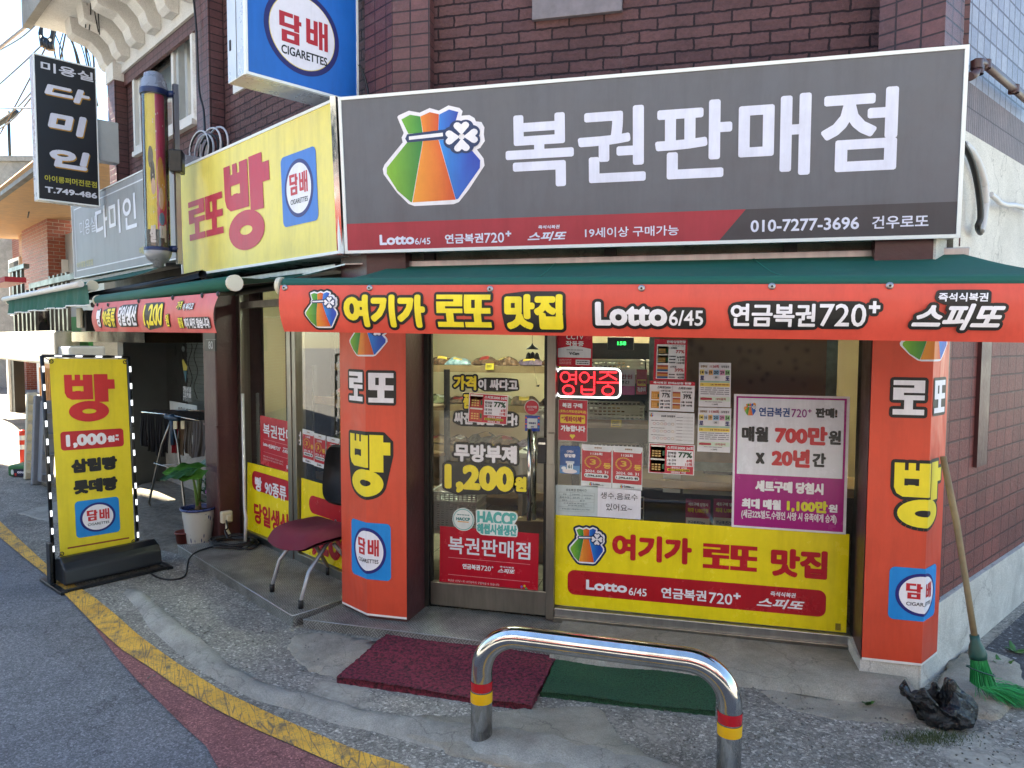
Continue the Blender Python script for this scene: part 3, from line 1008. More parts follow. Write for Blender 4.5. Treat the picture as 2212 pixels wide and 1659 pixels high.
# concrete ledge under the shop window and the two plate steps
mb = MB()
lp = [(-.02, .0), (.02, .045), (.06, .062), (.12, .066), (.48, .07)]
xs = [-.66 + i * .1 for i in range(18)]
vs, fs = [], []
for i, x in enumerate(xs):
    for d, z in lp:
        w = .008 * sin(i * 1.3 + d * 9) * (1 if d < .15 else 0)
        vs.append((x, 3.49 + d + w - (.05 * max(0, x - .2)), z - .004 * (x > .3) + w * .4))
n = len(lp)
for i in range(len(xs) - 1):
    for j in range(n - 1): fs.append([i * n + j, (i + 1) * n + j, (i + 1) * n + j + 1, i * n + j + 1])
mb.mesh(vs, fs, 0, True)
build('ledge', mb, MATS['ledge_concrete'], kind='structure')

def step(name, pts, z, label):
    t = thing(name, V((sum(p[0] for p in pts) / len(pts), sum(p[1] for p in pts) / len(pts), 0)), label, 'metal step')
    fr = Fr((0, 0, z), (1, 0, 0), (0, 1, 0))
    mb = MB()
    mb.face([fr.p(x, y) for x, y in pts], 0, pts)
    build('tread', mb, MATS['diamond_plate'], t)
    mb = MB()
    for a, b in zip(pts, pts[1:] + pts[:1]):
        l = math.hypot(b[0] - a[0], b[1] - a[1])
        mb.face([(a[0], a[1], 0), (b[0], b[1], 0), (b[0], b[1], z - .001), (a[0], a[1], z - .001)], 0, [(0, 0), (l, 0), (l, z), (0, z)])
    build('riser', mb, MATS['diamond_plate'], t)
    mb = MB()
    for a, b in zip(pts[:2], pts[1:3]):
        A, B = V((a[0], a[1], z)), V((b[0], b[1], z))
        mb.tube([A, B], .0035, 6)
    build('edge_trim', mb, MATS['alu'], t)
    return t
cA, cB, cC = gz(384, 1178, .07), gz(632, 1331, .07), gz(745, 1292, .07)
cD = LF.p(-.1, 0, -.02)
cE = LF.p(-2.0, 0, -.02)
step('metal_step', [(cA.x, cA.y), (cB.x, cB.y), (cC.x + .02, cC.y), (cD.x, cD.y), (cE.x, cE.y)], .07, 'checker plate metal step under the red-seated chair along the side window')
f0 = gz(655, 1340, .05)
step('metal_step', [(f0.x, f0.y), (-1.55, 3.56), (-.665, 3.53), (-.665, 3.96), (-1.6, 3.96), (-1.9, 3.9), (cC.x + .03, cC.y)], .055, 'low checker plate metal step in front of the glass entrance door')
# ------------------------------------------------------------------ the corner shop building
shop = thing('shop_building', (-.4, 5.2, 0), 'two storey maroon brick corner building with the lottery shop on its ground floor', 'building')
TOP = 6.4
B = lambda nm, mb, m, **k: build(nm, mb, MATS[m] if isinstance(m, str) else [MATS[q] for q in m], k.pop('parent', shop), **k)

# upper walls: pilasters proud of the fields between them
xl, xr = MF.px(847, 100, .05)[0], MF.px(929, 100, .05)[0]
yl, yr = MF.px(1968, 80, .05)[0], MF.px(2094, 60, .05)[0]
mb = MB(); mb.fbox(MF, xr - .02, yl + .02, 2.12, TOP, -.3, -.015); B('brick_wall', mb, 'maroon_brick')
lp0 = LF.inv(V((xl, 3.9, 0)))[0]
ld = (V((xl, 3.9, 0)) - LF.o).dot(LF.n)
lu1 = LF.px(788, 150, ld)[0]
mb = MB()
A_, B_ = V((xl, 3.9, 0)), V((xr, 3.9, 0))
C_ = LF.p(lu1, 0, ld)
plan = [(A_.x, A_.y), (B_.x, B_.y), (B_.x, 4.2), (C_.x + .25, C_.y + .3), (C_.x, C_.y)]
for a, b in zip(plan, plan[1:] + plan[:1]):
    l = math.hypot(b[0] - a[0], b[1] - a[1])
    mb.face([(a[0], a[1], 2.2), (b[0], b[1], 2.2), (b[0], b[1], TOP), (a[0], a[1], TOP)], 0, [(0, 2.2), (l, 2.2), (l, TOP), (0, TOP)])
B('pilaster', mb, 'maroon_stack')
mb = MB(); mb.fbox(MF, yl, yr, 2.12, TOP, -.3, .05); B('pilaster', mb, 'maroon_stack')
LW = -.12
LEND = LF.px(232, 200, ld)[0]
wx0, wz0, wx1, wz1 = LF.box(296, 331, 421, 17, LW)
ZB = 4.53
mb = MB()
mb.fbox(LF, LEND + .02, wx0, 2.2, ZB, LW - .25, LW)
mb.fbox(LF, wx1, lu1 + .03, 2.2, TOP, LW - .25, LW)
mb.fbox(LF, wx0, wx1, 2.2, wz0, LW - .25, LW)
mb.fbox(LF, wx0, wx1, wz1, ZB, LW - .25, LW)
B('brick_wall', mb, 'maroon_brick')
mb = MB(); mb.fbox(LF, LEND + .05, LF.px(421, 100, ld)[0], ZB - .13, ZB, LW, LW + .035); B('brick_header', mb, 'maroon_stack')
p2a, p2b = LF.px(422, 100, ld)[0], LF.px(450, 100, ld)[0]
mb = MB(); mb.fbox(LF, p2a, p2b, 2.2, TOP, LW, ld); B('pilaster', mb, 'maroon_stack')
p1b = LF.px(247, 200, ld)[0]
mb = MB(); mb.fbox(LF, LEND, p1b, 2.2, 4.45, LW - .3, ld); B('pilaster', mb, 'maroon_stack')
# end wall towards the neighbour, hidden return
mb = MB(); mb.fbox(LF, LEND, LEND + .2, 0, TOP, -6, LW - .25); B('end_wall', mb, 'white_plaster')
# white eave band, corbels and slab
mb = MB(); mb.fbox(LF, LEND - .01, p2a - .003, ZB, 5.5, LW - .2, LW + .06); B('eave_band', mb, 'white_stucco')
mb = MB(); mb.fbox(LF, LEND - .01, p1b + .01, 4.45, ZB + .1, LW - .2, ld + .012); B('eave_band', mb, 'white_stucco')
for k in range(7):
    u = LEND - .12 + k * .47
    pr_ = [(LW + .06, 4.62), (.02, 4.62), (.06, 4.66), (.09, 4.75), (.18, 4.84), (.32, 4.87), (.36, 4.89), (.38, 5.06), (LW + .06, 5.06)]
    fr = Fr(LF.p(u + .1, 0, 0), LF.n, (0, 0, 1))
    mb = MB(); mb.prism(fr, pr_, -.1, .1); B('corbel', mb, 'white_stucco', bevel=.006)
mb = MB(); mb.fbox(LF, LEND - .45, p2a + .4, 5.05, 5.16, LW - .2, .62); B('eave_slab', mb, 'white_stucco')
mb = MB(); mb.fbox(LF, LEND - .45, p2a + .4, 5.0, 6.4, .62, .70); B('eave_fascia', mb, 'far_concrete')
# upstairs window on the side wall
win = B('window', MB().fbox(LF, wx0, wx1, wz0 - .05, wz0, LW - .2, LW + .05), 'white_trim')
T = .055
mb = MB()
mb.fbox(LF, wx0, wx0 + T, wz0, wz1, LW - .1, LW + .03); mb.fbox(LF, wx1 - T, wx1, wz0, wz1, LW - .1, LW + .03)
mb.fbox(LF, wx0 + T, wx1 - T, wz1 - T, wz1, LW - .1, LW + .03); mb.fbox(LF, wx0 + T, wx1 - T, wz0, wz0 + T, LW - .1, LW + .03)
B('frame', mb, 'white_trim', parent=win, bevel=.004)
um = LF.px(372, 160, LW)[0]
mb = MB()
for a, b in ((wx0 + T, wx0 + T + .05), (um - .06, um)): mb.fbox(LF, a, b, wz0 + T, wz1 - T, LW - .06, LW - .01)
mb.fbox(LF, wx0 + T, um, wz1 - T - .05, wz1 - T, LW - .055, LW - .012); mb.fbox(LF, wx0 + T, um, wz0 + T, wz0 + T + .05, LW - .055, LW - .012)
B('sash', mb, 'white_trim', parent=win, bevel=.003)
mb = MB(); mb.fbox(LF, um + .02, um + .08, wz0 + T, wz1 - T, LW - .1, LW - .03); mb.fbox(LF, um + .13, um + .19, wz0 + T, wz1 - T, LW - .14, LW - .07)
B('sash', mb, 'pale_grey_paint', parent=win)
mb = MB(); mb.face([LF.p(wx0 + T, wz0 + T, LW - .035), LF.p(um, wz0 + T, LW - .035), LF.p(um, wz1 - T, LW - .035), LF.p(wx0 + T, wz1 - T, LW - .035)])
B('pane', mb, 'shop_glass', parent=win)
mb = MB()
vs, fs = [], []
for i in range(41):
    u = wx0 + T + (um - wx0 - T) * i / 40
    for z in (wz0, wz1): vs.append(LF.p(u, z, LW - .16 + .012 * sin(i * 1.9)))
for i in range(40): fs.append([2 * i, 2 * i + 2, 2 * i + 3, 2 * i + 1])
mb.mesh(vs, fs, 0, True); M('curtain', '#aeb8bd', .8)
B('curtain', mb, 'curtain', parent=win)
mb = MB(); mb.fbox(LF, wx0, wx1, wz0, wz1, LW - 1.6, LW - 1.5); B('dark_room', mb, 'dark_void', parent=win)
mb = MB()
for k in range(9): mb.fbox(LF, um + .2, wx1 - T, wz1 - T - .03 - k * .03, wz1 - T - .012 - k * .03, LW - .2 + .02 * k * 0, LW - .1)
B('blind', mb, 'pale_grey_paint', parent=win)
# rough white render left round the window hole
mb = MB()
vs, fs = [], []
edge = []
per = [(wx0 - .0, wz0), (wx0, wz1), (wx1, wz1), (wx1, wz0), (wx0, wz0)]
for (a, b), (c, d) in zip(per, per[1:]):
    for i in range(16): edge.append((a + (c - a) * i / 16, b + (d - b) * i / 16))
cx_, cz_ = (wx0 + wx1) / 2, (wz0 + wz1) / 2
for u, z in edge:
    g = random.uniform(.02, .06)
    vs += [LF.p(u, z, LW + .032), LF.p(u + (g if u > cx_ else -g), z + (g if z > cz_ else -g) * .6, LW + .004)]
n = len(edge)
for i in range(n): fs.append([2 * i, 2 * i + 1, (2 * i + 3) % (2 * n), (2 * i + 2) % (2 * n)])
mb.mesh(vs, fs); B('window_render', mb, 'white_stucco', parent=win)
# bit of a second white window half hidden by the blue sign
q = LF.box(508, 205, 560, 172, LW)
mb = MB(); mb.fbox(LF, q[0], q[2], q[1], q[3] + .6, LW - .03, LW + .02); w2 = B('window', mb, 'white_trim', bevel=.004)
# grey board patched into the main brickwork
q = MF.box(1150, 45, 1345, -60, 0)
mb = MB(); mb.fbox(MF, q[0], q[2], q[1], q[3], -.02, .012); build('wall_board', mb, M('worn_board', '#7a7478', .6, var=.25, vs=14, bump=.3, bs=25), shop, bevel=.003)

# alley side: pale tiles and soldier course above, render below, painted brick and plinth at the bottom
mb = MB(); mb.fbox(RF, .02, .26, 2.0, TOP, -.3, -.012); B('alley_pilaster', mb, 'maroon_stack')
mb = MB(); mb.fbox(RF, .26, 9, 2.92, TOP, -.3, -.02); B('tiled_wall', mb, 'pale_tile')
mb = MB(); mb.fbox(RF, .26, 9, 2.68, 2.918, -.3, -.012); B('soldier_course', mb, 'soldier_tile')
mb = MB(); mb.fbox(RF, .0, 9, 1.86, 2.677, -.3, -.006); B('rendered_wall', mb, 'white_plaster')
mb = MB(); mb.fbox(RF, .14, 9, .38, 1.857, -.3, -.02); B('alley_wall', mb, 'alley_brick')
mb = MB(); mb.fbox(RF, .0, 9, -.05, .377, -.3, .002); B('plinth', mb, 'plinth_paint')
q = RF.box(2110, 1010, 2140, 800, .0)
mb = MB(); mb.fbox(RF, q[0], q[2], q[1], 1.85, -.1, .0); B('wall_channel', mb, 'maroon_paint')

# ground floor pillars (behind the printed wraps) and the pillar at the salon
def pillar(nm, plan, z0, z1, mat):
    mb = MB()
    for a, b in zip(plan, plan[1:] + plan[:1]):
        l = math.hypot(b[0] - a[0], b[1] - a[1])
        mb.face([(a[0], a[1], z0), (b[0], b[1], z0), (b[0], b[1], z1), (a[0], a[1], z1)], 0, [(0, z0), (l, z0), (l, z1), (0, z1)])
    return B(nm, mb, mat)
la = LF.p(-.262, 0, .232)
pillar('pillar', [(-1.752, 3.69), (-1.52, 3.69), (-1.50, 3.95), (-1.7, 4.1), (la.x + .1, la.y + .1), (la.x, la.y)], .0, 2.2, 'maroon_paint')
pillar('pillar', [(.84, 3.66), (1.095, 3.66), (1.24, 3.87), (1.0, 4.05), (.86, 3.95)], -.02, 2.2, 'maroon_paint')
mb = MB(); mb.fbox(MF, .835, 1.092, -.02, .125, -.1, .297); B('pillar_base', mb, 'plinth_paint')
q0, q1 = LF.px(470, 1000, .2)[0], LF.px(443, 1000, .2)[0]
SP1, SP0 = q0, q1
mb = MB(); mb.fbox(LF, SP0, SP1, -.1, 2.6, -.18, .2); B('pillar', mb, 'maroon_paint', bevel=.012)
q = LF.px(470, 922, .2)
mb = MB(); mb.fbox(LF, SP0 - .004, SP1 + .004, q[1] - .008, q[1] + .008, -.15, .206); B('pillar_joint', mb, 'maroon_paint')

# lintels, and the shop room itself
mb = MB(); mb.fbox(MF, -1.66, 1.02, 2.03, 2.33, -.1, .06); B('lintel', mb, 'lintel_concrete')
mb = MB(); mb.fbox(MF, -1.6, 1.2, 2.085, 2.33, .061, .185); B('lintel', mb, 'lintel_concrete')
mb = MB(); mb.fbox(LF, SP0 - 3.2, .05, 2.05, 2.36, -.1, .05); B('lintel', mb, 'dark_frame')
sl0 = LF.p(-1.93, 0, -.03)
room = [(-1.62, 3.99), (.92, 3.99), (2.5, 6.5), (-3.35, 6.5), (sl0.x + .02, sl0.y + .05)]
mb = MB(); mb.face([(x, y, .085) for x, y in room], 0, room); B('shop_floor', mb, 'floor_tile')
mb = MB(); mb.face([(x, y, 2.32) for x, y in room][::-1]); B('shop_ceiling', mb, 'interior_ceiling')
for i, (a, b) in enumerate(((room[1], room[2]), (room[2], room[3]), (room[3], room[4]))):
    mb = MB(); mb.face([(b[0], b[1], .08), (a[0], a[1], .08), (a[0], a[1], 2.33), (b[0], b[1], 2.33)]); B('interior_wall', mb, 'interior_wall')

# entrance door (steel frame, glass leaf) and shop window in the street front
dj0, dj1 = MF.px(913, 1304)[0], MF.px(930, 1304)[0]
pz0, pz1 = MF.px(1181, 1337)[0], MF.px(1199, 1337)[0]
ZF, ZT = .062, 2.03
mb = MB(); mb.fbox(MF, -1.53, dj0, ZF, ZT, -.08, .05); B('door_jamb', mb, 'lintel_concrete')
mb = MB(); mb.fbox(MF, dj0, dj1, ZF, ZT, -.06, .03); B('door_frame', mb, 'dark_frame', bevel=.003)
mb = MB(); mb.fbox(MF, pz0, pz1, ZF, ZT, -.06, .045); B('door_post', mb, 'brushed_steel', bevel=.003)
door = B('door', MB().pbox(MF, 930, 1306, 1181, 1279, -.025, .018), 'brushed_steel', bevel=.003)
a = MF.box(930, 1306, 1181, 1279, .018)
DB = a[3]
mb = MB()
mb.fbox(MF, dj1 + .002, dj1 + .014, DB, ZT - .03, -.02, .012); mb.fbox(MF, pz0 - .022, pz0 - .003, DB, ZT - .03, -.02, .012); mb.fbox(MF, dj1 + .002, pz0 - .003, ZT - .03, ZT, -.02, .012)
B('door_leaf_frame', mb, 'dark_frame', parent=door)
mb = MB(); mb.face([MF.p(dj1 + .014, DB, 0), MF.p(pz0 - .022, DB, 0), MF.p(pz0 - .022, ZT - .03, 0), MF.p(dj1 + .014, ZT - .03, 0)]); B('door_glass', mb, 'shop_glass', parent=door)
h0, h1 = MF.at(1144, 926, .075), MF.at(1142, 1124, .075)
mb = MB(); mb.tube([h1, h0], .0125, 12)
for t in (.15, .85):
    p = h1.lerp(h0, t); mb.tube([p, p + V((0, .085, 0))], .007, 8)
B('door_handle', mb, 'post_steel', parent=door)
mb = MB()
hh = MF.at(1154, 1020, -.05); mb.tube([hh + V((0, 0, -.28)), hh + V((0, 0, .3))], .011, 10); B('door_handle', mb, 'post_steel', parent=door)
mb = MB(); mb.pbox(MF, 1160, 1001, 1181, 947, .012, .045); B('door_lock', mb, 'black_plastic', parent=door, bevel=.006)
mb = MB(); mb.pbox(MF, 1163, 960, 1178, 956, .0455, .0465); B('lock_trim', mb, 'post_steel', parent=door)
mb = MB(); mb.pbox(MF, 1182, 1003, 1197, 936, .0455, .062); B('strike_plate', mb, 'brushed_steel', bevel=.002)
mb = MB()
b0 = MF.at(1160, 972, .05); mb.tube([b0, b0 + V((-.05, -.01, 0)), b0 + V((-.075, 0, 0)), b0 + V((-.05, .012, -.004))], .006, 8); B('lock_loop', mb, 'post_steel', parent=door)

wr0, wr1 = MF.px(1838, 1400)[0], MF.px(1870, 1418)[0]
WB = MF.px(1198, 1307)[1]
mb = MB()
mb.fbox(MF, pz1, wr0, .06, WB - .004, -.06, .035); B('window_sill', mb, 'alu', bevel=.004)
mb = MB(); mb.fbox(MF, pz1, wr0 + .01, .045, .085, -.03, .055); B('window_sill', mb, 'brushed_steel', bevel=.003)
mb = MB(); mb.fbox(MF, wr0, wr0 + .012, .06, ZT, -.05, .03); mb.fbox(MF, wr0 + .018, wr0 + .03, .06, ZT, -.05, .022); B('window_frame', mb, 'dark_frame')
mb = MB(); mb.fbox(MF, wr0 + .03, wr1, .03, ZT, -.06, .05); B('window_post', mb, 'grey_paint', bevel=.003)
mb = MB(); mb.fbox(MF, wr1, .87, .03, ZT, -.06, .1); B('window_recess', mb, 'maroon_paint')
mb = MB(); mb.face([MF.p(pz1, WB - .01, 0), MF.p(wr0, WB - .01, 0), MF.p(wr0, ZT, 0), MF.p(pz1, ZT, 0)]); B('window_glass', mb, 'shop_glass')

# side front: steel frame, two glass panels
s0, s1 = LF.px(521, 1150)[0], LF.px(534, 1150)[0]
m0, m1 = LF.px(634, 1180)[0], LF.px(651, 1190)[0]
LB = LF.px(553, 1150)[1]
mb = MB()
mb.fbox(LF, SP1 + .002, s0, .03, 2.06, -.06, .0); B('side_jamb', mb, 'dark_frame')
mb = MB(); mb.fbox(LF, s0, s1, .06, 2.06, -.05, .03); B('side_post', mb, 'brushed_steel', bevel=.003)
mb = MB(); mb.fbox(LF, m0, m0 + (m1 - m0) * .5, .06, 2.06, -.05, .035); mb.fbox(LF, m0 + (m1 - m0) * .5 + .004, m1, .06, 2.06, -.05, .028); B('side_post', mb, 'brushed_steel', bevel=.003)
mb = MB(); mb.fbox(LF, s1, m0, .06, LB, -.05, .03); mb.fbox(LF, m1, -.2, .06, LB, -.05, .03); B('side_sill', mb, 'brushed_steel', bevel=.003)
mb = MB(); mb.fbox(LF, s1, m0, 1.9, 1.95, -.05, .02); mb.fbox(LF, m1, -.2, 1.9, 1.95, -.05, .02); B('side_rail', mb, 'brushed_steel')
for a, b in ((s1, m0), (m1, -.2)):
    mb = MB(); mb.face([LF.p(a, LB, 0), LF.p(b, LB, 0), LF.p(b, 2.06, 0), LF.p(a, 2.06, 0)]); B('side_glass', mb, 'shop_glass')

# salon recess beyond the side pillar
M('porch_panel', '#3f4342', .45, var=.3, vs=2)
SB = -1.5
E0 = LEND + .25
mb = MB()
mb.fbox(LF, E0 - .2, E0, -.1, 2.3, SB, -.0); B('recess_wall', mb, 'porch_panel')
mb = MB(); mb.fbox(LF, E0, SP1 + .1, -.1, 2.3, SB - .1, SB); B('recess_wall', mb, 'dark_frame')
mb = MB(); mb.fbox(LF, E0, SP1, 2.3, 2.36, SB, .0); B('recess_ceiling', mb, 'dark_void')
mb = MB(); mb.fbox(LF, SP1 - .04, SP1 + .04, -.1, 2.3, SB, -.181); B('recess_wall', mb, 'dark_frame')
# salon glass front facing the street inside the recess
SG = -.45
g0, g1 = LF.px(337, 800, SG)[0], LF.px(449, 800, SG)[0]
gz0, gz1 = LF.px(345, 893, SG)[1] - .9, 2.15
mb = MB(); mb.fbox(LF, g0, g0 + .09, gz0, gz1, SG - .05, SG + .04); B('salon_post', mb, 'post_steel', bevel=.004)
mb = MB(); mb.fbox(LF, g0 + .09, g1 + .3, gz0, gz0 + .75, SG - .05, SG + .03); B('salon_base', mb, 'far_concrete')
mb = MB(); mb.face([LF.p(g0 + .09, gz0 + .75, SG), LF.p(g1 + .3, gz0 + .75, SG), LF.p(g1 + .3, gz1, SG), LF.p(g0 + .09, gz1, SG)]); B('salon_glass', mb, 'shop_glass')
mb = MB(); mb.fbox(LF, g0 + .09, g1 + .3, gz1 - .09, gz1, SG - .04, SG + .03); B('salon_rail', mb, 'brushed_steel')
M('salon_blind', '#8f9c9c', .7, var=.3, vs=2)
mb = MB()
for k in range(26):
    z = gz1 - .2 - k * .05
    mb.fbox(LF, g0 + .3, g1 + .05, z, z + .046, SG - .25, SG - .235 + (k % 2) * .006)
B('salon_blind', mb, 'salon_blind')
# grey panelled side of the salon porch and its steel canopy
c0, c1 = LF.px(160, 850, -.2)[0], LF.px(290, 850, -.9)[0]
M('porch_panel', '#3f4342', .45, var=.3, vs=2)
mb = MB(); mb.fbox(LF, E0, g0 + .02, -.1, 2.2, -1.2, -1.15); B('porch_panel', mb, 'porch_panel')
cv = LF.box(155, 738, 312, 722, .1)
M('mirror_canopy', '#4a4340', .12, .9, var=.4, vs=3)
mb = MB(); mb.fbox(LF, cv[0], cv[2], cv[1], cv[1] + .12, -.6, .1); B('porch_canopy', mb, 'mirror_canopy')
# ------------------------------------------------------------------ signs
def quadframe(tl, tr, br, bl, fr, d, lean=0):
    """Frame of a sign face from its four corners on a plane (top pushed out by lean)."""
    A, D = fr.at(*bl, d), fr.at(*tl, d + lean)
    Bq, Cq = fr.at(*br, d), fr.at(*tr, d + lean)
    return Fr(A, ((Bq - A) + (Cq - D)) / 2, ((D - A) + (Cq - Bq)) / 2)

def signbox(root, f, depth, side='sign_side', rim=.014, back=True):
    lu, lw = f.lu, f.lw
    mb = MB(); mb.fbox(f, 0, 1, 0, 1, -depth, -.004); build('housing', mb, MATS[side], root, bevel=.004)
    a, b = rim / lu, rim / lw
    mb = MB()
    mb.fbox(f, -.001, 1.001, 1 - b, 1 + .003, -.02, .006); mb.fbox(f, -.001, 1.001, -.003, b, -.02, .006)
    mb.fbox(f, -.001, a, b, 1 - b, -.02, .006); mb.fbox(f, 1 - a, 1.001, b, 1 - b, -.02, .006)
    build('frame', mb, MATS['sign_white'], root)

def tx(pr, f, t, xl, yb, xr, yt, col, **k): pr.text(f, t, *f.box(xl, yb, xr, yt), col, **k)

# main fascia sign
f = quadframe((731, 207), (2092, 98), (2071, 507), (747, 547), MF, .32, .045)
root = thing('shop_sign', f.p(.5, 0, 0), 'long grey fascia sign with big white Korean lettering and a coloured money bag emblem', 'sign')
signbox(root, f, .22)
pr = Print()
pr.rect(f, .004, .01, .996, .99, '#5f626a', 0)
bx = lambda *a: f.box(*a)
k0, k1 = f.px(745, 485)[1], f.px(1611, 451)
k2 = f.px(1551, 519)
kb = .01
ka = (k0 + k1[1]) / 2
pr.poly(f, [(.004, kb), (k2[0], kb), (k1[0], ka), (.004, ka)], '#a52f3e', 1)
pr.poly(f, [(k2[0], kb), (.996, kb), (.996, ka), (k1[0], ka)], '#3f3f45', 1)
bag(pr, f, *bx(830, 448, 1046, 222))
SW = '#dfe3f6'
tx(pr, f, '복권판매점', 1094, 408, 1942, 186, SW, w=.026)
lotto(pr, f, bx(821, 530, 895, 505), bx(897, 528.5, 930, 513.5), SW)
pension(pr, f, bx(962, 527, 1044, 503.5), bx(1047, 525, 1089, 502), bx(1092.5, 511, 1104.5, 498.5), SW)
speedo(pr, f, bx(1163, 495, 1209, 485.5), bx(1140, 521.5, 1224, 499), SW)
tx(pr, f, '19세이상 구매가능', 1264, 514, 1466, 486, SW, w=.015)
tx(pr, f, '010-7277-3696', 1621, 502, 1856, 468, SW, w=.03)
tx(pr, f, '건우로또', 1883, 495, 2006, 463, SW, w=.02)
pr.build('lettering', root, mat=MATS['print_sign'])
mb = MB(); cpt = f.p(-.004, 0, -.1)
mb.fbox(f, -.0155, -.0045, -.01, 1.01, -.16, .012); build('corner_post', mb, MATS['chrome'], root)
for x in (900, 1300, 1700, 2000):
    u = f.px(x, 520)[0]; build('bracket', MB().fbox(f, u, u + .02, -.05, -.004, -.2, -.1), MATS['dark_frame'], root)
FM = f

# yellow bread sign on the side front
f = quadframe((383, 365), (721, 214), (734.5, 546), (394.5, 598.5), LF, .36)
root = thing('shop_sign', f.p(.5, 0, 0), 'yellow fascia sign with red Korean letters and a blue cigarette badge beside the grey sign', 'sign')
signbox(root, f, .24)
pr = Print()
pr.rect(f, .012, .015, .988, .985, '#efe06e', 0)
bx = lambda *a: f.box(*a)
pr.text(f, '로또', *bx(411, 521, 480, 413), '#c02a44', heavy=True)
pr.text(f, '빵', *bx(492, 548, 580, 318), '#c02a44', heavy=True)
cig(pr, f, *bx(613, 492, 682, 314), blue='#3a78d0')
pr.build('lettering', root, mat=MATS['print_sign'])

# blue cigarette box sign standing out from the wall above
PF = Fr(LF.at(774, 204.5, .02), -LN, (0, 0, 1))
f = Fr(PF.at(531, 158), V((0, 0, 0)) + (PF.at(774, 204.5) - PF.at(531, 158)), (0, 0, 1.0))
f = Fr(V((f.o.x, f.o.y, PF.at(531, 158).z)), V((f.U.x, f.U.y, 0)), (0, 0, .95))
root = thing('blade_sign', f.p(.5, 0, -.1), 'square blue projecting sign with a white cigarette roundel above the yellow sign', 'sign')
signbox(root, f, .23, rim=.012)
mb = MB(); mb.fbox(f, -.004, -.0015, .0, 1, -.11, -.108); mb.fbox(f, -.004, -.0015, .18, .24, -.20, -.18); build('side_seam', mb, MATS['dark_frame'], root)
mb = MB()
mb.fbox(f, 1.0, 1.17, .82, .9, -.14, -.08); build('bracket', mb, MATS['alu'], root, bevel=.004); mb = MB(); mb.fbox(f, 1.12, 1.16, .74, .93, -.2, -.03); build('mount_plate', mb, MATS['alu'], root, bevel=.004)
pr = Print()
pr.rect(f, .015, .015, .985, .985, '#1668c4', 0)
cu, cv_ = f.px(654, 72)
ru = (f.px(735, 84)[0] - f.px(573, 58)[0]) / 2
rv = ru * f.lu / f.lw
pr.ell(f, cu, cv_, ru, rv, '#1c1a66', 1)
pr.ell(f, cu, cv_, ru * .875, rv * .875, '#e3cf63', 2)
pr.ell(f, cu, cv_, ru * .86, rv * .86, '#eceaf3', 3)
pr.text(f, '담', *f.box(603, 86, 650, 38), '#b5202c', lay=3, heavy=True)
pr.text(f, '배', *f.box(661, 99, 707, 54), '#b5202c', lay=3, heavy=True)
tx(pr, f, 'CIGARETTES', 607, 114, 706, 126, '#15151c', w=.03, lay=3)
pr.build('lettering', root, mat=MATS['print_sign'])

# black hair salon blade sign
PF = Fr(LF.at(213, 400, .42), -LN, (0, 0, 1))
a_, b_ = PF.at(82.5, 430), PF.at(216, 455)
z1_ = PF.at(77, 116).z
f = Fr(V((a_.x, a_.y, a_.z)), V((b_.x - a_.x, b_.y - a_.y, 0)), (0, 0, z1_ - a_.z))
root = thing('blade_sign', f.p(.5, 0, -.08), 'tall black projecting hair salon sign with white brush lettering and gold shadows', 'sign')
signbox(root, f, .16, rim=.008)
pr = Print()
pr.rect(f, .01, .004, .99, .996, '#0d0f16', 0)
pr.text(f, '미용실', f.px(88, 152)[0], f.px(88, 152)[1], f.px(201, 158)[0], f.px(88, 131)[1], '#d5d8e2', w=.03)
def brush(t, tl, br):
    u0, u1 = f.px(*tl)[0], f.px(*br)[0]
    v1, v0 = f.px(*tl)[1], f.px(*br)[1]
    o = .008
    pr.text(f, t, u0 + o * 2, v0 - o, u1 + o * 2, v1 - o, '#b88a2c', w=.07, lay=1, slant=.1)
    pr.text(f, t, u0, v0, u1, v1, '#d8dbe8', w=.07, lay=3, slant=.1)
brush('다', (95, 177), (194, 229)); brush('미', (102, 238), (188, 299)); brush('인', (106, 317), (194, 371))
u0, u1 = f.px(96, 378)[0], f.px(209, 400)[0]
pr.text(f, '아이롱퍼머전문점', u0, f.px(96, 391)[1], u1, f.px(96, 377)[1], '#b9b43c', w=.02)
pr.text(f, 'T.749-486', u0, f.px(96, 415)[1], u1, f.px(96, 402)[1], '#d5d8e2', w=.06)
pr.build('lettering', root, mat=MATS['print_sign'])
mb = MB()
ga, gb = f.px(214, 290)[0], f.px(246, 300)[0]
mb.fbox(f, 1.0, gb + .1, f.px(214, 345)[1], f.px(214, 256)[1], -.15, -.02); build('mount_box', mb, MATS['pale_grey_paint'], root, bevel=.006)

# grey salon fascia sign
f = quadframe((151, 441), (385, 331), (390, 556), (162, 602), LF, .35)
root = thing('shop_sign', f.p(.5, 0, 0), 'grey hair salon fascia sign with thin white Korean lettering and a white border line', 'sign')
signbox(root, f, .22, rim=.008)
pr = Print()
pr.rect(f, .005, .01, .995, .99, '#939596', 0)
bw = .02
for a in ((.03, .09, .97, .105), (.03, .9, .97, .915), (.03, .105, .034, .9), (.966, .105, .97, .9)): pr.rect(f, *a, '#dcdfe4', 1)
tx(pr, f, '미용실', 174, 511, 206, 466, '#d9dce4', w=.004)
tx(pr, f, '다미인', 209, 519, 293, 415, '#e3e6ee', w=.02)
tx(pr, f, '아이롱펌 전문점', 167, 580, 201, 559, '#c9c07a', w=.01)
tx(pr, f, '예약', 302, 550, 322, 529, '#c9c07a', w=.02)
pr.build('lettering', root, mat=MATS['print_sign'])

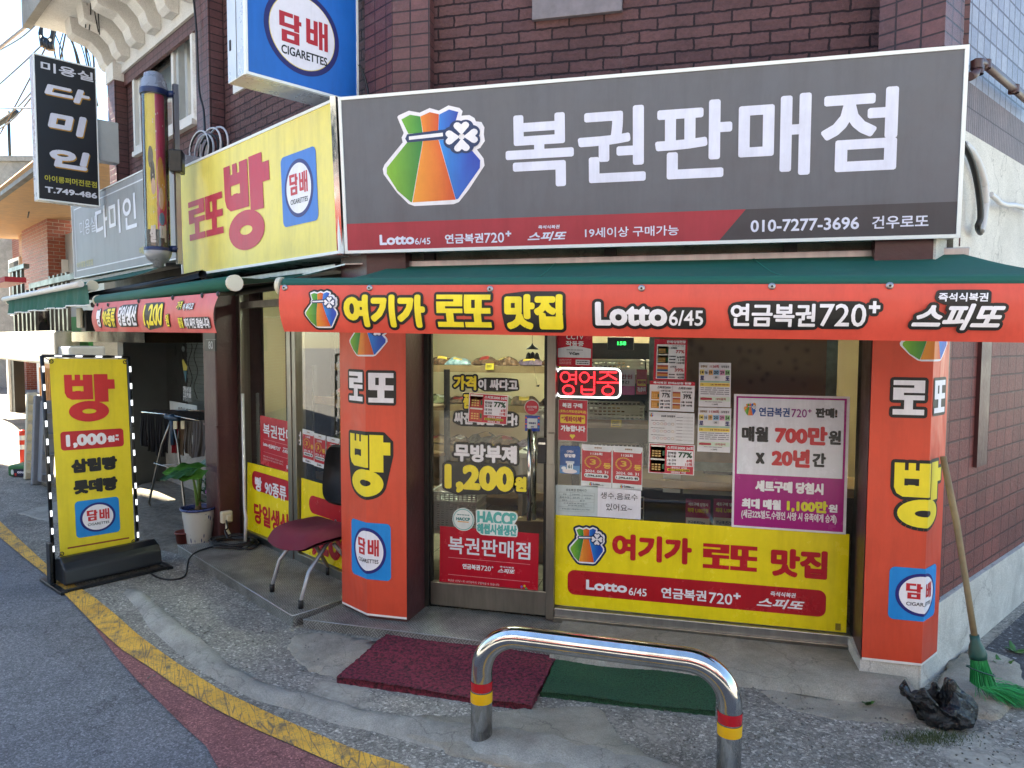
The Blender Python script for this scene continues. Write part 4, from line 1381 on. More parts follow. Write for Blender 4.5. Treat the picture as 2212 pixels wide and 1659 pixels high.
# barber pole on its steel post
ax = LF.at(333, 207, .62)
r_ = 26.5 / FPX * (ax - EYE).dot(fw)
zb = LF.at(345, 536, .62).z
root = thing('barber_pole', (ax.x, ax.y, zb), 'tall clear barber pole with yellow and magenta stripes hanging before the grey salon sign', 'barber pole')
H = ax.z - zb
mb = MB(); mb.lathe([(r_ * .98, 0), (r_ * .98, H)], (ax.x, ax.y, zb), 32); build('clear_tube', mb, MATS['clear_tube'], root)
mb = MB()
pf_ = [(r_ * 1.03, 0), (r_ * 1.06, .01), (r_ * 1.06, .05), (r_ * .98, .06), (r_ * .95, .1), (r_ * .75, .125), (r_ * .72, .15), (r_ * .4, .165), (.0, .17)]
mb.lathe(pf_, (ax.x, ax.y, ax.z), 32); build('dome', mb, M('dome_grey', '#8b9098', .3, .2, var=.1), root)
mb = MB(); mb.lathe([(r_ * 1.065, .0), (r_ * 1.075, .005), (r_ * 1.075, .035), (r_ * 1.065, .04)], (ax.x, ax.y, ax.z), 32); build('collar', mb, M('navy_metal', '#1c2a52', .35, .2), root); mb = MB(); mb.lathe([(r_ * 1.065, -.02), (r_ * 1.075, -.015), (r_ * 1.075, .0), (r_ * 1.0, .005)], (ax.x, ax.y, zb), 32); build('collar', mb, M('navy_metal', '#1c2a52', .35, .2), root)
mb = MB(); mb.lathe([(0, -.14), (r_ * .4, -.138), (r_ * .42, -.11), (r_ * .8, -.085), (r_ * 1.0, -.05), (r_ * 1.06, -.02), (r_ * .9, 0)], (ax.x, ax.y, zb), 32); build('dish', mb, MATS['dome_grey'], root)
# printed drum inside: stripes above, soft abstract colour shapes below
pr = Print()
N = 40
rd = r_ * .72
def drum(a, z): return V((ax.x + rd * cos(a), ax.y + rd * sin(a), zb + z))
class Drum:
    folds = (); lu = rd; lw = 1.0; n = V((0, 0, 0))
    def p(s, u, v, d=0): return V((ax.x + (rd + d) * cos(u), ax.y + (rd + d) * sin(u), zb + v))
dr = Drum()
ac = math.atan2(EYE.y - ax.y, EYE.x - ax.x)
def dband(u0, u1, v0, v1, col, lay=0):
    n = max(2, int((u1 - u0) / .12))
    for i in range(n):
        a, b = u0 + (u1 - u0) * i / n, u0 + (u1 - u0) * (i + 1) / n
        k = len(pr.v)
        d = lay * .0015
        pr.v += [dr.p(a, v0, d), dr.p(b, v0, d), dr.p(b, v1, d), dr.p(a, v1, d)]
        pr.f.append([k, k + 1, k + 2, k + 3]); pr.c += [C(col)] * 4
dband(ac - 3.14, ac + .02, .0, H, '#e6d22c')
dband(ac + .02, ac + 3.14, .0, H, '#c01f62')
def dblob(u, v, ru, rv, col, lay, n=20):
    k = len(pr.v); d = lay * .0015
    pr.v += [dr.p(u + ru * cos(2 * pi * i / n), v + rv * sin(2 * pi * i / n), d) for i in range(n)]
    pr.f.append(list(range(k, k + n))); pr.c += [C(col)] * n
for u, v, ru, rv, col, l in ((-.55, .62, .3, .12, '#1a1a1f', 2), (-.35, .5, .25, .16, '#1a1a1f', 2.2), (.45, .5, .35, .2, '#c98a2a', 2.1), (.7, .38, .3, .2, '#c98a2a', 2.3), (-.3, .42, .22, .09, '#d9b8a4', 3),
                          (.45, .34, .25, .12, '#d9b8a4', 3.1), (.5, .2, .3, .07, '#2b7fae', 3), (-.5, .26, .3, .05, '#d9cf3c', 3.2), (.1, .3, .12, .04, '#c0392b', 3.4)):
    dblob(ac + u, v * H * .95, ru, rv * H * .6, col, l)
dband(ac - 3.14, ac + 3.14, .0, .12 * H, '#15151a', 4)
class DrumT(Drum):
    def p(s, u, v, d=0): return Drum.p(s, u, v, d)
def dtext(t, u0, v0, u1, v1):
    vs, fs = shape(t, (u1 - u0) * rd / (v1 - v0), .04)
    k = len(pr.v); h = v1 - v0
    pr.v += [dr.p(u0 + x * h / rd, v0 + y * h, .0095) for x, y in vs]
    for q in fs:
        pr.f.append([k + i for i in q]); pr.c += [C('#d8d8e0')] * len(q)
dtext('실', ac - .75, .035, ac - .15, .16); dtext('미', ac + .2, .04, ac + .9, .17)
for i in range(14): dblob(ac + random.uniform(-.7, .9), random.uniform(.2, .9) * H, .03, .008, '#e6d8e0', 4)
pr.build('printed_drum', root, mat=MATS['print'])
mb = MB()
pp = LF.at(379, 210, .5)
mb.box((pp.x, pp.y, (zb - .1 + ax.z + .08) / 2), (.035, .035, H + .2), math.atan2(LD.y, LD.x)); build('post', mb, MATS['alu'], root)
for z in (ax.z + .02, zb + .0): mb = MB(); mb.tube([(ax.x + (pp.x - ax.x) * .6, ax.y + (pp.y - ax.y) * .6, z), (pp.x, pp.y, z)], .025, 8); build('bracket', mb, MATS['navy_metal'], root)
mb = MB(); z_ = LF.at(383, 350, .5).z; mb.box((pp.x, pp.y, z_), (.09, .12, .16), .5); build('clamp', mb, MATS['black_metal'], root, bevel=.01)

# ------------------------------------------------------------------ awnings and their banners
def awning(label, fr, u0, u1, ubar0, ubar1, d0, d1, zt, zf, droop=0, val=None):
    """fabric from the cassette on the wall (offset d0, height zt) down to the front bar (offset d1, height zf)."""
    root = thing('awning', fr.p((u0 + u1) / 2, zf, d1), label, 'awning')
    nu, nv = 40, 10
    vs, fs = [], []
    for j in range(nv + 1):
        t = j / nv
        for i in range(nu + 1):
            s_ = i / nu
            ua = ubar0 + (ubar1 - ubar0) * s_
            ub = u0 + (u1 - u0) * s_
            z = zt + (zf - droop * s_ - zt) * t - .035 * sin(pi * t) - .006 * sin(s_ * 23) * sin(pi * t)
            if t == 1: z -= .0
            vs.append(fr.p(ua + (ub - ua) * t, z, d0 + (d1 - d0) * t))
    for j in range(nv):
        for i in range(nu): fs.append([j * (nu + 1) + i, j * (nu + 1) + i + 1, (j + 1) * (nu + 1) + i + 1, (j + 1) * (nu + 1) + i])
    mb = MB(); mb.mesh(vs, fs, 0, True)
    build('fabric', mb, MATS['green_fabric'], root)
    for i in (13, 27):
        mb = MB(); mb.tube([vs[j * (nu + 1) + i] + V((0, 0, .002)) for j in range(nv + 1)], .0022, 5); build('seam', mb, M('seam_thread', '#2f7a68', .7), root)
    A, Bq = fr.p(u0, zf - .03, d1 - .01), fr.p(u1, zf - .03 - droop, d1 - .01)
    mb = MB(); mb.tube([A, Bq], .036, 12); build('front_bar', mb, MATS['green_fabric'], root)
    for P, sg in ((A, -1), (Bq, 1)):
        q = P + fr.U.normalized() * sg * .012
        mb = MB(); mb.tube([q, q + fr.U.normalized() * sg * .022], .040, 14)
        build('end_cap', mb, MATS['ivory_plastic'], root)
    mb = MB(); mb.fbox(fr, ubar0 - .03, ubar1 + .03, zt - .012, zt + .028, d0 - .12, d0 + .012); build('cassette', mb, MATS['alu'], root, bevel=.004)
    return root

AWU0, AWU1 = MF.px(850, 570, .2)[0], MF.px(2078, 545, .2)[0]
AD = 1.0                                                # reach of the main awning
vt0, vt1 = MF.px(609, 616, AD), MF.px(2212, 612, AD)
root_aw = awning('long green awning over the shop front carrying the red banner', MF, vt0[0] + .012, AWU1 + .3, AWU0, AWU1, .2, AD, MF.px(1400, 563, .2)[1], vt0[1] + .028, .04)
zc = MF.px(1400, 563, .2)[1]
for s_ in (.1, .9):
    mb = MB()
    ua = AWU0 + (AWU1 - AWU0) * s_
    ue = vt0[0] + (AWU1 - vt0[0]) * (.28 if s_ < .5 else .72)
    mid = MF.p(ua + (.42 if s_ < .5 else -.42), zc - .2, .62)
    mb.tube([MF.p(ua, zc - .07, .22), mid], .022, 8); mb.tube([mid, MF.p(ua, vt0[1] - .03, AD - .05)], .018, 8)
    build('folding_arm', mb, MATS['dark_frame'], root_aw)

AB = AD + .05
bR = MF.at(2212, 612, AB); bRb = MF.at(2212, 739, AB)
TL_, TR_ = MF.at(609, 616, AB), bR
BL_, BR_ = MF.at(607.5, 716, AB), bRb
ext = 1.06
f = Fr(BL_, (TR_ - TL_) * ext, ((TL_ - BL_) + (TR_ - BR_)) / 2)
class Wavy(Fr):
    """Hanging banner: the sheet bellies and ripples a little."""
    def p(s, u, v, d=0.0):
        sag = s.amp * (.5 * sin(u * 21 + .7) + .3 * sin(u * 37 + 1.1) + .35 * sin(u * 9)) * (1.05 - v) ** .8 + s.belly * sin(pi * max(0, min(1, v))) - s.tuck * (1 - v) ** 2
        return s.o + s.U * u + s.W * v + s.n * (d + sag)
def wavy(fr, amp, belly, tuck):
    w = Wavy(fr.o, fr.U, fr.W)
    w.amp, w.belly, w.tuck = amp, belly, tuck
    w.vcuts = tuple(i / 8 for i in range(1, 8))
    w.folds = tuple(i / 40 for i in range(1, 40)) if False else ()
    return w
def ripple(pr, f, col, nu=90, nv=8, lay=0):
    for i in range(nu):
        for j in range(nv): pr.rect(f, i / nu, j / nv, (i + 1) / nu, (j + 1) / nv, col, lay)
def weld(o):
    m = o.modifiers.new('weld', 'WELD'); m.merge_threshold = 1e-5
    o.data.polygons.foreach_set('use_smooth', [True] * len(o.data.polygons))
    return o
fw_ = wavy(f, .006, .02, .03)
fw_.o = f.o
bx = lambda *q: fw_.box(*q)
root = thing('banner', f.p(.5, 0, .0), 'long red banner with yellow and white outlined lettering hung along the front awning', 'banner')
pr = Print(); ripple(pr, fw_, '#d8503f'); weld(pr.build('sheet', root, mat=MATS['print_vinyl']))
pr = Print()
bag(pr, fw_, *bx(663, 708, 733, 628), outline='#141414', lay=2)
Y2 = '#f0dc2c'
for t, b in (('여기가', (747, 706, 921, 637)), ('로또', (946, 706, 1062, 637)), ('맛집', (1092, 711, 1217, 636))):
    pr.text(fw_, t, *bx(*b), Y2, w=0 if t == '로또' else .06, ol=.085, lay=2, heavy=t == '로또')
lotto(pr, fw_, bx(1286, 703.5, 1442, 653), bx(1445, 703.5, 1519, 671), ol=.13)
pension(pr, fw_, bx(1577, 705, 1761, 657), bx(1768, 705, 1870, 657), bx(1874, 677, 1899, 651), ol=.13)
speedo(pr, fw_, bx(2023, 652, 2131, 633), bx(1966, 712, 2166, 657), ol=.12)
pr.build('lettering', root, mat=MATS['print_vinyl'])
for x, y in ((617, 620), (800, 620.5), (1060, 623), (1386, 621), (1667, 617), (1921, 615.5)):
    u, v = fw_.px(x, y + 2)
    P = fw_.p(u, v, .004)
    mb = MB(); mb.lathe([(0, .007), (.007, .007), (.012, .004), (.014, 0)], P, 14, ax=f.n)
    mb.lathe([(0, .009), (.004, .009), (.005, .006)], P, 8, ax=f.n, m=1); build('grommet', mb, [MATS['alu'], MATS['black_metal']], root)

# awning and banner over the side window
AD2 = 1.0
l0, l1 = LF.px(212, 655, AD2), LF.px(476, 632, AD2)
awb0, awb1 = LF.px(390, 624, .22)[0], LF.px(722, 582, .22)[0]
root2 = awning('green awning over the side window carrying the short red bread banner', LF, l0[0] - .0, l1[0] + .12, awb0, awb1, .22, AD2, LF.px(560, 602, .22)[1], l0[1] + .05, .0)
zc2 = LF.px(560, 602, .22)[1]
for ua, sg in ((awb0 + .25, 1), (awb1 - .15, -1)):
    mb = MB()
    mid = LF.p(ua + sg * .6, zc2 - .12, .5)
    mb.tube([LF.p(ua, zc2 - .06, .22), mid], .024, 8); mb.tube([mid, LF.p(ua + sg * .05, l0[1], AD2 - .04)], .02, 8)
    build('folding_arm', mb, MATS['dark_frame'], root2)
BL_, BR_, TL_, TR_ = LF.at(201, 716, AD2 + .05), LF.at(470, 720, AD2 + .05), LF.at(212, 655, AD2 + .05), LF.at(476, 632, AD2 + .05)
f = Fr(BL_, ((TR_ - TL_) + (BR_ - BL_)) / 2, ((TL_ - BL_) + (TR_ - BR_)) / 2)
fw_ = wavy(f, .008, .02, .02)
bx = lambda *q: fw_.box(*q)
root = thing('banner', f.p(.5, 0, 0), 'short red banner with a yellow price in large figures on the side awning', 'banner')
pr = Print(); ripple(pr, fw_, '#cf625f', 50, 8); weld(pr.build('sheet', root, mat=MATS['print_vinyl']))
pr = Print()
for t, b, c in (('빵', (214, 706, 226, 668), WHITE), ('90종류', (226, 706, 257, 666), Y2), ('당일생산', (260, 704, 303, 659), WHITE), ('1,200', (312, 710, 363, 655), Y2), ('원', (363, 705, 373, 679), Y2),
                ('가격', (388, 669, 402, 650), Y2), ('이 싸다고', (402, 671, 429, 654), WHITE), ('품질', (386, 708, 400, 686), Y2), ('까지 싸진 않습니다!', (400, 709, 460, 686), WHITE)):
    pr.text(fw_, t, *bx(*b), c, w=.035, ol=.06, lay=2)
pr.build('lettering', root, mat=MATS['print_vinyl'])
for x, y in ((214, 657), (237, 657), (302, 649), (376, 642), (440, 637), (474, 634)):
    u, v = fw_.px(x, y + 1.5)
    mb = MB(); mb.lathe([(0, .007), (.007, .007), (.014, 0)], fw_.p(u, v, .004), 12, ax=f.n); build('grommet', mb, MATS['black_metal'], root)

# salon awning further along, with a plain frilled valance
AD3 = 1.0
v0_, v1_ = LF.px(20, 650, AD3), LF.px(194, 622, AD3)
sb1 = LF.px(391, 567, .3)[0]
root3 = awning('green awning with a plain green valance over the hair salon', LF, v0_[0], v1_[0], v0_[0] - .1, sb1 - .35, .3, AD3, LF.px(300, 585, .3)[1], v0_[1] + .03, .0)
f = Fr(LF.at(20, 677, AD3 + .04), LF.at(190, 656, AD3 + .04) - LF.at(20, 677, AD3 + .04), (0, 0, .17))
f = Fr(f.o, V((f.U.x, f.U.y, 0)), (0, 0, v0_[1] - f.o.z))
mb = MB()
vs, fs = [], []
for j in range(5):
    for i in range(91):
        t = j / 4
        w = .028 * (1 - t) * (sin(i * .62) * .6 + .4 * sin(i * 1.21 + 1))
        vs.append(f.p(i / 90, t - (.08 * (1 - t) * (.5 + .5 * sin(i * .31))), w))
for j in range(4):
    for i in range(90): fs.append([j * 91 + i, j * 91 + i + 1, (j + 1) * 91 + i + 1, (j + 1) * 91 + i])
mb.mesh(vs, fs, 0, True); build('valance', mb, MATS['green_fabric'], root3)
mb = MB(); mb.tube(vs[:91:2], .007, 6); build('valance_hem', mb, MATS['white_trim'], root3)
mb = MB(); mb.tube([f.p(0, 1.03, .04), f.p(1, 1.03, .04)], .022, 10); build('trim_rail', mb, MATS['white_trim'], root3)
mb = MB()
zc3 = LF.px(300, 585, .3)[1]
mb.tube([LF.p(sb1 - .6, zc3 - .26, .3), LF.p(v1_[0] + 1.1, zc3 - .2, .62), LF.p(v1_[0] - .2, v1_[1] - .05, AD3 - .05)], .03, 8)
build('folding_arm', mb, MATS['dark_frame'], root3)

# metal flashing bent over the corner between the two awnings
mb = MB()
pa, pb, pc = LF.at(653, 592, .3), MF.at(745, 569, .26), MF.at(856, 566, .2)
for a, b in ((pa, pb), (pb, pc)):
    mb.face([a, b, b + V((.03, .16, .03)), a + V((.03, .16, .03))]); mb.face([a + V((0, 0, -.008)), b + V((0, 0, -.008)), b, a])
build('flashing_sheet', mb, MATS['alu'], None, 'bent grey metal flashing sheet at the corner between the two awnings', 'flashing')
# ------------------------------------------------------------------ printed wraps on the two front pillars
ORG = '#d04a30'
def wrap(plan, z0, z1, label, loc):
    fo = Fold(plan)
    root = thing('pillar_banner', loc, label, 'banner')
    pr = Print()
    U = fo.cu[-1]
    pr.rect(fo, 0, z0, U, z1, ORG, 0, .004)
    pr.rect(fo, 0, z0, U, z0 + .012, '#e7e3de', 1, .004)
    pr.build('sheet', root, mat=MATS['print_wrap'])
    return fo, root
p0 = LF.p(-.262, 0, .243)
k_ = V((-1.758, 3.68))
fo, root = wrap([(p0.x, p0.y), (-1.758, 3.68), (-1.515, 3.68)], .075, 2.0, 'orange printed wrap on the pillar left of the entrance door with yellow letters', (-1.7, 3.7, .07))
def fb(fo, i0, xl, yb, i1, xr, yt):
    a, b = fo.px(xl, yb, i0), fo.px(xr, yt, i1)
    return a[0], a[1], b[0], b[1]
pr = Print()
bag(pr, fo, *fb(fo, 0, 757, 769, 1, 839, 684), base=.004)
pr.text(fo, '로', *fb(fo, 0, 757, 864, 0, 785, 804), WHITE, ol=.09, heavy=True, base=.004)
pr.text(fo, '또', *fb(fo, 1, 797, 869, 1, 851, 806), WHITE, ol=.09, heavy=True, base=.004)
pr.text(fo, '빵', *fb(fo, 0, 760, 1064, 1, 844, 938), Y2, ol=.05, heavy=True, base=.004)
cig(pr, fo, *fb(fo, 0, 762, 1237, 1, 845, 1132), base=.004)
pr.build('lettering', root, mat=MATS['print'])

rw = [(.842, 3.652), (1.098, 3.648), (1.098 + .57 * .205, 3.648 + .82 * .205)]
fo, root = wrap(rw, .125, 2.0, 'orange printed wrap on the right end pillar next to the alley and the broom', (.97, 3.66, .0))
pr = Print()
bag(pr, fo, *fb(fo, 0, 1941, 780, 1, 2046, 684), base=.004)
pr.text(fo, '로', *fb(fo, 0, 1927, 895, 0, 1998, 822), WHITE, ol=.09, heavy=True, base=.004)
pr.text(fo, '또', *fb(fo, 1, 2014, 893, 1, 2039, 820), WHITE, ol=.09, heavy=True, base=.004)
pr.text(fo, '빵', *fb(fo, 0, 1927, 1136, 1, 2030, 990), Y2, ol=.05, heavy=True, base=.004)
cig(pr, fo, *fb(fo, 0, 1917, 1335, 1, 2020, 1215), base=.004)
pr.build('lettering', root, mat=MATS['print'])

# ------------------------------------------------------------------ stickers and notices on the glass
PB = .004                                            # notices hang just inside the panes
def notice(name, label, cat, fr, q, bg, d=PB, group=None, mat='print_film'):
    """q: bottom-left and top-right survey marks -> unit frame and its print, background laid."""
    f = fr.subpx(*q, d) if len(q) == 4 else Fr(fr.at(*q[0], d), fr.at(*q[1], d) - fr.at(*q[0], d), fr.at(*q[2], d) - fr.at(*q[0], d))
    pr = Print()
    if bg: pr.rect(f, 0, 0, 1, 1, bg, 0)
    pr.fin = lambda: pr.build(name, None, label, cat, group, MATS[mat])
    return f, pr

# -- door glass
SD = .005
f, pr = notice('window_sticker', 'yellow and white outlined slogan letters on the entrance door glass above the small red notice', 'sticker', MF, (980, 842, 1119, 815), None, SD)
for t, q, c in (('가격', (980, 842, 1029, 812), Y2), ('이 싸다고', (1033, 842, 1119, 820), '#d9d9e0')): pr.text(MF, t, *MF.box(*q, SD), c, w=.05, ol=.14, lay=2, base=SD)
pr.text(MF, '품', *MF.box(1001, 882, 1019, 852, SD), Y2, w=.05, ol=.12, lay=2, base=SD)
pr.text(MF, '싸진 않습니다!', *MF.box(981, 916, 1118, 893, SD), '#d9d9e0', w=.05, ol=.14, lay=2, base=SD)
pr.fin()
f, pr = notice('window_sticker', 'white and yellow outlined price lettering across the middle of the entrance door glass', 'sticker', MF, (981, 995, 1117, 962), None, SD)
pr.text(MF, '무방부제', *MF.box(981, 996, 1117, 963, SD), '#e2e2ea', w=.05, ol=.13, lay=2, base=SD)
pr.text(MF, '1,200', *MF.box(961, 1062, 1111, 1008, SD), Y2, w=.07, ol=.09, lay=4, base=SD)
pr.text(MF, '원', *MF.box(1112, 1061, 1138, 1030, SD), Y2, w=.07, ol=.14, lay=4, base=SD)
pr.fin()

def ticket(pr, f, x0, y0, x1, y1):
    """orange scratch ticket picture"""
    pr.rect(f, x0, y0, x1, y1, '#c98a35', 1)
    h = (y1 - y0)
    for k in (0, .5):
        pr.rect(f, x0, y0 + h * (k + .44), x1, y0 + h * (k + .5), '#e8e4da', 2)
        pr.rect(f, x0 + (x1 - x0) * .82, y0 + h * (k + .12), x1 - (x1 - x0) * .04, y0 + h * (k + .3), '#1f5a36', 2)
        for r_ in range(3):
            for c_ in range(3): pr.rect(f, x0 + (x1 - x0) * (.1 + c_ * .22), y0 + h * (k + .07 + r_ * .09), x0 + (x1 - x0) * (.26 + c_ * .22), y0 + h * (k + .12 + r_ * .09), '#e3b56a', 2)
    pr.rect(f, x0, y1 - h * .05, x1, y1, '#e8e4da', 2.2)

def pct_notice(q, label, fr=MF, d=PB):
    f, pr = notice('notice', label, 'notice', fr, q, '#e9e6ea', d)
    pr.rect(f, .02, .02, .98, .98, '#b72138', 1)
    ticket(pr, f, .04, .05, .36, .95)
    pr.rect(f, .4, .28, .97, .8, '#e9e7ee', 2)
    pr.text(f, '스피또2000 56회', .4, .84, .97, .94, WHITE, w=.03)
    pr.text(f, '판매점', .42, .665, .6, .75, '#1a1a1a', w=.03, lay=3); pr.text(f, '입고율', .42, .56, .6, .645, '#1a1a1a', w=.03, lay=3)
    pr.text(f, '77%', .65, .57, .95, .76, '#1f4a34', w=.06, lay=3)
    pr.text(f, '1등 잔여', .42, .43, .6, .51, '#1a1a1a', w=.02, lay=3); pr.text(f, '6매', .83, .42, .95, .53, '#b1182c', w=.04, lay=3)
    pr.text(f, '2등 잔여', .42, .31, .6, .39, '#1a1a1a', w=.02, lay=3); pr.text(f, '11매', .81, .3, .95, .41, '#b1182c', w=.04, lay=3)
    pr.text(f, '1등당첨금 10억원', .5, .195, .84, .26, WHITE, w=.02); pr.rect(f, .42, .11, .9, .185, '#e8cf3a', 2)
    pr.text(f, '세트구매당첨시 20억원', .43, .115, .89, .18, '#1a1a1a', w=.03, lay=3); pr.text(f, '2등당첨금 1억원', .5, .035, .82, .1, WHITE, w=.02)
    pr.fin()
pct_notice(((1011, 911), (1095, 918), (1014, 848)), 'small red notice reading 77 percent stuck over the slogan on the entrance door', MF, SD + .012)
pct_notice(((1400.5, 1021), (1499, 1027), (1402, 957)), 'red 77 percent notice at the foot of the paper column in the shop window')

f, pr = notice('window_sticker', 'round food safety badge and teal letters low on the entrance door glass', 'sticker', MF, (978, 1146, 1025, 1098), None, SD)
a = MF.px(1001, 1122, SD)[0]; b = MF.px(1001, 1122, SD)[1]; r_ = MF.px(1025, 1122, SD)[0] - a
pr.ell(MF, a, b, r_, r_, '#dfe9e8', 1, SD); pr.ell(MF, a, b, r_ * .92, r_ * .92, '#5fb0aa', 2, SD); pr.ell(MF, a, b, r_ * .86, r_ * .86, '#e4ebe9', 3, SD)
pr.text(MF, 'HACCP', a - r_ * .62, b - .006, a + r_ * .62, b + .013, '#3a8f8c', w=.06, lay=4, base=SD)
pr.rect(MF, a - r_ * .5, b - .016, a + r_ * .5, b - .011, '#e0a03a', 4, SD)
pr.lines(MF, a - r_ * .55, b + .022, a + r_ * .55, b + .034, 1, '#5a8a88', 4, SD)
pr.text(MF, 'HACCP', *MF.box(1031, 1130, 1116, 1108, SD), '#5fb5ae', w=.06, ol=.09, olc='#e6eeec', lay=2, base=SD)
pr.text(MF, '해썹시설생산', *MF.box(1031, 1152, 1117, 1135, SD), '#5fb5ae', w=.05, ol=.1, olc='#e6eeec', lay=4, base=SD)
pr.fin()

def red_poster(q, label, fr, crop=False):
    f, pr = notice('poster', label, 'poster', fr, q, '#b5162b', PB if fr is LF else SD - .002)
    pr.text(f, '복권판매점', .09, .6, .92 if not crop else 1.06, .86, '#e3e6f0', w=.02)
    pr.rect(f, .09, .53, .92, .537, '#d98a92', 1); pr.rect(f, .09, .27, .92, .277, '#d98a92', 1)
    if crop: lotto(pr, f, (.09, .4, .2, .47), (.205, .4, .26, .44))
    pension(pr, f, (.24, .38, .42, .46), (.43, .38, .53, .455), (.535, .43, .555, .46), w=.04)
    speedo(pr, f, (.62, .45, .76, .475), (.6, .37, .77, .44))
    pr.text(f, '복권은 1인당 1회 10만원까지 구입하실 수 있습니다.', .09, .17, .62, .205, '#e3d0d4'); pr.text(f, '만 19세부터 복권 구매와 당첨금 수령이 가능합니다.', .09, .115, .62, .15, '#e3d0d4')
    pr.text(f, '동행복권', .7, .07, .86, .15, '#e3e6f0', w=.05)
    for i, c in enumerate(('#4fa06a', '#d9c23a', '#7a5fb0', '#c9a0b8', '#5f9fd0')): pr.ell(f, .86 + .025 * cos(i * 1.25), .17 + .04 * sin(i * 1.25), .011, .018, c, 2 + i * .1)
    pr.fin()
red_poster(((949, 1277), (1161.5, 1298.5), (950.5, 1136)), 'dark red lottery poster across the bottom of the entrance door', MF)

f, pr = notice('window_sticker', 'round red seller sticker above the payment square on the entrance door', 'sticker', MF, (1134, 895, 1164, 864), None, SD)
a, b = MF.px(1149, 879.5, SD); r_ = MF.px(1164, 879, SD)[0] - a
pr.ell(MF, a, b, r_ * 1.08, r_ * 1.08, '#c9c9c9', 1, SD); pr.ell(MF, a, b - .002, r_, r_, '#b51e34', 2, SD)
pr.text(MF, '복권판매점', a - r_ * .7, b - .006, a + r_ * .7, b + .008, WHITE, lay=3, base=SD); pr.lines(MF, a - r_ * .5, b - .02, a + r_ * .5, b - .01, 2, '#e0b0b8', 3, SD)
pr.fin()
f, pr = notice('window_sticker', 'blue framed payment sticker on the door behind the upright handle', 'sticker', MF, (1134, 931, 1166, 898), '#1f3f9a', SD)
for k in range(4): pr.rect(f, 0, .2 + k * .2, .12, .3 + k * .2, '#d8572c' if k % 2 else '#7a2f8f', 1); pr.rect(f, .88, .2 + k * .2, 1, .3 + k * .2, '#d8572c' if k % 2 else '#2f8fd0', 1)
pr.rect(f, .16, .2, .84, .82, '#c9d4d9', 1)
pr.text(f, '제로페이', .25, .45, .75, .58, '#1c2f6a', w=.06); pr.text(f, 'zero', .4, .24, .62, .33, '#1c2f6a', w=.05)
pr.fin()

# -- yellow bands low on the glass
f, pr = notice('window_sticker', 'big yellow printed band across the bottom of the shop window', 'sticker', MF, ((1199, 1306), (1828, 1367), (1200.5, 1112)), YEL, PB)
bx = lambda *q: MF.box(*q, PB)
K = dict(base=PB)
bag(pr, MF, *bx(1229, 1214, 1307, 1140), outline='#22304a', lay=2, **K)
for t, q in (('여기가', (1322, 1207, 1495, 1163)), ('로또', (1518, 1226, 1636, 1181)), ('맛집', (1664, 1243, 1788, 1191))):
    pr.text(MF, t, *bx(*q), '#b91c26', w=0 if t == '로또' else .055, heavy=t == '로또', **K)
q = bx(1226, 1283, 1785, 1276)
pr.rrect(MF, q[0], q[1], q[2], q[3], .04, '#b01a26', 1, PB)
lotto(pr, MF, bx(1266, 1273, 1355, 1259), bx(1358, 1285, 1397, 1272), **K)
pension(pr, MF, bx(1428, 1291, 1526, 1276), bx(1531, 1302, 1582, 1283), bx(1584, 1293, 1600, 1281), **K)
speedo(pr, MF, bx(1664, 1287, 1719, 1281), bx(1634, 1310, 1738, 1298), **K)
pr.rect(MF, *bx(1804, 1361, 1816, 1347), '#8a7a2a', 2, PB)
pr.fin()
def lband(q, label, draw):
    f, pr = notice('window_sticker', label, 'sticker', LF, q, YEL, PB)
    draw(pr); pr.fin()
bl = lambda *q: LF.box(*q, PB)
def d1(pr):
    q = bl(545, 1056, 628, 1040); pr.rrect(LF, q[0], q[1], q[2], q[3], .06, '#b51c2c', 1, PB)
    pr.text(LF, '빵', *bl(552, 1059, 566, 1032), WHITE, w=.04, base=PB); pr.text(LF, '90종류', *bl(573, 1068, 619, 1052), WHITE, w=.03, base=PB)
    pr.text(LF, '당일생산', *bl(550, 1128, 626, 1112), '#b51c26', w=.04, base=PB)
lband(((534, 1143), (634.5, 1184), (534.5, 998)), 'yellow printed band low on the side window next to the salon pillar', d1)
def d2(pr):
    q = bl(668, 1106, 745, 1092); pr.rrect(LF, q[0], q[1], q[2] + .2, q[3], .06, '#b51c2c', 1, PB)
    pr.text(LF, '1,200', *bl(658, 1190, 765, 1165), '#b51c26', w=.07, base=PB)
lband(((650, 1191), (752, 1236), (651, 1032)), 'yellow printed band on the side window half hidden behind the red-seated chair', d2)
red_poster(((563, 1002), (646, 1029), (562, 897)), 'dark red lottery poster in the side window above the yellow band', LF, True)

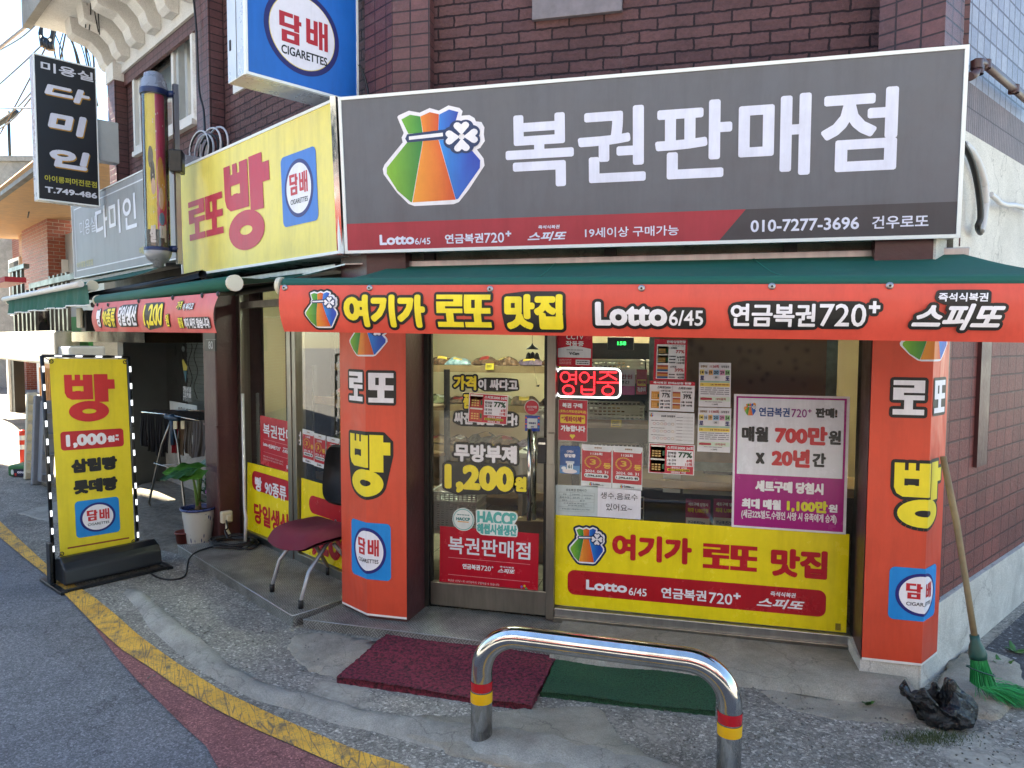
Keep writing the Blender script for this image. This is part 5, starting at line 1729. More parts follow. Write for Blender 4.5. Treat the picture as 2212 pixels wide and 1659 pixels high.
def cert(q, label, fr, group=None):
    f, pr = notice('notice', label, 'notice', fr, q, '#d9dee3', PB, group)
    pr.rect(f, .02, .13, .98, .9, '#b02c38', 1)
    pr.poly(f, [(.02, .9), (.06, .855), (.94, .855), (.98, .9)], '#d9dee3', 2)
    pr.text(f, '동행복권', .42, .915, .66, .955, '#8a6a4a', w=.05)
    pr.text(f, '1135회', .3, .76, .68, .825, WHITE, w=.03)
    for i in range(22):
        a = rad(-90 + 25 + i * (310 / 21))
        x, y = .38 + .25 * cos(a), .59 + .14 * sin(a)
        pr.ell(f, x, y, .032, .014, '#d0a63a', 2 + .05 * (i % 2), n=10)
    pr.text(f, '3', .28, .53, .48, .66, '#d8b040', w=.04)
    pr.text(f, '등', .72, .46, .97, .59, '#d8b040', w=.04)
    pr.text(f, '2024. 08. 31', .13, .345, .88, .405, WHITE, w=.02)
    pr.rrect(f, .1, .22, .9, .32, .012, '#d9e2e6', 2); pr.text(f, '1,296,632 원', .14, .24, .86, .3, '#15151a', w=.05, lay=3)
    bag(pr, f, .26, .03, .38, .115, white=False); pr.text(f, 'Lotto', .4, .045, .62, .1, '#23262c', w=.05); pr.text(f, '6/45', .63, .04, .74, .075, '#23262c')
    pr.fin()
cert(((1255, 1049.5), (1321, 1055), (1256.5, 959)), 'red and gold prize certificate, left of the two in the shop window', MF, 'prize certificates')
cert(((1322, 1055), (1387, 1060), (1323, 962.5)), 'red and gold prize certificate, right of the two in the shop window', MF, 'prize certificates')
for x, y, w_ in ((654, 997, 'first from the steel post'), (679, 1006, 'middle one'), (706, 1016, 'nearest the orange pillar')):
    cert(((x, y), (x + 25 + (x > 690) * 3, y + 8), (x - .5, y - 71 - (x > 690) * 3)), 'prize certificate in the side window, ' + w_ + ' of the row of three', LF, 'prize certificates')

# -- shop window notices
f, pr = notice('notice', 'red camera warning notice at the top left of the shop window', 'notice', MF, ((1202, 791), (1279, 793), (1203, 722)), '#bf1f33')
pr.poly(f, [(.04, .28), (.96, .28), (.96, .56), (.5, .66), (.04, .56)], '#dcdce2', 1)
pr.text(f, '작동중', .26, .64, .76, .8, WHITE, w=.03, lay=3); pr.text(f, 'CCTV', .27, .85, .75, .99, WHITE, w=.02, lay=3)
pr.text(f, 'V-Cam', .36, .36, .64, .46, '#22242a', w=.04, lay=3); pr.lines(f, .28, .5, .74, .54, 1, '#4a4a50', 3)
pr.rect(f, .54, .06, .93, .22, '#dcdce2', 1); pr.lines(f, .57, .08, .9, .2, 2, '#2a2a30', 3); pr.lines(f, .08, .06, .42, .24, 4, '#e3a0a8', 2)
pr.fin()
f, pr = notice('notice', 'red account transfer notice with a yellow heart under the glowing red open sign', 'notice', MF, ((1205, 951), (1268.5, 954.5), (1206, 862)), '#e2dede')
pr.rect(f, .015, .01, .985, .99, '#b8243a', 1)
pr.text(f, '복권 구매', .14, .8, .82, .92, WHITE, w=.05); pr.text(f, '(로또/스피또/연금복권)', .05, .67, .95, .75, '#f0d84a', w=.02)
pr.rrect(f, .08, .43, .92, .63, .006, '#e8c83a', 2); pr.text(f, '“계좌이체”', .12, .46, .88, .6, '#a81c2c', w=.04, lay=3)
pr.text(f, '가능합니다', .1, .23, .93, .38, WHITE, w=.05)
pr.ell(f, .46, .13, .05, .032, '#e8cf3a', 2); pr.ell(f, .54, .13, .05, .032, '#e8cf3a', 2.2); pr.poly(f, [(.41, .125), (.5, .05), (.59, .125)], '#e8cf3a', 2.4)
pr.fin()
f, pr = notice('notice', 'same red account transfer notice pasted inside the side window, small, behind the glass', 'notice', LF, ((613, 940), (632, 944), (613, 852)), '#c9b8ba', -.5)
pr.rect(f, .03, .02, .97, .98, '#a8243a', 1); pr.text(f, '복권 구매', .14, .8, .86, .92, WHITE, w=.04); pr.rect(f, .08, .43, .92, .63, '#d8bc3a', 2); pr.text(f, '가능합니다', .1, .23, .93, .38, WHITE, w=.04); pr.ell(f, .5, .12, .1, .04, '#d8bc3a', 2)
pr.fin()
f, pr = notice('hanging_tag', 'blue rounded open tag hanging left of the prize certificates', 'tag', MF, ((1209, 1022.5), (1252.5, 1025), (1210, 962)), None)
pr.rrect(f, 0, 0, 1, 1, .012, '#1d4f94', 0)
pr.rect(f, .0, .02, 1, .3, '#5d8fc4', 1); pr.text(f, 'OPEN', .34, .76, .66, .84, WHITE, w=.03); pr.text(f, '영업중', .22, .59, .78, .72, WHITE, w=.06)
pr.ell(f, .5, .1, .36, .08, '#e4dfe2', 2); pr.rect(f, .36, .16, .66, .4, '#e6ecf2', 3); pr.rect(f, .3, .38, .72, .46, '#c9d4e2', 3.3); pr.text(f, '61', .42, .2, .6, .34, '#2a5f72', w=.06, lay=4); pr.ell(f, .2, .2, .12, .06, '#dfe6ee', 2.5)
pr.fin()
f, pr = notice('notice', 'pale timetable sheet of sales hours above the yellow band', 'notice', MF, ((1199.5, 1112), (1290.5, 1116), (1200.5, 1047)), '#bcc9cc')
pr.text(f, '로또복권 판매시간', .25, .8, .74, .89, '#2a2f33')
for y in (.14, .28, .46, .56, .66, .76): pr.rect(f, .08, y, .92, y + .006, '#7d898c', 1)
for x in (.08, .35, .63, .915): pr.rect(f, x, .46 if .1 < x < .9 else .14, x + .005, .76, '#7d898c', 1.1)
for t, q in (('요일', (.18, .68, .26, .73)), ('오픈(OPEN)', (.4, .67, .58, .72)), ('마감(CLOSED)', (.67, .66, .88, .71)), ('월요일-토요일', (.11, .57, .33, .63)), ('오전 10시', (.42, .57, .57, .63)), ('오후 8시', (.7, .56, .84, .62)), ('일요일', (.16, .475, .28, .53)), ('휴 무', (.58, .47, .7, .53)),
             ('1인 1회 10만원 이하 구매 가능합니다.', (.2, .38, .76, .43)), ('계좌이체 구매도 동일합니다', (.3, .31, .7, .36)), ('만19세 미만은 구매 불가입니다. 참고 하세요~', (.16, .19, .84, .24))): pr.text(f, t, *q, '#3a4043')
pr.fin()
f, pr = notice('notice', 'white handwritten style water and drinks paper beside the timetable sheet', 'notice', MF, ((1290.5, 1116), (1384, 1122.5), (1291, 1052.5)), '#dfdfea')
pr.text(f, '생수,음료수', .07, .62, .93, .85, '#2a2a30', w=.0); pr.text(f, '있어요~', .2, .24, .8, .48, '#2a2a30')
pr.fin()
f, pr = notice('notice', 'red sales status notice topmost in the paper column of the shop window', 'notice', MF, ((1411, 821), (1482, 823), (1414, 732)), '#b9243a')
pr.rect(f, .08, .04, .94, .87, '#e4e2e6', 1); ticket(pr, f, .11, .42, .44, .85)
for y in (.05, .22): pr.rect(f, .11, y, .44, y + .15, '#c98a4a', 2); pr.rect(f, .11, y, .44, y + .05, '#2a5a86', 3); pr.rect(f, .11, y + .11, .44, y + .15, '#9a3a34', 3)
pr.text(f, '판매/당첨현황', .38, .9, .95, .97, WHITE, w=.03); pr.text(f, '24-09-27 기준', .55, .82, .9, .86, '#22242a')
for t, q, c in (('77%', (.66, .66, .92, .74), '#b1182c'), ('6/8매', (.7, .54, .93, .6), '#22242a'), ('11매', (.74, .47, .93, .53), '#22242a'), ('105매', (.7, .4, .93, .46), '#22242a'), ('39%', (.64, .22, .92, .3), '#b1182c'), ('9/9매', (.7, .12, .93, .18), '#22242a'), ('45매', (.74, .05, .93, .11), '#22242a')): pr.text(f, t, *q, c, w=.04)
pr.text(f, '스피또', .5, .76, .7, .81, '#22303a', w=.05); pr.text(f, '스피또', .5, .31, .7, .36, '#22303a', w=.05); pr.lines(f, .47, .4, .66, .62, 3, '#4a4a50', 2); pr.lines(f, .47, .05, .66, .18, 2, '#4a4a50', 2)
pr.fin()
f, pr = notice('notice', 'white sheet with a red heading and two percentages, second in the paper column', 'notice', MF, ((1402, 886), (1499, 890), (1404, 822)), '#e2e1e6')
pr.rect(f, 0, .87, 1, 1, '#b9243a', 1); pr.text(f, '즉석복권 판매&당첨 현황', .08, .9, .92, .98, WHITE, w=.04)
ticket(pr, f, .04, .08, .22, .68); pr.rect(f, .5, .02, .505, .86, '#55565c', 1)
for y in (.08, .28, .48): pr.rect(f, .52, y, .69, y + .17, '#c98a4a', 2); pr.rect(f, .52, y + .12, .69, y + .17, '#9a3a34', 3)
for t, q, c in (('스피또2000', (.17, .74, .47, .83), '#22303a'), ('스피또1000', (.64, .73, .93, .82), '#22303a'), ('77%', (.28, .45, .46, .6), '#15151a'), ('39%', (.75, .43, .93, .58), '#15151a'), ('56회 입고율', (.25, .64, .47, .7), '#333333'), ('56회 입고율', (.72, .62, .95, .68), '#333333'),
                ('1등 6/8매', (.24, .3, .46, .37), '#15151a'), ('2등 11매', (.24, .19, .46, .26), '#15151a'), ('3등 105매', (.24, .08, .46, .15), '#15151a'), ('1등 9/9매', (.71, .28, .95, .35), '#15151a'), ('2등 45매', (.71, .17, .95, .24), '#15151a')): pr.text(f, t, *q, c, w=.03)
pr.fin()
f, pr = notice('notice', 'white results sheet with rows of small ringed numbers, third in the paper column', 'notice', MF, ((1401, 955), (1499, 960), (1402, 889)), '#d9dade')
pr.text(f, '230회 당첨결과', .27, .84, .58, .91, '#3a3a40', w=.03); bag(pr, f, .02, .83, .1, .97, white=False); pr.rect(f, .585, .02, .588, .97, '#a0a0a6', 1)
for r_, n_ in ((.62, 6), (.38, 6), (.15, 6)):
    for c_ in range(n_):
        pr.ell(f, .12 + .082 * c_, r_, .03, .042, ('#a83a3a', '#4a5a7a', '#a8863a')[c_ % 3], 1 + .1 * (c_ % 2), n=16); pr.ell(f, .12 + .082 * c_, r_, .022, .032, '#e2e2e6', 2, n=16)
    pr.lines(f, .05, r_ + .08, .35, r_ + .12, 1, '#55555c', 1)
for r_ in range(8):
    for c_ in range(5): pr.ell(f, .78 + .042 * c_, .85 - .105 * r_, .016, .024, '#8a8a92', 1, n=10); pr.ell(f, .78 + .042 * c_, .85 - .105 * r_, .011, .017, '#e2e2e6', 2, n=10)
    pr.lines(f, .61, .83 - .105 * r_, .75, .87 - .105 * r_, 1, '#6a6a72', 1)
pr.fin()
def results(q, label):
    f, pr = notice('notice', label, 'notice', MF, q, '#dcdce2', PB, 'lottery result sheets')
    pr.text(f, '1138회', .34, .88, .62, .95, '#a83040', w=.03); pr.text(f, '당첨결과', .7, .885, .94, .94, '#3a3a40', w=.02); pr.text(f, '동행복권', .06, .885, .26, .94, '#8a6a3a', w=.03)
    for i, (t, c) in enumerate((('14', '#e6d27a'), ('16', '#c4cfe0'), ('19', '#e0b070'), ('20', '#8fb8d8'), ('29', '#d09ab8'), ('34', '#8fc08a'))):
        x = (.03, .18, .31, .45, .65, .82)[i]; x1 = (.17, .3, .44, .64, .81, .97)[i]
        pr.rect(f, x, .72, x1, .84, c, 1); pr.text(f, t, x + .02, .745, x1 - .03, .815, '#15151a', w=.02)
    pr.text(f, '로', .04, .6, .17, .7, '#27306f', w=.06); pr.text(f, '또', .83, .6, .96, .7, '#27306f', w=.06); pr.rect(f, .45, .64, .64, .7, '#c9ccd2', 1); pr.text(f, '35', .5, .65, .58, .69, '#15151a', w=.03)
    pr.rect(f, .04, .55, .97, .59, '#9fc0ae', 1); pr.rect(f, .04, .46, .97, .545, '#e8cf62', 1); pr.text(f, '14', .38, .48, .46, .525, '#333333', w=.03); pr.text(f, '1등', .06, .48, .15, .525, '#333333'); pr.lines(f, .5, .48, .95, .53, 1, '#a05a3a', 2)
    pr.lines(f, .06, .27, .95, .45, 4, '#8a8a90', 1)
    pr.rect(f, .02, .13, .98, .23, '#cfe0cf', 1); pr.text(f, '1 등 ☞ 14', .05, .15, .42, .21, '#a83040', w=.02); pr.text(f, '19억원씩', .54, .15, .85, .21, '#a83040', w=.02)
    pr.text(f, '1138회', .42, .04, .6, .08, '#333338', w=.02); pr.lines(f, .2, .1, .75, .125, 1, '#55555c', 1)
    pr.fin()
results(((1509, 878), (1578, 880), (1510, 783)), 'upper of the two white lottery result sheets beside the paper column')
results(((1506, 975), (1577, 978), (1508.5, 880)), 'lower of the two white lottery result sheets beside the paper column')

# magenta poster
f, pr = notice('poster', 'large white and magenta pension lottery poster at the right of the shop window', 'poster', MF, ((1580, 1138), (1827, 1154.5), (1586, 851)), '#e2dfe6', .012)
pr.rect(f, .02, .015, .975, .985, '#a3147c', 1)
pr.rect(f, .038, .405, .955, .972, '#dfe3ee', 2)
W_ = lambda t, xl, yb, xr, yt, c, w: pr.text(f, t, *f.box(xl, yb, xr, yt), c, w=w, lay=3)
bag(pr, f, *f.box(1608, 898, 1634, 870), white=False, lay=3)
for i in range(9): pr.ell(f, .12 + random.uniform(-.02, .06), .89 + random.uniform(-.01, .05), .008 + .004 * (i % 3), .007 + .0035 * (i % 3), ('#e0993a', '#d9632c')[i % 2], 3 + .1 * i, n=14)
pension(pr, f, f.box(1639, 899, 1706, 881), f.box(1709, 901, 1743, 884), f.box(1745, 891, 1753, 884), '#23498c', '#8a2f86', lay=3)
for t, q, c, w in (('판매!', (1761, 902, 1809, 882), '#15151a', .06), ('매월', (1602, 953, 1660, 922), '#15151a', .05), ('700만', (1673, 958, 1788, 922), '#c01c2c', .06), ('원', (1789, 960, 1817, 930), '#15151a', .05),
                   ('x', (1632, 1001, 1652, 978), '#15151a', .08), ('20년', (1666, 1007, 1750, 971), '#c01c2c', .06), ('간', (1754, 1008, 1784, 979), '#15151a', .05),
                   ('세트구매 당첨시', (1631, 1061, 1779, 1044), WHITE, .06), ('최대 매월', (1602, 1097, 1687, 1080), WHITE, .06), ('1,100만', (1699, 1105, 1788, 1083), '#d9d23a', .06), ('원', (1789, 1106, 1809, 1090), WHITE, .05),
                   ('(세금22%별도,수령인 사망 시 유족에게 승계)', (1601, 1120, 1807, 1112), '#eadde8', .02)): W_(t, *q, c, w)
pr.fin()

# neon open sign: tubes on a dark backing, hung inside the glass
q = MF.box(1201, 858, 1343, 795, -.03)
root = thing('neon_sign', MF.p((q[0] + q[2]) / 2, q[1], -.03), 'glowing red neon open sign with a white tube border in the shop window', 'neon sign')
W2, H2 = q[2] - q[0], q[3] - q[1]
f = Fr(MF.p(q[0], q[1], -.03), (W2, 0, 0), (0, 0, H2))
mb = MB()
rr = []
for cx_, cy_, a0 in ((W2 - .035, .035, -90), (W2 - .035, H2 - .035, 0), (.035, H2 - .035, 90), (.035, .035, 180)):
    rr += [MF.p(q[0] + cx_ + .03 * cos(rad(a0 + k * 18)), q[1] + cy_ + .03 * sin(rad(a0 + k * 18)), -.022) for k in range(6)]
mb.tube(rr + [rr[0]], .0052, 8, cap=False); build('white_tube', mb, MATS['neon_white'], root)
g = lambda x, y: f.p(x, y, .006)
def circ(cx, cy, rx, ry, n=22): return [g(cx + rx * cos(2 * pi * i / n), cy + ry * sin(2 * pi * i / n)) for i in range(n + 1)]
mb = MB()
L_ = lambda *p: mb.tube([g(*a) for a in p], .0046, 7)
for cx in (.135, .80): mb.tube(circ(cx + (.06 if cx < .7 else 0), .26, .085, .14), .0046, 7, cap=False)
mb.tube(circ(.145, .68, .07, .16), .0046, 7, cap=False)                    # 영
L_((.31, .88), (.31, .44)); L_((.22, .75), (.31, .75)); L_((.22, .61), (.31, .61))
L_((.4, .4), (.4, .17), (.43, .12), (.56, .12), (.59, .17), (.59, .4)); L_((.4, .27), (.59, .27))
mb.tube(circ(.44, .68, .07, .16), .0046, 7, cap=False)                     # 업
L_((.59, .88), (.59, .42)); L_((.51, .68), (.59, .68))
L_((.67, .86), (.93, .86)); L_((.8, .86), (.78, .74), (.67, .62)); L_((.8, .78), (.93, .62)); L_((.63, .52), (.97, .52)); L_((.8, .52), (.8, .4))   # 중
build('red_tube', mb, MATS['neon_red'], root)
mb = MB(); mb.tube([g(.05, .1), g(.95, .1)], .003, 6, 0); mb.tube([g(.05, .9), g(.95, .9)], .003, 6, 0)
mb.fbox(f, .02, .98, .04, .96, -.012, -.010); build('backing', mb, MATS['dark_frame'], root)
# ------------------------------------------------------------------ lit roll-up banner stand at the kerb
# the sheet stands upright, turned towards the road
fL, fR = gz(128, 1262, 0), gz(304, 1222, 0)
dirv = V((fR.x - fL.x, fR.y - fL.y, 0))
SFr = Fr((fL.x, fL.y, 0), dirv.normalized(), (0, 0, 1))
f = quadframe((107.5, 777), (272.5, 776), (292.5, 1177), (130, 1203), SFr, 0)
f = Fr(f.o, V((f.U.x, f.U.y, f.U.z)), f.W)
root = thing('banner_stand', SFr.p(dirv.length / 2, 0, 0), 'yellow bread price banner stand edged with white LED lights beside the road line', 'banner stand')
pr = Print()
pr.rect(f, 0, 0, 1, 1, '#e3d02a', 0)
P4 = lambda tl, br: (f.px(*tl)[0], f.px(*br)[1], f.px(*br)[0], f.px(*tl)[1])
pr.text(f, '빵', *f.box(143, 913, 246, 806), '#c6202a', heavy=True)
q = f.box(132, 974, 266, 925); pr.rrect(f, q[0], q[1], q[2], q[3], .022, '#b91f2b', 1)
tx(pr, f, '1,000', 143, 969, 229, 934, WHITE, w=.07); tx(pr, f, '원', 232, 955, 247, 940, WHITE, w=.08); tx(pr, f, '부', 249, 944, 256, 938, WHITE, w=.08); tx(pr, f, '터', 249, 952, 256, 946, WHITE, w=.08)
tx(pr, f, '삼립빵', 154, 1023, 252, 984, BLK, w=.08); tx(pr, f, '롯데빵', 159, 1069, 253, 1028, BLK, w=.08)
cig(pr, f, *f.box(165, 1163, 256, 1072))
a, b = f.px(146, 1185), f.px(279, 1161); pr.rect(f, a[0], (a[1] + b[1]) / 2 - .004, b[0], (a[1] + b[1]) / 2 + .004, '#8a3a1c', 1)
pr.build('sheet', root, mat=MATS['print_vinyl'])
uL, uR = -.075, 1.055
vt, vb = 1.012, -.02
Pq = lambda u, v, d=-.02: f.p(u, v, d)
mb = MB()
mb.tube([Pq(uL, -.16), Pq(uL, vt)], .012, 8); mb.tube([Pq(uR, -.16), Pq(uR, vt)], .012, 8); mb.tube([Pq(uL, vt), Pq(uR, vt)], .010, 8)
build('frame', mb, MATS['black_metal'], root)
wire = MB()
def run(a, b, n):
    for i in range(n):
        t = (i + .5) / n
        c = V(a).lerp(V(b), t)
        e = (V(b) - V(a)).normalized()
        build('led_module', MB().fbox(Fr(c, e, f.n.cross(e)), -.02, .02, -.006, .006, .012, .018), MATS['led_white'], root)
    wire.tube([V(a).lerp(V(b), i / 12) + f.n * .006 + V((0, 0, -.006 * sin(i * 2.1))) for i in range(13)], .0028, 5)
run(Pq(uL, vb + .02), Pq(uL, vt - .02), 11); run(Pq(uR, vb + .02), Pq(uR, vt - .02), 11)
run(Pq(uL + .06, vt), Pq(uR - .03, vt), 4); run(Pq(uL + .04, vb - .02), Pq(uR - .02, vb - .02), 4)
build('led_wire', wire, MATS['wire_white'], root)
mb = MB()
for u, v in ((.02, .985), (.98, .985), (.02, .015), (.98, .015)):
    p = f.p(u, v, .004)
    pts = [p + (f.U.normalized() * cos(2 * pi * i / 10) + f.W.normalized() * sin(2 * pi * i / 10)) * .012 for i in range(11)]
    mb.tube(pts, .003, 5, cap=False); mb.tube([p, Pq(uL if u < .5 else uR, vt if v > .5 else vb)], .0025, 5)
build('tie', mb, MATS['wire_black'], root)
# roller cassette and feet
lenm = dirv.length
mb = MB()
prof = [(.0, .03), (.02, .03), (.235, .03), (.235, .05), (.225, .13), (.19, .17), (.13, .195), (.07, .19), (.02, .15), (.0, .08)]
fr2 = Fr(SFr.p(.02, 0, .19), -SFr.n, (0, 0, 1))
mb.prism(fr2, prof, 0, 0)
mb = MB()
pf = [(x - .06, z) for x, z in prof]
side = Fr(SFr.p(-.02, 0, 0), SFr.n, (0, 0, 1))
mb.prism(side, pf, -(lenm + .10), 0.0); build('cassette', mb, MATS['black_plastic'], root, bevel=.012, seg=3)
mb = MB()
for u in (-.05, lenm + .1): mb.fbox(SFr, u - .02, u + .02, .0, .022, -.16, .26)
mb.fbox(SFr, -.05, lenm + .1, .006, .024, .215, .25)
mb.fbox(SFr, -.065, -.045, .0, .30, -.02, .05)
build('foot_frame', mb, MATS['black_metal'], root, bevel=.003)

# ------------------------------------------------------------------ steel hoop barrier
R0 = .0445
bl_ = gz(1040, 1604, .0)
brp = gz(1573, 1698, 0)
root = thing('hoop_barrier', (bl_ + brp) / 2, 'polished steel hoop barrier with red and yellow reflective bands on both legs', 'barrier')
def zat(base, y):
    r = ray(1040 if base is bl_ else 1570, y)
    k = math.hypot(base.x, base.y) / math.hypot(r.x, r.y)
    return EYE.z + r.z * k
HT = zat(bl_, 1344)
d = (brp - bl_)
dn = d.normalized()
Rb = .16
pts = [bl_ + V((0, 0, -.05)), bl_ + V((0, 0, HT - R0 - Rb))]
for i in range(1, 13):
    a = pi / 2 * i / 12
    pts.append(bl_ + dn * (Rb - Rb * cos(a)) + V((0, 0, HT - R0 - Rb + Rb * sin(a))))
for i in range(13):
    a = pi / 2 * (1 - i / 12)
    pts.append(brp - dn * (Rb - Rb * cos(a)) + V((0, 0, HT - R0 - Rb + Rb * sin(a))))
pts.append(brp + V((0, 0, -.05)))
mb = MB(); mb.tube(pts, R0, 40); build('tube', mb, MATS['chrome'], root)
M('reflect_red', '#a8101c', .25, coat=.4); M('reflect_yellow', '#d9a80f', .25, coat=.4)
def zat(base, y):
    r = ray(1040 if base is bl_ else 1570, y)
    k = math.hypot(base.x, base.y) / math.hypot(r.x, r.y)
    return EYE.z + r.z * k
for base, ys in ((bl_, ((1487, 1468, 'reflect_red'), (1513, 1490, 'reflect_yellow'))), (brp, ((1556, 1533, 'reflect_red'), (1583, 1559, 'reflect_yellow')))):
    for y0, y1, m_ in ys:
        z0, z1 = zat(base, y0) , zat(base, y1)
        mb = MB(); mb.lathe([(R0 + .0008, z0), (R0 + .0012, z0 + .002), (R0 + .0012, z1 - .002), (R0 + .0008, z1)], (base.x, base.y, 0), 40); build('reflective_band', mb, MATS[m_], root)

# ------------------------------------------------------------------ door mats
def rug(name, label, pts, z, h, mat, cat='mat'):
    P = [gz(x, y, z) for x, y in pts]
    f = Fr(P[0], P[1] - P[0], P[3] - P[0])
    mb = MB()
    nu, nv = 60, 34
    vs, fs = [], []
    for j in range(nv + 1):
        for i in range(nu + 1):
            u, v = i / nu, j / nv
            p = P[0] * (1 - u) * (1 - v) + P[1] * u * (1 - v) + P[2] * u * v + P[3] * (1 - u) * v
            e = min(u, 1 - u, v, 1 - v)
            zz = z + h + .004 * sin(u * 7 + v * 3) + .003 * sin(v * 9 + 1) + random.uniform(-.0015, .0015)
            j_ = .004 if e == 0 else 0
            vs.append(V((p.x + random.uniform(-j_, j_), p.y + random.uniform(-j_, j_), zz)))
    for j in range(nv):
        for i in range(nu): fs.append([j * (nu + 1) + i, j * (nu + 1) + i + 1, (j + 1) * (nu + 1) + i + 1, (j + 1) * (nu + 1) + i])
    per = [i for i in range(nu)] + [i * (nu + 1) + nu for i in range(nv)] + [nv * (nu + 1) + i for i in range(nu, 0, -1)] + [i * (nu + 1) for i in range(nv, 0, -1)]
    k = len(vs)
    vs += [V((vs[i].x, vs[i].y, .004)) for i in per]
    m = len(per)
    for i in range(m): fs.append([per[i], per[(i + 1) % m], k + (i + 1) % m, k + i])
    mb.mesh(vs, fs, 0, True)
    return build(name, mb, mat, None, label, cat)
rug('door_mat', 'dark red looped pile mat in front of the entrance step', [(725.5, 1470), (1147, 1532), (1203, 1421), (836, 1374)], .016, .014, MATS['red_loop'])
rug('door_mat', 'green artificial turf mat beside the dark red mat, behind the steel barrier', [(1168, 1502), (1545, 1544), (1545, 1466), (1204, 1423)], .012, .012, MATS['green_turf'])

# ------------------------------------------------------------------ chair on the plate step
ZS = .07
cf1, cf2, cb1 = gz(588, 1278, ZS), gz(650, 1314, ZS), gz(709, 1241, ZS)
cb2 = cf2 + (cb1 - cf1)
cen = (cf1 + cb2) / 2
root = thing('chair', (cen.x, cen.y, ZS), 'office chair with a burgundy seat, black back and grey legs before the side window', 'chair')
bk = ((cb1 + cb2) - (cf1 + cf2)).normalized(); bk.z = 0
sd = ((cf2 + cb2) - (cf1 + cb1)).normalized(); sd.z = 0
sd = (sd - bk * sd.dot(bk)).normalized()
SH = ZS + .37
for a, sgn in ((cf1, -1), (cf2, 1)):
    mb = MB(); t_ = cen + sd * sgn * .15 - bk * .05
    mb.tube([a, a + V((0, 0, .04)), a.lerp(V((t_.x, t_.y, 0)), .35) + V((0, 0, .22)) * 1, V((t_.x, t_.y, SH - .07)), V((t_.x, t_.y, SH - .02)) + bk * .05], .0125, 10); build('leg', mb, M('leg_grey', '#8d8f94', .35, .6), root)
    mb = MB(); mb.tube([a, a + V((0, 0, .05))], .0155, 10); build('foot_sleeve', mb, MATS['black_rubber'], root)
for a, sgn in ((cb1, -1), (cb2, 1)):
    mb = MB(); t_ = cen + sd * sgn * .15 + bk * .03
    mb.tube([a, a + V((0, 0, .05)), a.lerp(V((t_.x, t_.y, 0)), .5) + V((0, 0, .25)), V((t_.x, t_.y, SH - .05))], .0125, 10); build('leg', mb, MATS['leg_grey'], root)
    mb = MB(); mb.tube([a, a + V((0, 0, .05))], .0155, 10); build('foot_sleeve', mb, MATS['black_rubber'], root)
sfr = Fr(V((cen.x, cen.y, SH)), sd, -bk)            # seat plan frame, n up
if sfr.n.z < 0: sfr = Fr(V((cen.x, cen.y, SH)), -sd, -bk)
mb = MB()
nu, nv = 16, 16
for top in (1, 0):
    vs, fs = [], []
    for j in range(nv + 1):
        for i in range(nu + 1):
            x, y = -1 + 2 * i / nu, -1 + 2 * j / nv
            xx, yy = x * math.sqrt(1 - y * y * .32), y * math.sqrt(1 - x * x * .32)
            rr_ = max(abs(x), abs(y))
            h = (.068 * (1 - rr_ ** 6) + .012 * (x * x) - .035 * max(0, y) ** 3 - .01 * (1 - x * x)) if top else -.045 * (1 - rr_ ** 4) - .035 * max(0, y) ** 3 + .0
            vs.append(sfr.p(xx * .235, yy * .235 + .02, h))
    for j in range(nv):
        for i in range(nu):
            q_ = [j * (nu + 1) + i, j * (nu + 1) + i + 1, (j + 1) * (nu + 1) + i + 1, (j + 1) * (nu + 1) + i]
            fs.append(q_ if top else q_[::-1])
    mb.mesh(vs, fs, 0, True)
build('seat', mb, M('burgundy_fabric', '#66132c', .8, var=.12, bump=.15, bs=400), root, subsurf=1)
bfr = Fr(V((cen.x, cen.y, SH + .14)) + bk * .22, sfr.U, V((0, 0, 1)) + bk * .16)
mb = MB()
out = []
for i in range(28):
    a = 2 * pi * i / 28
    cx_, cy_ = cos(a), sin(a)
    x = .215 * math.copysign(abs(cx_) ** .55, cx_); y = .19 + .19 * math.copysign(abs(cy_) ** .55, cy_)
    x *= .84 + .16 * min(1, y / .25)
    out.append((x, y))
nb = len(out)
vs, fs = [], []
for k, (s_, d_) in enumerate(((1, -.012), (1.0, .012), (.93, .026), (.0, .03))):
    for x, y in out:
        vs.append(bfr.p(x * s_, .19 + (y - .19) * s_, d_ - .05 * (1 - (x * s_ / .215) ** 2) + .0))
for k in range(3):
    for i in range(nb): fs.append([k * nb + i, k * nb + (i + 1) % nb, (k + 1) * nb + (i + 1) % nb, (k + 1) * nb + i])
vs += [bfr.p(x * .93, .19 + (y - .19) * .93, -.03 - .05 * (1 - (x * .93 / .215) ** 2)) for x, y in out]
k = 4 * nb
for i in range(nb): fs.append([i, k + i, k + (i + 1) % nb, (i + 1) % nb])
fs.append([k + i for i in range(nb)])
mb.mesh(vs, fs, 0, True)
build('backrest', mb, M('black_fabric', '#14151a', .7, bump=.1, bs=300), root)
mb = MB()
for sgn in (-1, 1):
    b0 = V((cen.x, cen.y, SH - .01)) + sd * sgn * .12 + bk * .1
    mb.tube([b0, b0 + bk * .14 + V((0, 0, .0)), b0 + bk * .19 + V((0, 0, .05)), b0 + bk * .2 + V((0, 0, .22))], .012, 8)
build('back_support', mb, MATS['leg_grey'], root)

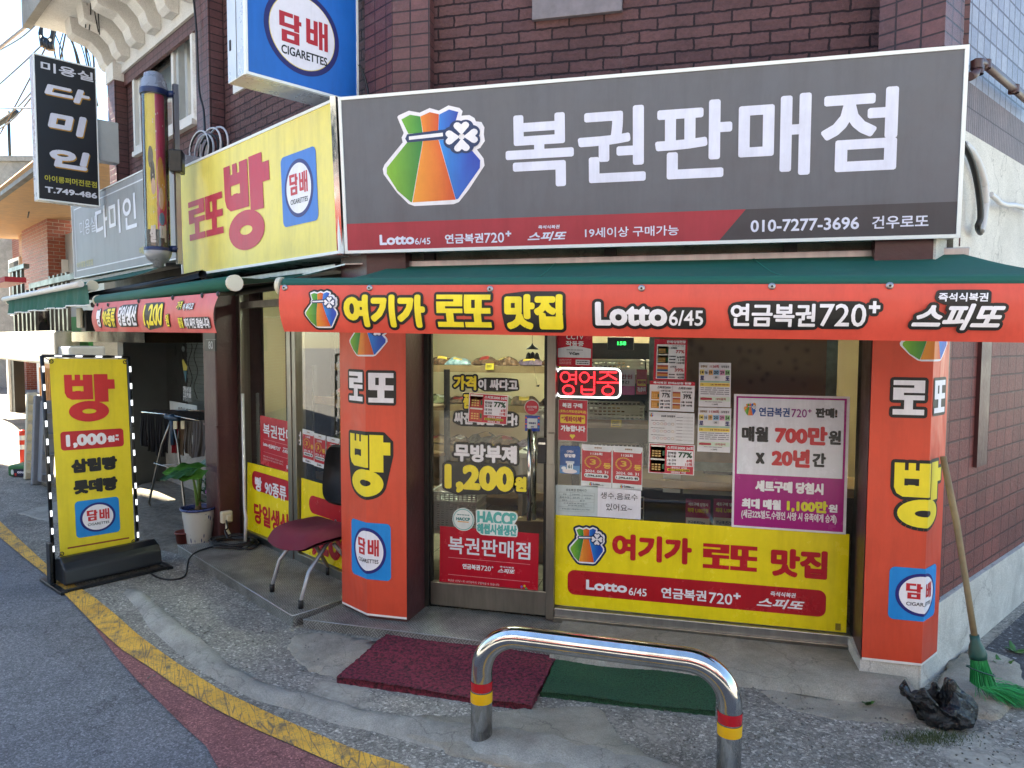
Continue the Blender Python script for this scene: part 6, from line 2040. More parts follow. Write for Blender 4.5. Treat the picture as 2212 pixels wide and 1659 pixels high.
# ------------------------------------------------------------------ potted plant, small red pot
pc = gz(430, 1172, .02)
root = thing('potted_plant', (pc.x, pc.y, .02), 'large leaved plant in a white pot with blue floral rim next to the maroon pillar', 'potted plant')
kpx = (pc - EYE).dot(fw) / FPX
rt_, rb_, hp = 36 * kpx, 24 * kpx, 78 * kpx
def pot_mat():
    t = NT('pot_glaze')
    uv = t.n('TexCoord').outputs['UV']
    vo = t.n('TexVoronoi', Scale=1.0)
    mp = t.n('Mapping'); mp.inputs['Scale'].default_value = (26, 2.2, 1)
    t.l(uv, mp.inputs[0]); t.l(mp.outputs[0], vo.inputs['Vector'])
    sp = t.ramp(vo.outputs['Distance'], [(.18, G3(1)), (.24, G3(0))])
    s2 = t.n('SeparateXYZ'); t.l(uv, s2.inputs[0])
    msk = t.ramp(t.n('Math', _operation='MULTIPLY').outputs[0], [(0, G3(0)), (1, G3(1))])
    nz = t.ramp(t.noise(5, 2, .5, t.co('Object')), [(.52, G3(0)), (.56, G3(1))])
    f_ = t.mix(1, sp, nz, 'MULTIPLY')
    t.l(t.mix(f_, C('#b9b9b4'), C('#27346e')), t.b.inputs['Base Color'])
    t.b.inputs['Roughness'].default_value = .25
    MATS['pot_glaze'] = t.m
pot_mat()
mb = MB(); mb.lathe([(0, .0), (rb_, 0), (rb_ * 1.02, .01), (rt_ * .9, hp * .8), (rt_ * .93, hp)], (pc.x, pc.y, .02), 36); build('pot', mb, MATS['pot_glaze'], root)
mb = MB(); mb.lathe([(rt_ * .93, hp * .93), (rt_ * 1.02, hp * .95), (rt_ * 1.04, hp), (rt_ * .98, hp * 1.01), (rt_ * .9, hp * .98), (rt_ * .85, hp * .85)], (pc.x, pc.y, .02), 36); build('pot_rim', mb, M('pot_blue', '#2f3f78', .3, var=.5, vs=40), root)
mb = MB(); mb.lathe([(rt_ * .9, hp * .88), (0, hp * .9)], (pc.x, pc.y, .02), 24); build('soil', mb, M('soil', '#2b2119', .9, bump=.6), root)
def leaf_mat(n, c, c2):
    t = NT(n)
    t.l(t.ramp(t.noise(6, 4, .6, t.co('Object')), [(.3, C(c)), (.7, C(c2))]), t.b.inputs['Base Color'])
    t.b.inputs['Roughness'].default_value = .38
    t.b.inputs['Transmission Weight'].default_value = 0
    MATS[n] = t.m
leaf_mat('leaf_green', '#2b5a1e', '#4c7f2b'); leaf_mat('leaf_dark', '#1c3d22', '#2f5a35')
cr = V((pc.x, pc.y, .02 + hp * .9))
bc = dep(431, 1118, (cr - EYE).dot(fw)); 
def leaf(mb, base, tip, width, nrm, wav=.01, n=14):
    ax_ = (tip - base); l = ax_.length; t = ax_.normalized(); s_ = t.cross(nrm).normalized(); up_ = s_.cross(t)
    vs, fs = [], []
    for i in range(n + 1):
        q = i / n
        w = width * (sin(pi * min(1, q * .97 + .03)) ** .62) * (1.25 - .75 * q)
        for j in range(-4, 5):
            e = j / 4
            off = (-.18 * l * (1 - q) ** 3 * abs(e) * 1.2)
            vs.append(base + t * (q * l + off) + s_ * w * e + up_ * (.06 * l * sin(pi * q) - .25 * w * abs(e) + wav * sin(q * 19 + e * 5) * abs(e)))
    for i in range(n):
        for j in range(8): fs.append([i * 9 + j, i * 9 + j + 1, (i + 1) * 9 + j + 1, (i + 1) * 9 + j])
    mb.mesh(vs, fs, 0, True)
kd = (cr - EYE).dot(fw)
stem, lv = MB(), MB()
for (bx_, by_), (tx_, ty_), w_, dz, m_ in (((432, 1012), (350, 1022), 36, .0, 0), ((412, 1016), (343, 1038), 15, -.1, 1), ((425, 1005), (474, 985), 26, .25, 1), ((438, 1020), (472, 1012), 18, .2, 1)):
    b_ = dep(bx_, by_, kd + dz); t_ = dep(tx_, ty_, kd + dz - .12)
    st0 = cr + V((random.uniform(-.01, .01), random.uniform(-.01, .01), 0))
    mid = st0.lerp(b_, .55) + V((0, 0, .05))
    mb = MB(); mb.tube([st0, st0.lerp(mid, .5) + V((0, 0, .01)), mid, b_], [.016, .012, .009, .006], 8); build('stem', mb, M('stem_green', '#55742f', .5), root)
    mb = MB(); leaf(mb, b_, t_, w_ * kpx, V((0, 0, 1)) - fw * .55, .012); build('leaf', mb, MATS['leaf_green' if m_ == 0 else 'leaf_dark'], root)
mb = MB(); mb.tube([cr + V((0, 0, -.02)), cr + V((0, 0, .07))], [.03, .02], 10); build('stalk', mb, M('stalk_brown', '#5a4a30', .7), root)
# bushy plant with pink flowers behind it
fc = gz(462, 1120, .02)
root = thing('flower_plant', fc, 'small dark bush with pink flowers squeezed between the large leaved plant and the pillar', 'plant')
kf = (fc - EYE).dot(fw)
mb, m2, m3 = MB(), MB(), MB()
for i in range(110):
    b_ = dep(random.uniform(438, 480), random.uniform(1025, 1100), kf + random.uniform(-.1, .2))
    t_ = b_ + V((random.uniform(-.07, .07), random.uniform(-.07, .07), random.uniform(-.03, .06)))
    leaf(mb, b_, t_, .016, V((random.uniform(-.4, .4), random.uniform(-.6, .2), 1)), .002, 4)
for i in range(9):
    x, y = random.choice(((448, 1061), (460, 1063), (452, 1068))); c_ = dep(x + random.uniform(-4, 4), y + random.uniform(-4, 4), kf - .12)
    for k in range(5): m2.blob(c_ + V((.012 * cos(k * 1.26), 0, .012 * sin(k * 1.26))), .009, (1, .4, 1), 6, 4)
for i in range(6): m3.tube([V((fc.x, fc.y, .02)), dep(random.uniform(442, 475), random.uniform(1040, 1090), kf)], .004, 5)
build('foliage', mb, MATS['leaf_dark'], root); build('flower', m2, M('petal_pink', '#a0479a', .6), root); build('stem', m3, MATS['stem_green'], root)
rp = gz(398, 1176, .01)
mb = MB(); k_ = (rp - EYE).dot(fw) / FPX
mb.lathe([(0, 0), (14 * k_, 0), (17.5 * k_, 25 * k_), (19 * k_, 25 * k_), (19 * k_, 29 * k_), (17 * k_, 29 * k_), (14 * k_, 6 * k_), (0, 6 * k_)], rp, 24)
build('plant_pot', mb, M('terracotta', '#6f3530', .55, var=.1), None, 'small empty terracotta coloured plastic pot beside the white flower pot', 'pot')

# ------------------------------------------------------------------ laundry rack with towels
rk = thing('drying_rack', gz(360, 1120, 0), 'folding laundry drying rack standing in front of the hair salon door', 'drying rack')
k1_ = (gz(325, 1100, 0) - EYE).dot(fw); k2_ = (gz(405, 1156, 0) - EYE).dot(fw)
hub = dep(372, 902, (k1_ + k2_) / 2)
mb = MB()
a0 = dep(324, 1102, k1_)
mb.tube([hub, dep(350, 960, (k1_ + k2_) / 2), dep(322, 1085, k1_), dep(328, 1100, k1_), dep(345, 1103, k1_ - .0), dep(445, 1090, k1_ + .1)], .011, 8)
mb.tube([hub, dep(384, 960, (k1_ + k2_) / 2), dep(402, 1125, k2_), dep(408, 1144, k2_), dep(425, 1154, k2_ + .05), dep(450, 1150, k2_ + .4)], .011, 8)
build('leg', mb, MATS['brushed_steel'], rk)
ka_ = (k1_ + k2_) / 2
A0, A1, A2, A3 = dep(307, 890, ka_ + .35), dep(446, 912, ka_ - .12), dep(446, 888, ka_ + .9), dep(336, 886, ka_ + 1.1)
mb = MB()
mb.tube([A0, hub + V((0, 0, .02)), A1], .009, 8); mb.tube([A3, A2], .009, 8); mb.tube([A0, A3], .009, 8); mb.tube([A1, A2], .009, 8)
for i in range(1, 8): mb.tube([A0.lerp(A1, i / 8), A3.lerp(A2, i / 8)], .004, 6)
mb.tube([dep(332, 1000, ka_), dep(392, 1018, ka_)], .005, 6); mb.tube([dep(345, 1005, ka_ + .1), dep(400, 1003, ka_ + .1)], .005, 6)
build('rail', mb, MATS['post_steel'], rk)
mb = MB(); mb.blob(hub, .035, (1.2, 1, 1)); mb.tube([hub + V((-.07, 0, .01)), hub + V((.09, -.02, -.01))], .022, 8); mb.tube([hub, hub + V((0, 0, -.25))], .02, 8); build('hinge', mb, M('hinge_blue', '#22384f', .4), rk)
def towel(label, xs, y0, y1, k, colr, nm='towel', fold=.02):
    mb = MB()
    n, m = 26, 12
    (xa, xb) = xs
    for side in (0, 1):
        vs, fs = [], []
        for j in range(m + 1):
            for i in range(n + 1):
                s_, t = i / n, j / m
                x = xa + (xb - xa) * s_; yy = (y0[0] + (y0[1] - y0[0]) * s_); ye = (y1[0] + (y1[1] - y1[0]) * s_) - side * 14
                P = dep(x, yy + (ye - yy) * t, k[0] + (k[1] - k[0]) * s_ + side * .05 * min(1, t * 4))
                P += fw * (fold * sin(s_ * 11 + xa) * t + .006 * sin(s_ * 29 + t * 3)) + rt * (.012 * sin(t * 4 + xa) * t)
                vs.append(P)
        for j in range(m):
            for i in range(n): fs.append([j * (n + 1) + i, j * (n + 1) + i + 1, (j + 1) * (n + 1) + i + 1, (j + 1) * (n + 1) + i])
        mb.mesh(vs, fs, 0, True)
    return build(nm, mb, M('terry_' + colr.strip('#'), colr, .95, var=.2, vs=20, bump=.5, bs=250), None, label, 'towel', 'laundry on the drying rack')
ks = (ka_ - .02, ka_ - .14)
towel('grey bath towel hung nearest the maroon pillar on the drying rack', (415, 446), (910, 907), (990, 985), (ka_ - .1, ka_ - .16), '#4d4a4a')
towel('narrow grey towel hung between the red towel and the big bath towel', (398, 416), (908, 909), (975, 988), (ka_ + .02, ka_ - .04), '#57534f')
towel('red towel hung in the middle of the drying rack', (372, 385), (908, 908), (978, 979), (ka_ + .05, ka_ + .02), '#8f1a2c')
towel('beige and grey small towel hung beside the red towel', (385, 399), (908, 908), (982, 984), (ka_ + .06, ka_ + .04), '#77695a')
for i, (xa, xb, yb, lab) in enumerate(((304, 318, 962, 'black towel hung at the far left end of the drying rack'), (319, 334, 974, 'black towel, second from the left end of the drying rack'), (336, 352, 984, 'black towel hung left of the rack hinge, the longest of the black ones'), (353, 366, 976, 'black towel hung just left of the blue rack hinge'))):
    towel(lab, (xa, xb), (892 + i * 3, 894 + i * 3), (yb, yb + 3), (ka_ + .34 - i * .08, ka_ + .3 - i * .08), '#191a1f')
mb = MB()
for i in range(6): 
    p0_, p1_ = A0.lerp(A3, .2 + .13 * i), A1.lerp(A2, .2 + .13 * i)
    for q in range(20):
        a_, b_ = p0_.lerp(p1_, q / 20), p0_.lerp(p1_, (q + 1) / 20)
        mb.face([a_ + V((0, 0, .012)), b_ + V((0, 0, .012)), b_ + V((.02, .05, -.06)), a_ + V((.02, .05, -.06))])
build('cloth', mb, M('terry_191a1f', '#191a1f'), None, 'dark cloths laid across the top rails of the drying rack', 'cloths', 'laundry on the drying rack')
mb = MB()
for x in (379, 395):
    c_ = dep(x, 918, ka_ - .06); mb.fbox(Fr(c_, rt, (0, 0, 1)), -.016, .016, -.035, .035, -.008, .008)
build('clothes_pegs', mb, M('peg_cream', '#cfc8a8', .5), None, 'pair of cream clothes pegs clipped on the front rail of the drying rack', 'clothes pegs')

# ------------------------------------------------------------------ outlet box, conduit, cables
PRF = Fr(LF.p(SP1, 0, .2), -LN, (0, 0, 1))          # side of the maroon pillar
q = PRF.box(480, 1132, 503, 1103, .05)
root = thing('outlet_box', PRF.p((q[0] + q[2]) / 2, q[1], .02), 'cream weatherproof outlet box at the foot of the maroon pillar', 'outlet')
mb = MB(); mb.fbox(PRF, q[0], q[2], q[1], q[3], .001, .05); build('cover', mb, MATS['ivory_plastic'], root, bevel=.01)
mb = MB(); mb.fbox(PRF, q[0] + .03, q[2] - .015, q[1] + .012, q[3] - .025, .05, .07); build('socket_lid', mb, MATS['ivory_plastic'], root, bevel=.008)
xm = (q[0] + q[2]) / 2
mb = MB(); mb.tube([PRF.p(xm, q[1], .03), PRF.p(xm, q[1] - .05, .03), PRF.p(xm + .02, .085, .05)], .011, 8); build('conduit', mb, MATS['ivory_plastic'], root)
mb = MB()
cu0 = LF.px(525, 900, .06)[0]
mb.tube([LF.p(cu0, LF.px(522, 850, .06)[1], .06), LF.p(cu0, LF.px(525, 1085, .06)[1], .06), LF.p(cu0 + .03, LF.px(528, 1105, .06)[1], .07), LF.p(cu0 + .09, LF.px(540, 1118, .06)[1], .09), LF.p(cu0 + .09, .08, .1)], .012, 10)
build('cable_conduit', mb, MATS['wire_white'], None, 'thin white plastic conduit bent down along the steel frame of the side window', 'conduit')
cc = gz(505, 1173, .085)
mb = MB()
pts = []
for i in range(150):
    a = i * .28
    r_ = .13 + .02 * sin(i * .37) + .012 * sin(i * 1.7)
    pts.append((cc.x + r_ * 1.35 * cos(a) , cc.y + r_ * sin(a) * .9, .082 + .03 * (i / 150) + .006 * sin(i * .9)))
mb.tube(pts, .006, 6)
build('cable_coil', mb, MATS['wire_black'], None, 'coiled black cable lying on the metal step below the outlet box', 'cable')
def cable(label, pts, r=.006, mat='wire_black', cat='cable', n=10, name='cable'):
    P = [V(p) for p in pts]
    o = []
    for i in range(len(P) - 1):
        p0, p1, p2, p3 = P[max(i - 1, 0)], P[i], P[i + 1], P[min(i + 2, len(P) - 1)]
        for k in range(n):
            t = k / n
            o.append(.5 * ((2 * p1) + (p2 - p0) * t + (2 * p0 - 5 * p1 + 4 * p2 - p3) * t * t + (3 * p1 - p0 - 3 * p2 + p3) * t ** 3))
    o.append(P[-1])
    mb = MB(); mb.tube(o, r, 7)
    return build(name, mb, MATS[mat], None, label, cat)
cable('black cable running off the metal step and over the pavement to the banner stand', [cc + V((.1, .02, .02)), gz(560, 1172, .08), gz(540, 1186, .08), gz(480, 1178, .08), gz(430, 1190, .08), gz(410, 1205, .075), gz(405, 1222, .01), gz(398, 1245, .01), gz(370, 1252, .01), gz(340, 1247, .01), gz(318, 1232, .01)])
cable('black plug lead hanging from the outlet box onto the cable coil', [PRF.p(xm - .02, q[1] + .03, .07), PRF.p(xm - .03, q[1] - .02, .12), PRF.p(xm - .06, .16, .14), cc + V((-.05, 0, .03))])
cable('black lead from the banner stand light string to the ground', [Pq(uR, vb), Pq(uR + .1, vb + .02), Pq(uR + .13, vb - .06), gz(322, 1225, .02)], .004)

# ------------------------------------------------------------------ broom against the right pillar
top = RF.at(2037, 986, .05)
kt = (top - EYE).dot(fw)
bend = gz(2205, 1528, .01)
kb_ = (bend - EYE).dot(fw)
col_ = dep(2107, 1386, kt + (kb_ - kt) * .62)
root = thing('broom', bend, 'long wooden handled broom with bright green bristles leaning on the right end pillar', 'broom')
mb = MB(); mb.tube([top, top.lerp(col_, .35) + V((.008, 0, 0)), top.lerp(col_, .7) + V((.004, 0, 0)), col_], [.014, .0145, .0135, .014], 10); build('handle', mb, M('broom_wood', '#8a7a5c', .7, var=.3, vs=10), root)
dv = (bend - col_).normalized()
hd = (col_ - top).normalized()
mb = MB(); mb.tube([col_ - hd * .03, col_, col_ + hd * .02, col_ + hd * .055, col_ + hd * .075], [.02, .021, .03, .038, .036], 14); build('socket', mb, M('socket_green', '#1f4a40', .45), root)
st = col_ + hd * .07
mb = MB()
random.seed(3)
for i in range(520):
    a, b = random.uniform(-1, 1), random.uniform(-1, 1)
    sx_ = rt * a * .03 + fw * b * .02
    e = bend + rt * (a * .06 + random.uniform(-.05, .05) + .02) + V((random.uniform(-.02, .02), random.uniform(-.03, .03), random.uniform(0, .07)))
    if random.random() < .16: e += V((-random.uniform(.05, .16), 0, random.uniform(-.01, .05)))
    e.z = max(.006, e.z)
    p0_ = st + sx_ * .9
    p1_ = st + hd * .12 + sx_ * 1.5 + V((random.uniform(-.006, .006), 0, 0))
    p1_.z = max(p1_.z, .04)
    p2_ = p1_.lerp(e, .55) + V((0, 0, .012))
    mb.tube([p0_, p1_, p2_, e], random.choice((.0009, .0012, .0015)), 3, random.choice((0, 0, 0, 1)), cap=False)
build('bristles', mb, [M('bristle_green', '#2f9e55', .5), M('bristle_dark', '#1c6a3d', .5)], root)
mb = MB()
c1_ = st + hd * .06
mb.tube([c1_ + rt * .06 * cos(a / 10 * 2 * pi) + fw * .035 * sin(a / 10 * 2 * pi) + hd * .02 * cos(a / 10 * 2 * pi) for a in range(11)], .003, 5, cap=False); build('binding', mb, MATS['socket_green'], root)

# ------------------------------------------------------------------ black refuse bag
random.seed(11)
bgc = gz(2042, 1562, .0)
def bagmat():
    t = NT('bag_film')
    co_ = t.co('Object')
    t.b.inputs['Base Color'].default_value = C('#0d0d10')
    t.b.inputs['Roughness'].default_value = .1
    a = t.noise(14, 6, .65, co_, 1.2)
    b = t.noise(5, 3, .6, t.co('Object', (1, 1, .35)), 2.0)
    t.bump(t.mix(.5, a, b), .9, .05)
    MATS['bag_film'] = t.m
bagmat()
mb = MB()
nu, nv = 72, 40
vs, fs = [], []
kk = (bgc - EYE).dot(fw) / FPX
for j in range(nv + 1):
    t = j / nv
    for i in range(nu):
        a = 2 * pi * i / nu
        prof_ = [(0, .55), (.12, .92), (.3, 1.0), (.5, .95), (.7, .9), (.85, .82), (.95, .66), (1, .5)]
        for (t0, r0_), (t1, r1_) in zip(prof_, prof_[1:]):
            if t0 <= t <= t1: rr_ = r0_ + (r1_ - r0_) * (t - t0) / (t1 - t0); break
        fol = 1 + .085 * sin(a * 5 + t * 4) * (.35 + t) + .055 * sin(a * 11 - t * 7) + .035 * sin(a * 19 + t * 13) * t
        x = cos(a) * rr_ * fol * 62 * kk - (.0 if t < .5 else (t - .5) * 40 * kk)
        y = sin(a) * rr_ * fol * 50 * kk
        z = t * (72 + 16 * sin(a * 2 + 1.0) * t + 10 * sin(a * 5) * t * t + 9 * sin(a * 9 + 2) * t ** 3) * kk
        if t > .45: x += (t - .45) * -36 * kk * max(0, -cos(a)) * 2.2
        vs.append(bgc + V((cos(YAW) * x - sin(YAW) * y, sin(YAW) * x + cos(YAW) * y, z + .004)))
for j in range(nv):
    for i in range(nu): fs.append([j * nu + i, j * nu + (i + 1) % nu, (j + 1) * nu + (i + 1) % nu, (j + 1) * nu + i])
# inner lining down to the contents
k = len(vs)
for j in range(1, 5):
    for i in range(nu):
        p = vs[nv * nu + i]
        c_ = bgc + V((-.03, 0, p.z - bgc.z))
        vs.append(c_ + (p - c_) * (1 - .13 * j) + V((0, 0, -.035 * j)))
for j in range(4):
    o0 = nv * nu if j == 0 else k + (j - 1) * nu
    for i in range(nu): fs.append([o0 + i, o0 + (i + 1) % nu, k + j * nu + (i + 1) % nu, k + j * nu + i])
fs.append([k + 3 * nu + i for i in range(nu)])
mb.mesh(vs, fs, 0, True)
rb_o = build('refuse_bag', mb, MATS['bag_film'], None, 'crumpled open black plastic refuse bag on the ground below the right pillar', 'refuse bag', subsurf=1)
for sc_, st_ in ((.12, .03), (.03, .008)):
    tx_ = bpy.data.textures.new('crumple', 'CLOUDS'); tx_.noise_scale = sc_; tx_.noise_depth = 2
    dm = rb_o.modifiers.new('crumple', 'DISPLACE'); dm.texture = tx_; dm.strength = st_; dm.mid_level = .5; dm.texture_coords = 'LOCAL'

# weeds and leaves by the bag and wall foot
random.seed(5)
def weed(x, y, n, size, label, z=.01):
    c = gz(x, y, z); mb = MB()
    for i in range(n):
        a = random.uniform(0, 2 * pi); t_ = c + V((cos(a) * size, sin(a) * size, size * random.uniform(.2, .9)))
        leaf(mb, c + V((cos(a) * size * .2, sin(a) * size * .2, .005)), t_, size * .32, V((0, 0, 1)) - V((cos(a), sin(a), 0)) * .6, .002, 6)
    build('weed', mb, MATS['leaf_green'], None, label, 'weed')
weed(1872, 1522, 5, .035, 'tiny green weed sprouting from the ledge foot left of the refuse bag')
weed(2193, 1408, 7, .05, 'flat leafy weed growing at the foot of the alley wall')
weed(2165, 1440, 6, .05, 'small weed growing in the broken concrete behind the broom')
mb = MB()
for i in range(700):
    c = gz(random.gauss(2010, 42), random.gauss(1596, 8), .008)
    mb.face([c, c + V((.003, 0, 0)), c + V((random.uniform(-.012, .012), random.uniform(-.012, .012), random.uniform(.006, .022)))])
build('moss_grass', mb, M('moss', '#3f4a26', .9), None, 'thin mossy grass along the ground in front of the refuse bag', 'grass', kind='stuff')
mb = MB()
for i in range(900):
    x, y = random.choice(((random.uniform(900, 1700), random.uniform(1440, 1640)), (random.uniform(300, 700), random.uniform(1200, 1480)), (random.uniform(1600, 2200), random.uniform(1500, 1655))))
    c = gz(x, y, .008); s_ = random.uniform(.002, .006)
    mb.blob(c, s_, (1, 1, .6), 5, 3, 0, .3)
build('grit', mb, M('grit_grey', '#6f6b64', .9, var=.4, vs=50), None, 'loose grit scattered over the pavement', 'grit', kind='stuff')
# ------------------------------------------------------------------ things inside the shop
random.seed(21)
def rackshelf(label, c, L, D, zs, yaw, back=None):
    root = thing('display_shelf', (c[0], c[1], .085), label, 'shelf')
    f = Fr(V((c[0], c[1], 0)), (cos(yaw), sin(yaw), 0), (0, 0, 1))
    for x in (-L / 2, L / 2):
        for d_ in (-D / 2, D / 2):
            mb = MB(); mb.fbox(f, x - .015, x + .015, .085, zs[-1] + .25, d_ - .015, d_ + .015); build('upright', mb, MATS['dark_shelf'], root)
    for z in zs:
        mb = MB(); mb.fbox(f, -L / 2, L / 2, z - .02, z, -D / 2, D / 2); build('shelf_board', mb, MATS['wood_shelf'], root)
        mb = MB(); mb.fbox(f, -L / 2, L / 2, z - .045, z + .012, D / 2, D / 2 + .008); build('shelf_edge', mb, MATS['wood_shelf'], root)
    if back:
        mb = MB(); mb.fbox(f, -L / 2, L / 2, .1, zs[-1] + .22, -D / 2 - .01, -D / 2); build('back_panel', mb, MATS['dark_shelf'], root)
    return f
def bread_mat(n, c, c2):
    t = NT(n)
    t.l(t.ramp(t.noise(18, 3, .6, t.co('Object'), 1), [(.3, C(c)), (.65, C(c2))]), t.b.inputs['Base Color'])
    t.b.inputs['Roughness'].default_value = .22
    t.bump(t.noise(30, 4, .7, t.co('Object'), 1.5), .9, .02)
    MATS[n] = t.m
BRM = [('tan', '#5f432a', '#a5865c'), ('dark brown', '#33211a', '#7a5a40'), ('purple', '#3c2c40', '#75637a'), ('pale', '#8a7f6c', '#c4beb0'), ('green', '#454a34', '#8a8c66'), ('blue', '#44606c', '#9fb4ba')]
for n, c, c2 in BRM: bread_mat('bread_' + n.replace(' ', '_'), c, c2)
M('pack_white', '#c9c6bc', .3); M('pack_red', '#8a2a28', .3); M('pack_yellow', '#b89a3a', .3)
def bread(P, yaw, kind, s=1.0):
    """a soft bag: pillow shape with crimped ends and an uneven top"""
    n_, m_ = 12, 8
    L, Wd, Hh = .085 * s, .06 * s, .042 * s
    vs, fs = [], []
    ph = random.uniform(0, 6)
    for side in (1, 0):
        for j in range(m_ + 1):
            for i in range(n_ + 1):
                x, y = -1 + 2 * i / n_, -1 + 2 * j / m_
                h = (1 - abs(x) ** 4) * (1 - y ** 4)
                z = (h * Hh * (1 + .12 * sin(x * 5 + ph) + .1 * sin(y * 6 + ph * 2)) + .012) if side else .012 - .012 * h
                w = 1 - .18 * (1 - x * x) * 0 - .12 * (abs(x) > .95)
                X, Y = x * L * (1 + .06 * sin(y * 9 + ph)), y * Wd * w
                vs.append(P + V((cos(yaw) * X - sin(yaw) * Y, sin(yaw) * X + cos(yaw) * Y, z)))
    k = (n_ + 1) * (m_ + 1)
    for o in (0, k):
        for j in range(m_):
            for i in range(n_):
                q = [o + j * (n_ + 1) + i, o + j * (n_ + 1) + i + 1, o + (j + 1) * (n_ + 1) + i + 1, o + (j + 1) * (n_ + 1) + i]
                fs.append(q if o == 0 else q[::-1])
    mb = MB(); mb.mesh(vs, fs, 0, True)
    n = BRM[kind][0]
    for j in range(1, 4):
        for i in range(4, 8): mb.m[j * n_ + i] = 1
    for j in range(5, 7):
        for i in range(3, 9): mb.m[j * n_ + i] = 1
    build('bread_bag', mb, [MATS['bread_' + n.replace(' ', '_')], MATS[random.choice(('pack_white', 'pack_red', 'pack_yellow'))]], None, n + ' clear wrapped bread bag lying on the shop shelves', 'bread bag', 'bread bags on the shop shelves')
def basket(P, w, d_, h, yaw, label, nm='basket'):
    f = Fr(P, (cos(yaw), sin(yaw), 0), (0, 0, 1))
    mb = MB()
    t = .006
    for a in (-1, 1):
        for k in range(4):
            z0 = h * k / 4
            mb.fbox(f, -w / 2, w / 2, z0, z0 + h * .13, a * d_ / 2 - t, a * d_ / 2); mb.fbox(f, a * w / 2 - t, a * w / 2, z0, z0 + h * .13, -d_ / 2, d_ / 2)
        n = int(w / .03)
        for k in range(n + 1): u = -w / 2 + w * k / n; mb.fbox(f, u - .005, u + .005, 0, h, a * d_ / 2 - t * .8, a * d_ / 2 - t * .2)
        n = int(d_ / .03)
        for k in range(n + 1): v = -d_ / 2 + d_ * k / n; mb.fbox(f, a * w / 2 - t * .8, a * w / 2 - t * .2, 0, h, v - .005, v + .005)
        mb.fbox(f, -w / 2 - .008, w / 2 + .008, h, h + .012, a * d_ / 2 - .008, a * d_ / 2 + .008); mb.fbox(f, a * w / 2 - .008, a * w / 2 + .008, h + .0005, h + .0125, -d_ / 2, d_ / 2)
    mb.fbox(f, -w / 2, w / 2, 0, .004, -d_ / 2, d_ / 2)
    return build(nm, mb, M('basket_white', '#c4c3ba', .5), None, label, 'basket', 'white plastic baskets in the shop')
def tagcard(P, yaw, label):
    f = Fr(P, (cos(yaw), sin(yaw), 0), (0, .15, 1))
    pr = Print(); pr.rect(f, -.035, 0, .035, .05, '#d9bf2a', 0); pr.lines(f, -.025, .008, .025, .04, 3, '#3a3420', 1)
    pr.build('price_card', None, label, 'price card', 'yellow price cards on the shelves')
# shelf row seen through the door and the left part of the window
YAW_B = 0.0
f1 = rackshelf('dark bread shelf with wooden boards along the back of the shop', (-1.45, 5.75), 3.0, .42, (.42, .78, 1.12, 1.44), YAW_B)
for z in (.78, 1.12, 1.44):
    for k in range(15):
        P = f1.p(-1.38 + k * .195 + random.uniform(-.03, .03), z + .002, random.choice((-.06, .06)))
        bread(P, random.uniform(0, 3), random.choice((0, 1, 1, 2, 3, 4, 5) if z > 1.3 else (0, 1, 1, 2, 4)), random.uniform(1.2, 1.6))
    for k in range(5): tagcard(f1.p(-1.2 + k * .55, z - .02, .235), 0, 'yellow price card clipped to the bread shelf edge')
f2 = rackshelf('dark bread rack just inside the shop window with baskets on three levels', (-.28, 4.95), .95, .4, (.45, .82, 1.12, 1.42), .12, True)
for z in (.82, 1.12, 1.42):
    for k in range(2):
        P = f2.p(-.23 + k * .46, z + .004, .02)
        basket(P, .42, .34, .09, .12, 'low white basket of bread on the rack behind the shop window')
        for q in range(3): bread(P + V((random.uniform(-.13, .13), random.uniform(-.08, .08), .03)), random.uniform(0, 3), random.choice((0, 1, 2, 4, 1)), 1.15)
    for k in range(2): tagcard(f2.p(-.2 + k * .4, z - .035, .23), .12, 'yellow price card clipped to the bread shelf edge')
f3 = rackshelf('wooden bread shelf close behind the side window', (-2.25, 4.9), 1.2, .36, (.6, .86, 1.2), math.atan2(LD.y, LD.x))
for z in (.86, 1.2):
    for k in range(4):
        bread(f3.p(-.45 + k * .3, z + .002, .0), random.uniform(0, 3), random.choice((0, 1, 2, 3, 4)), 1.35)
tagcard(f3.p(.2, .86, .19), math.atan2(LD.y, LD.x), 'yellow price card clipped to the bread shelf edge')
# stacked white baskets and table behind the door
tb = thing('low_table', (-1.42, 4.45, .085), 'low white folding table behind the entrance door glass', 'table')
mb = MB(); mb.box((-1.42, 4.45, .42), (.42, .36, .02)); build('table_top', mb, M('table_white', '#b5b0a0', .5), tb, bevel=.004)
for sx in (-1, 1):
    for sy in (-1, 1): mb = MB(); mb.tube([(-1.42 + sx * .17, 4.45 + sy * .14, .42), (-1.42 + sx * .2, 4.45 + sy * .17, .086)], .01, 6); build('leg', mb, MATS['brushed_steel'], tb)
for k in range(4): basket(V((-1.46, 4.45, .432 + k * .058)), .3, .26, .056, .05, 'white slotted basket in the stack on the low table')
for k in range(5): basket(V((-.93, 5.1, .86 + k * .058)), .3, .26, .056, .05, 'white slotted basket in the tall stack behind the door handle')
cb = thing('counter_unit', (-.93, 5.1, .085), 'pale side counter under the tall basket stack behind the door', 'counter')
mb = MB(); mb.box((-.93, 5.1, .835), (.5, .4, .035)); build('top', mb, MATS['table_white'], cb)
for sx in (-1, 1): mb = MB(); mb.box((-.93 + sx * .22, 5.1, .45), (.03, .36, .72)); build('side_panel', mb, MATS['table_white'], cb)
bxm = M('cardboard', '#7d6444', .8, var=.15)
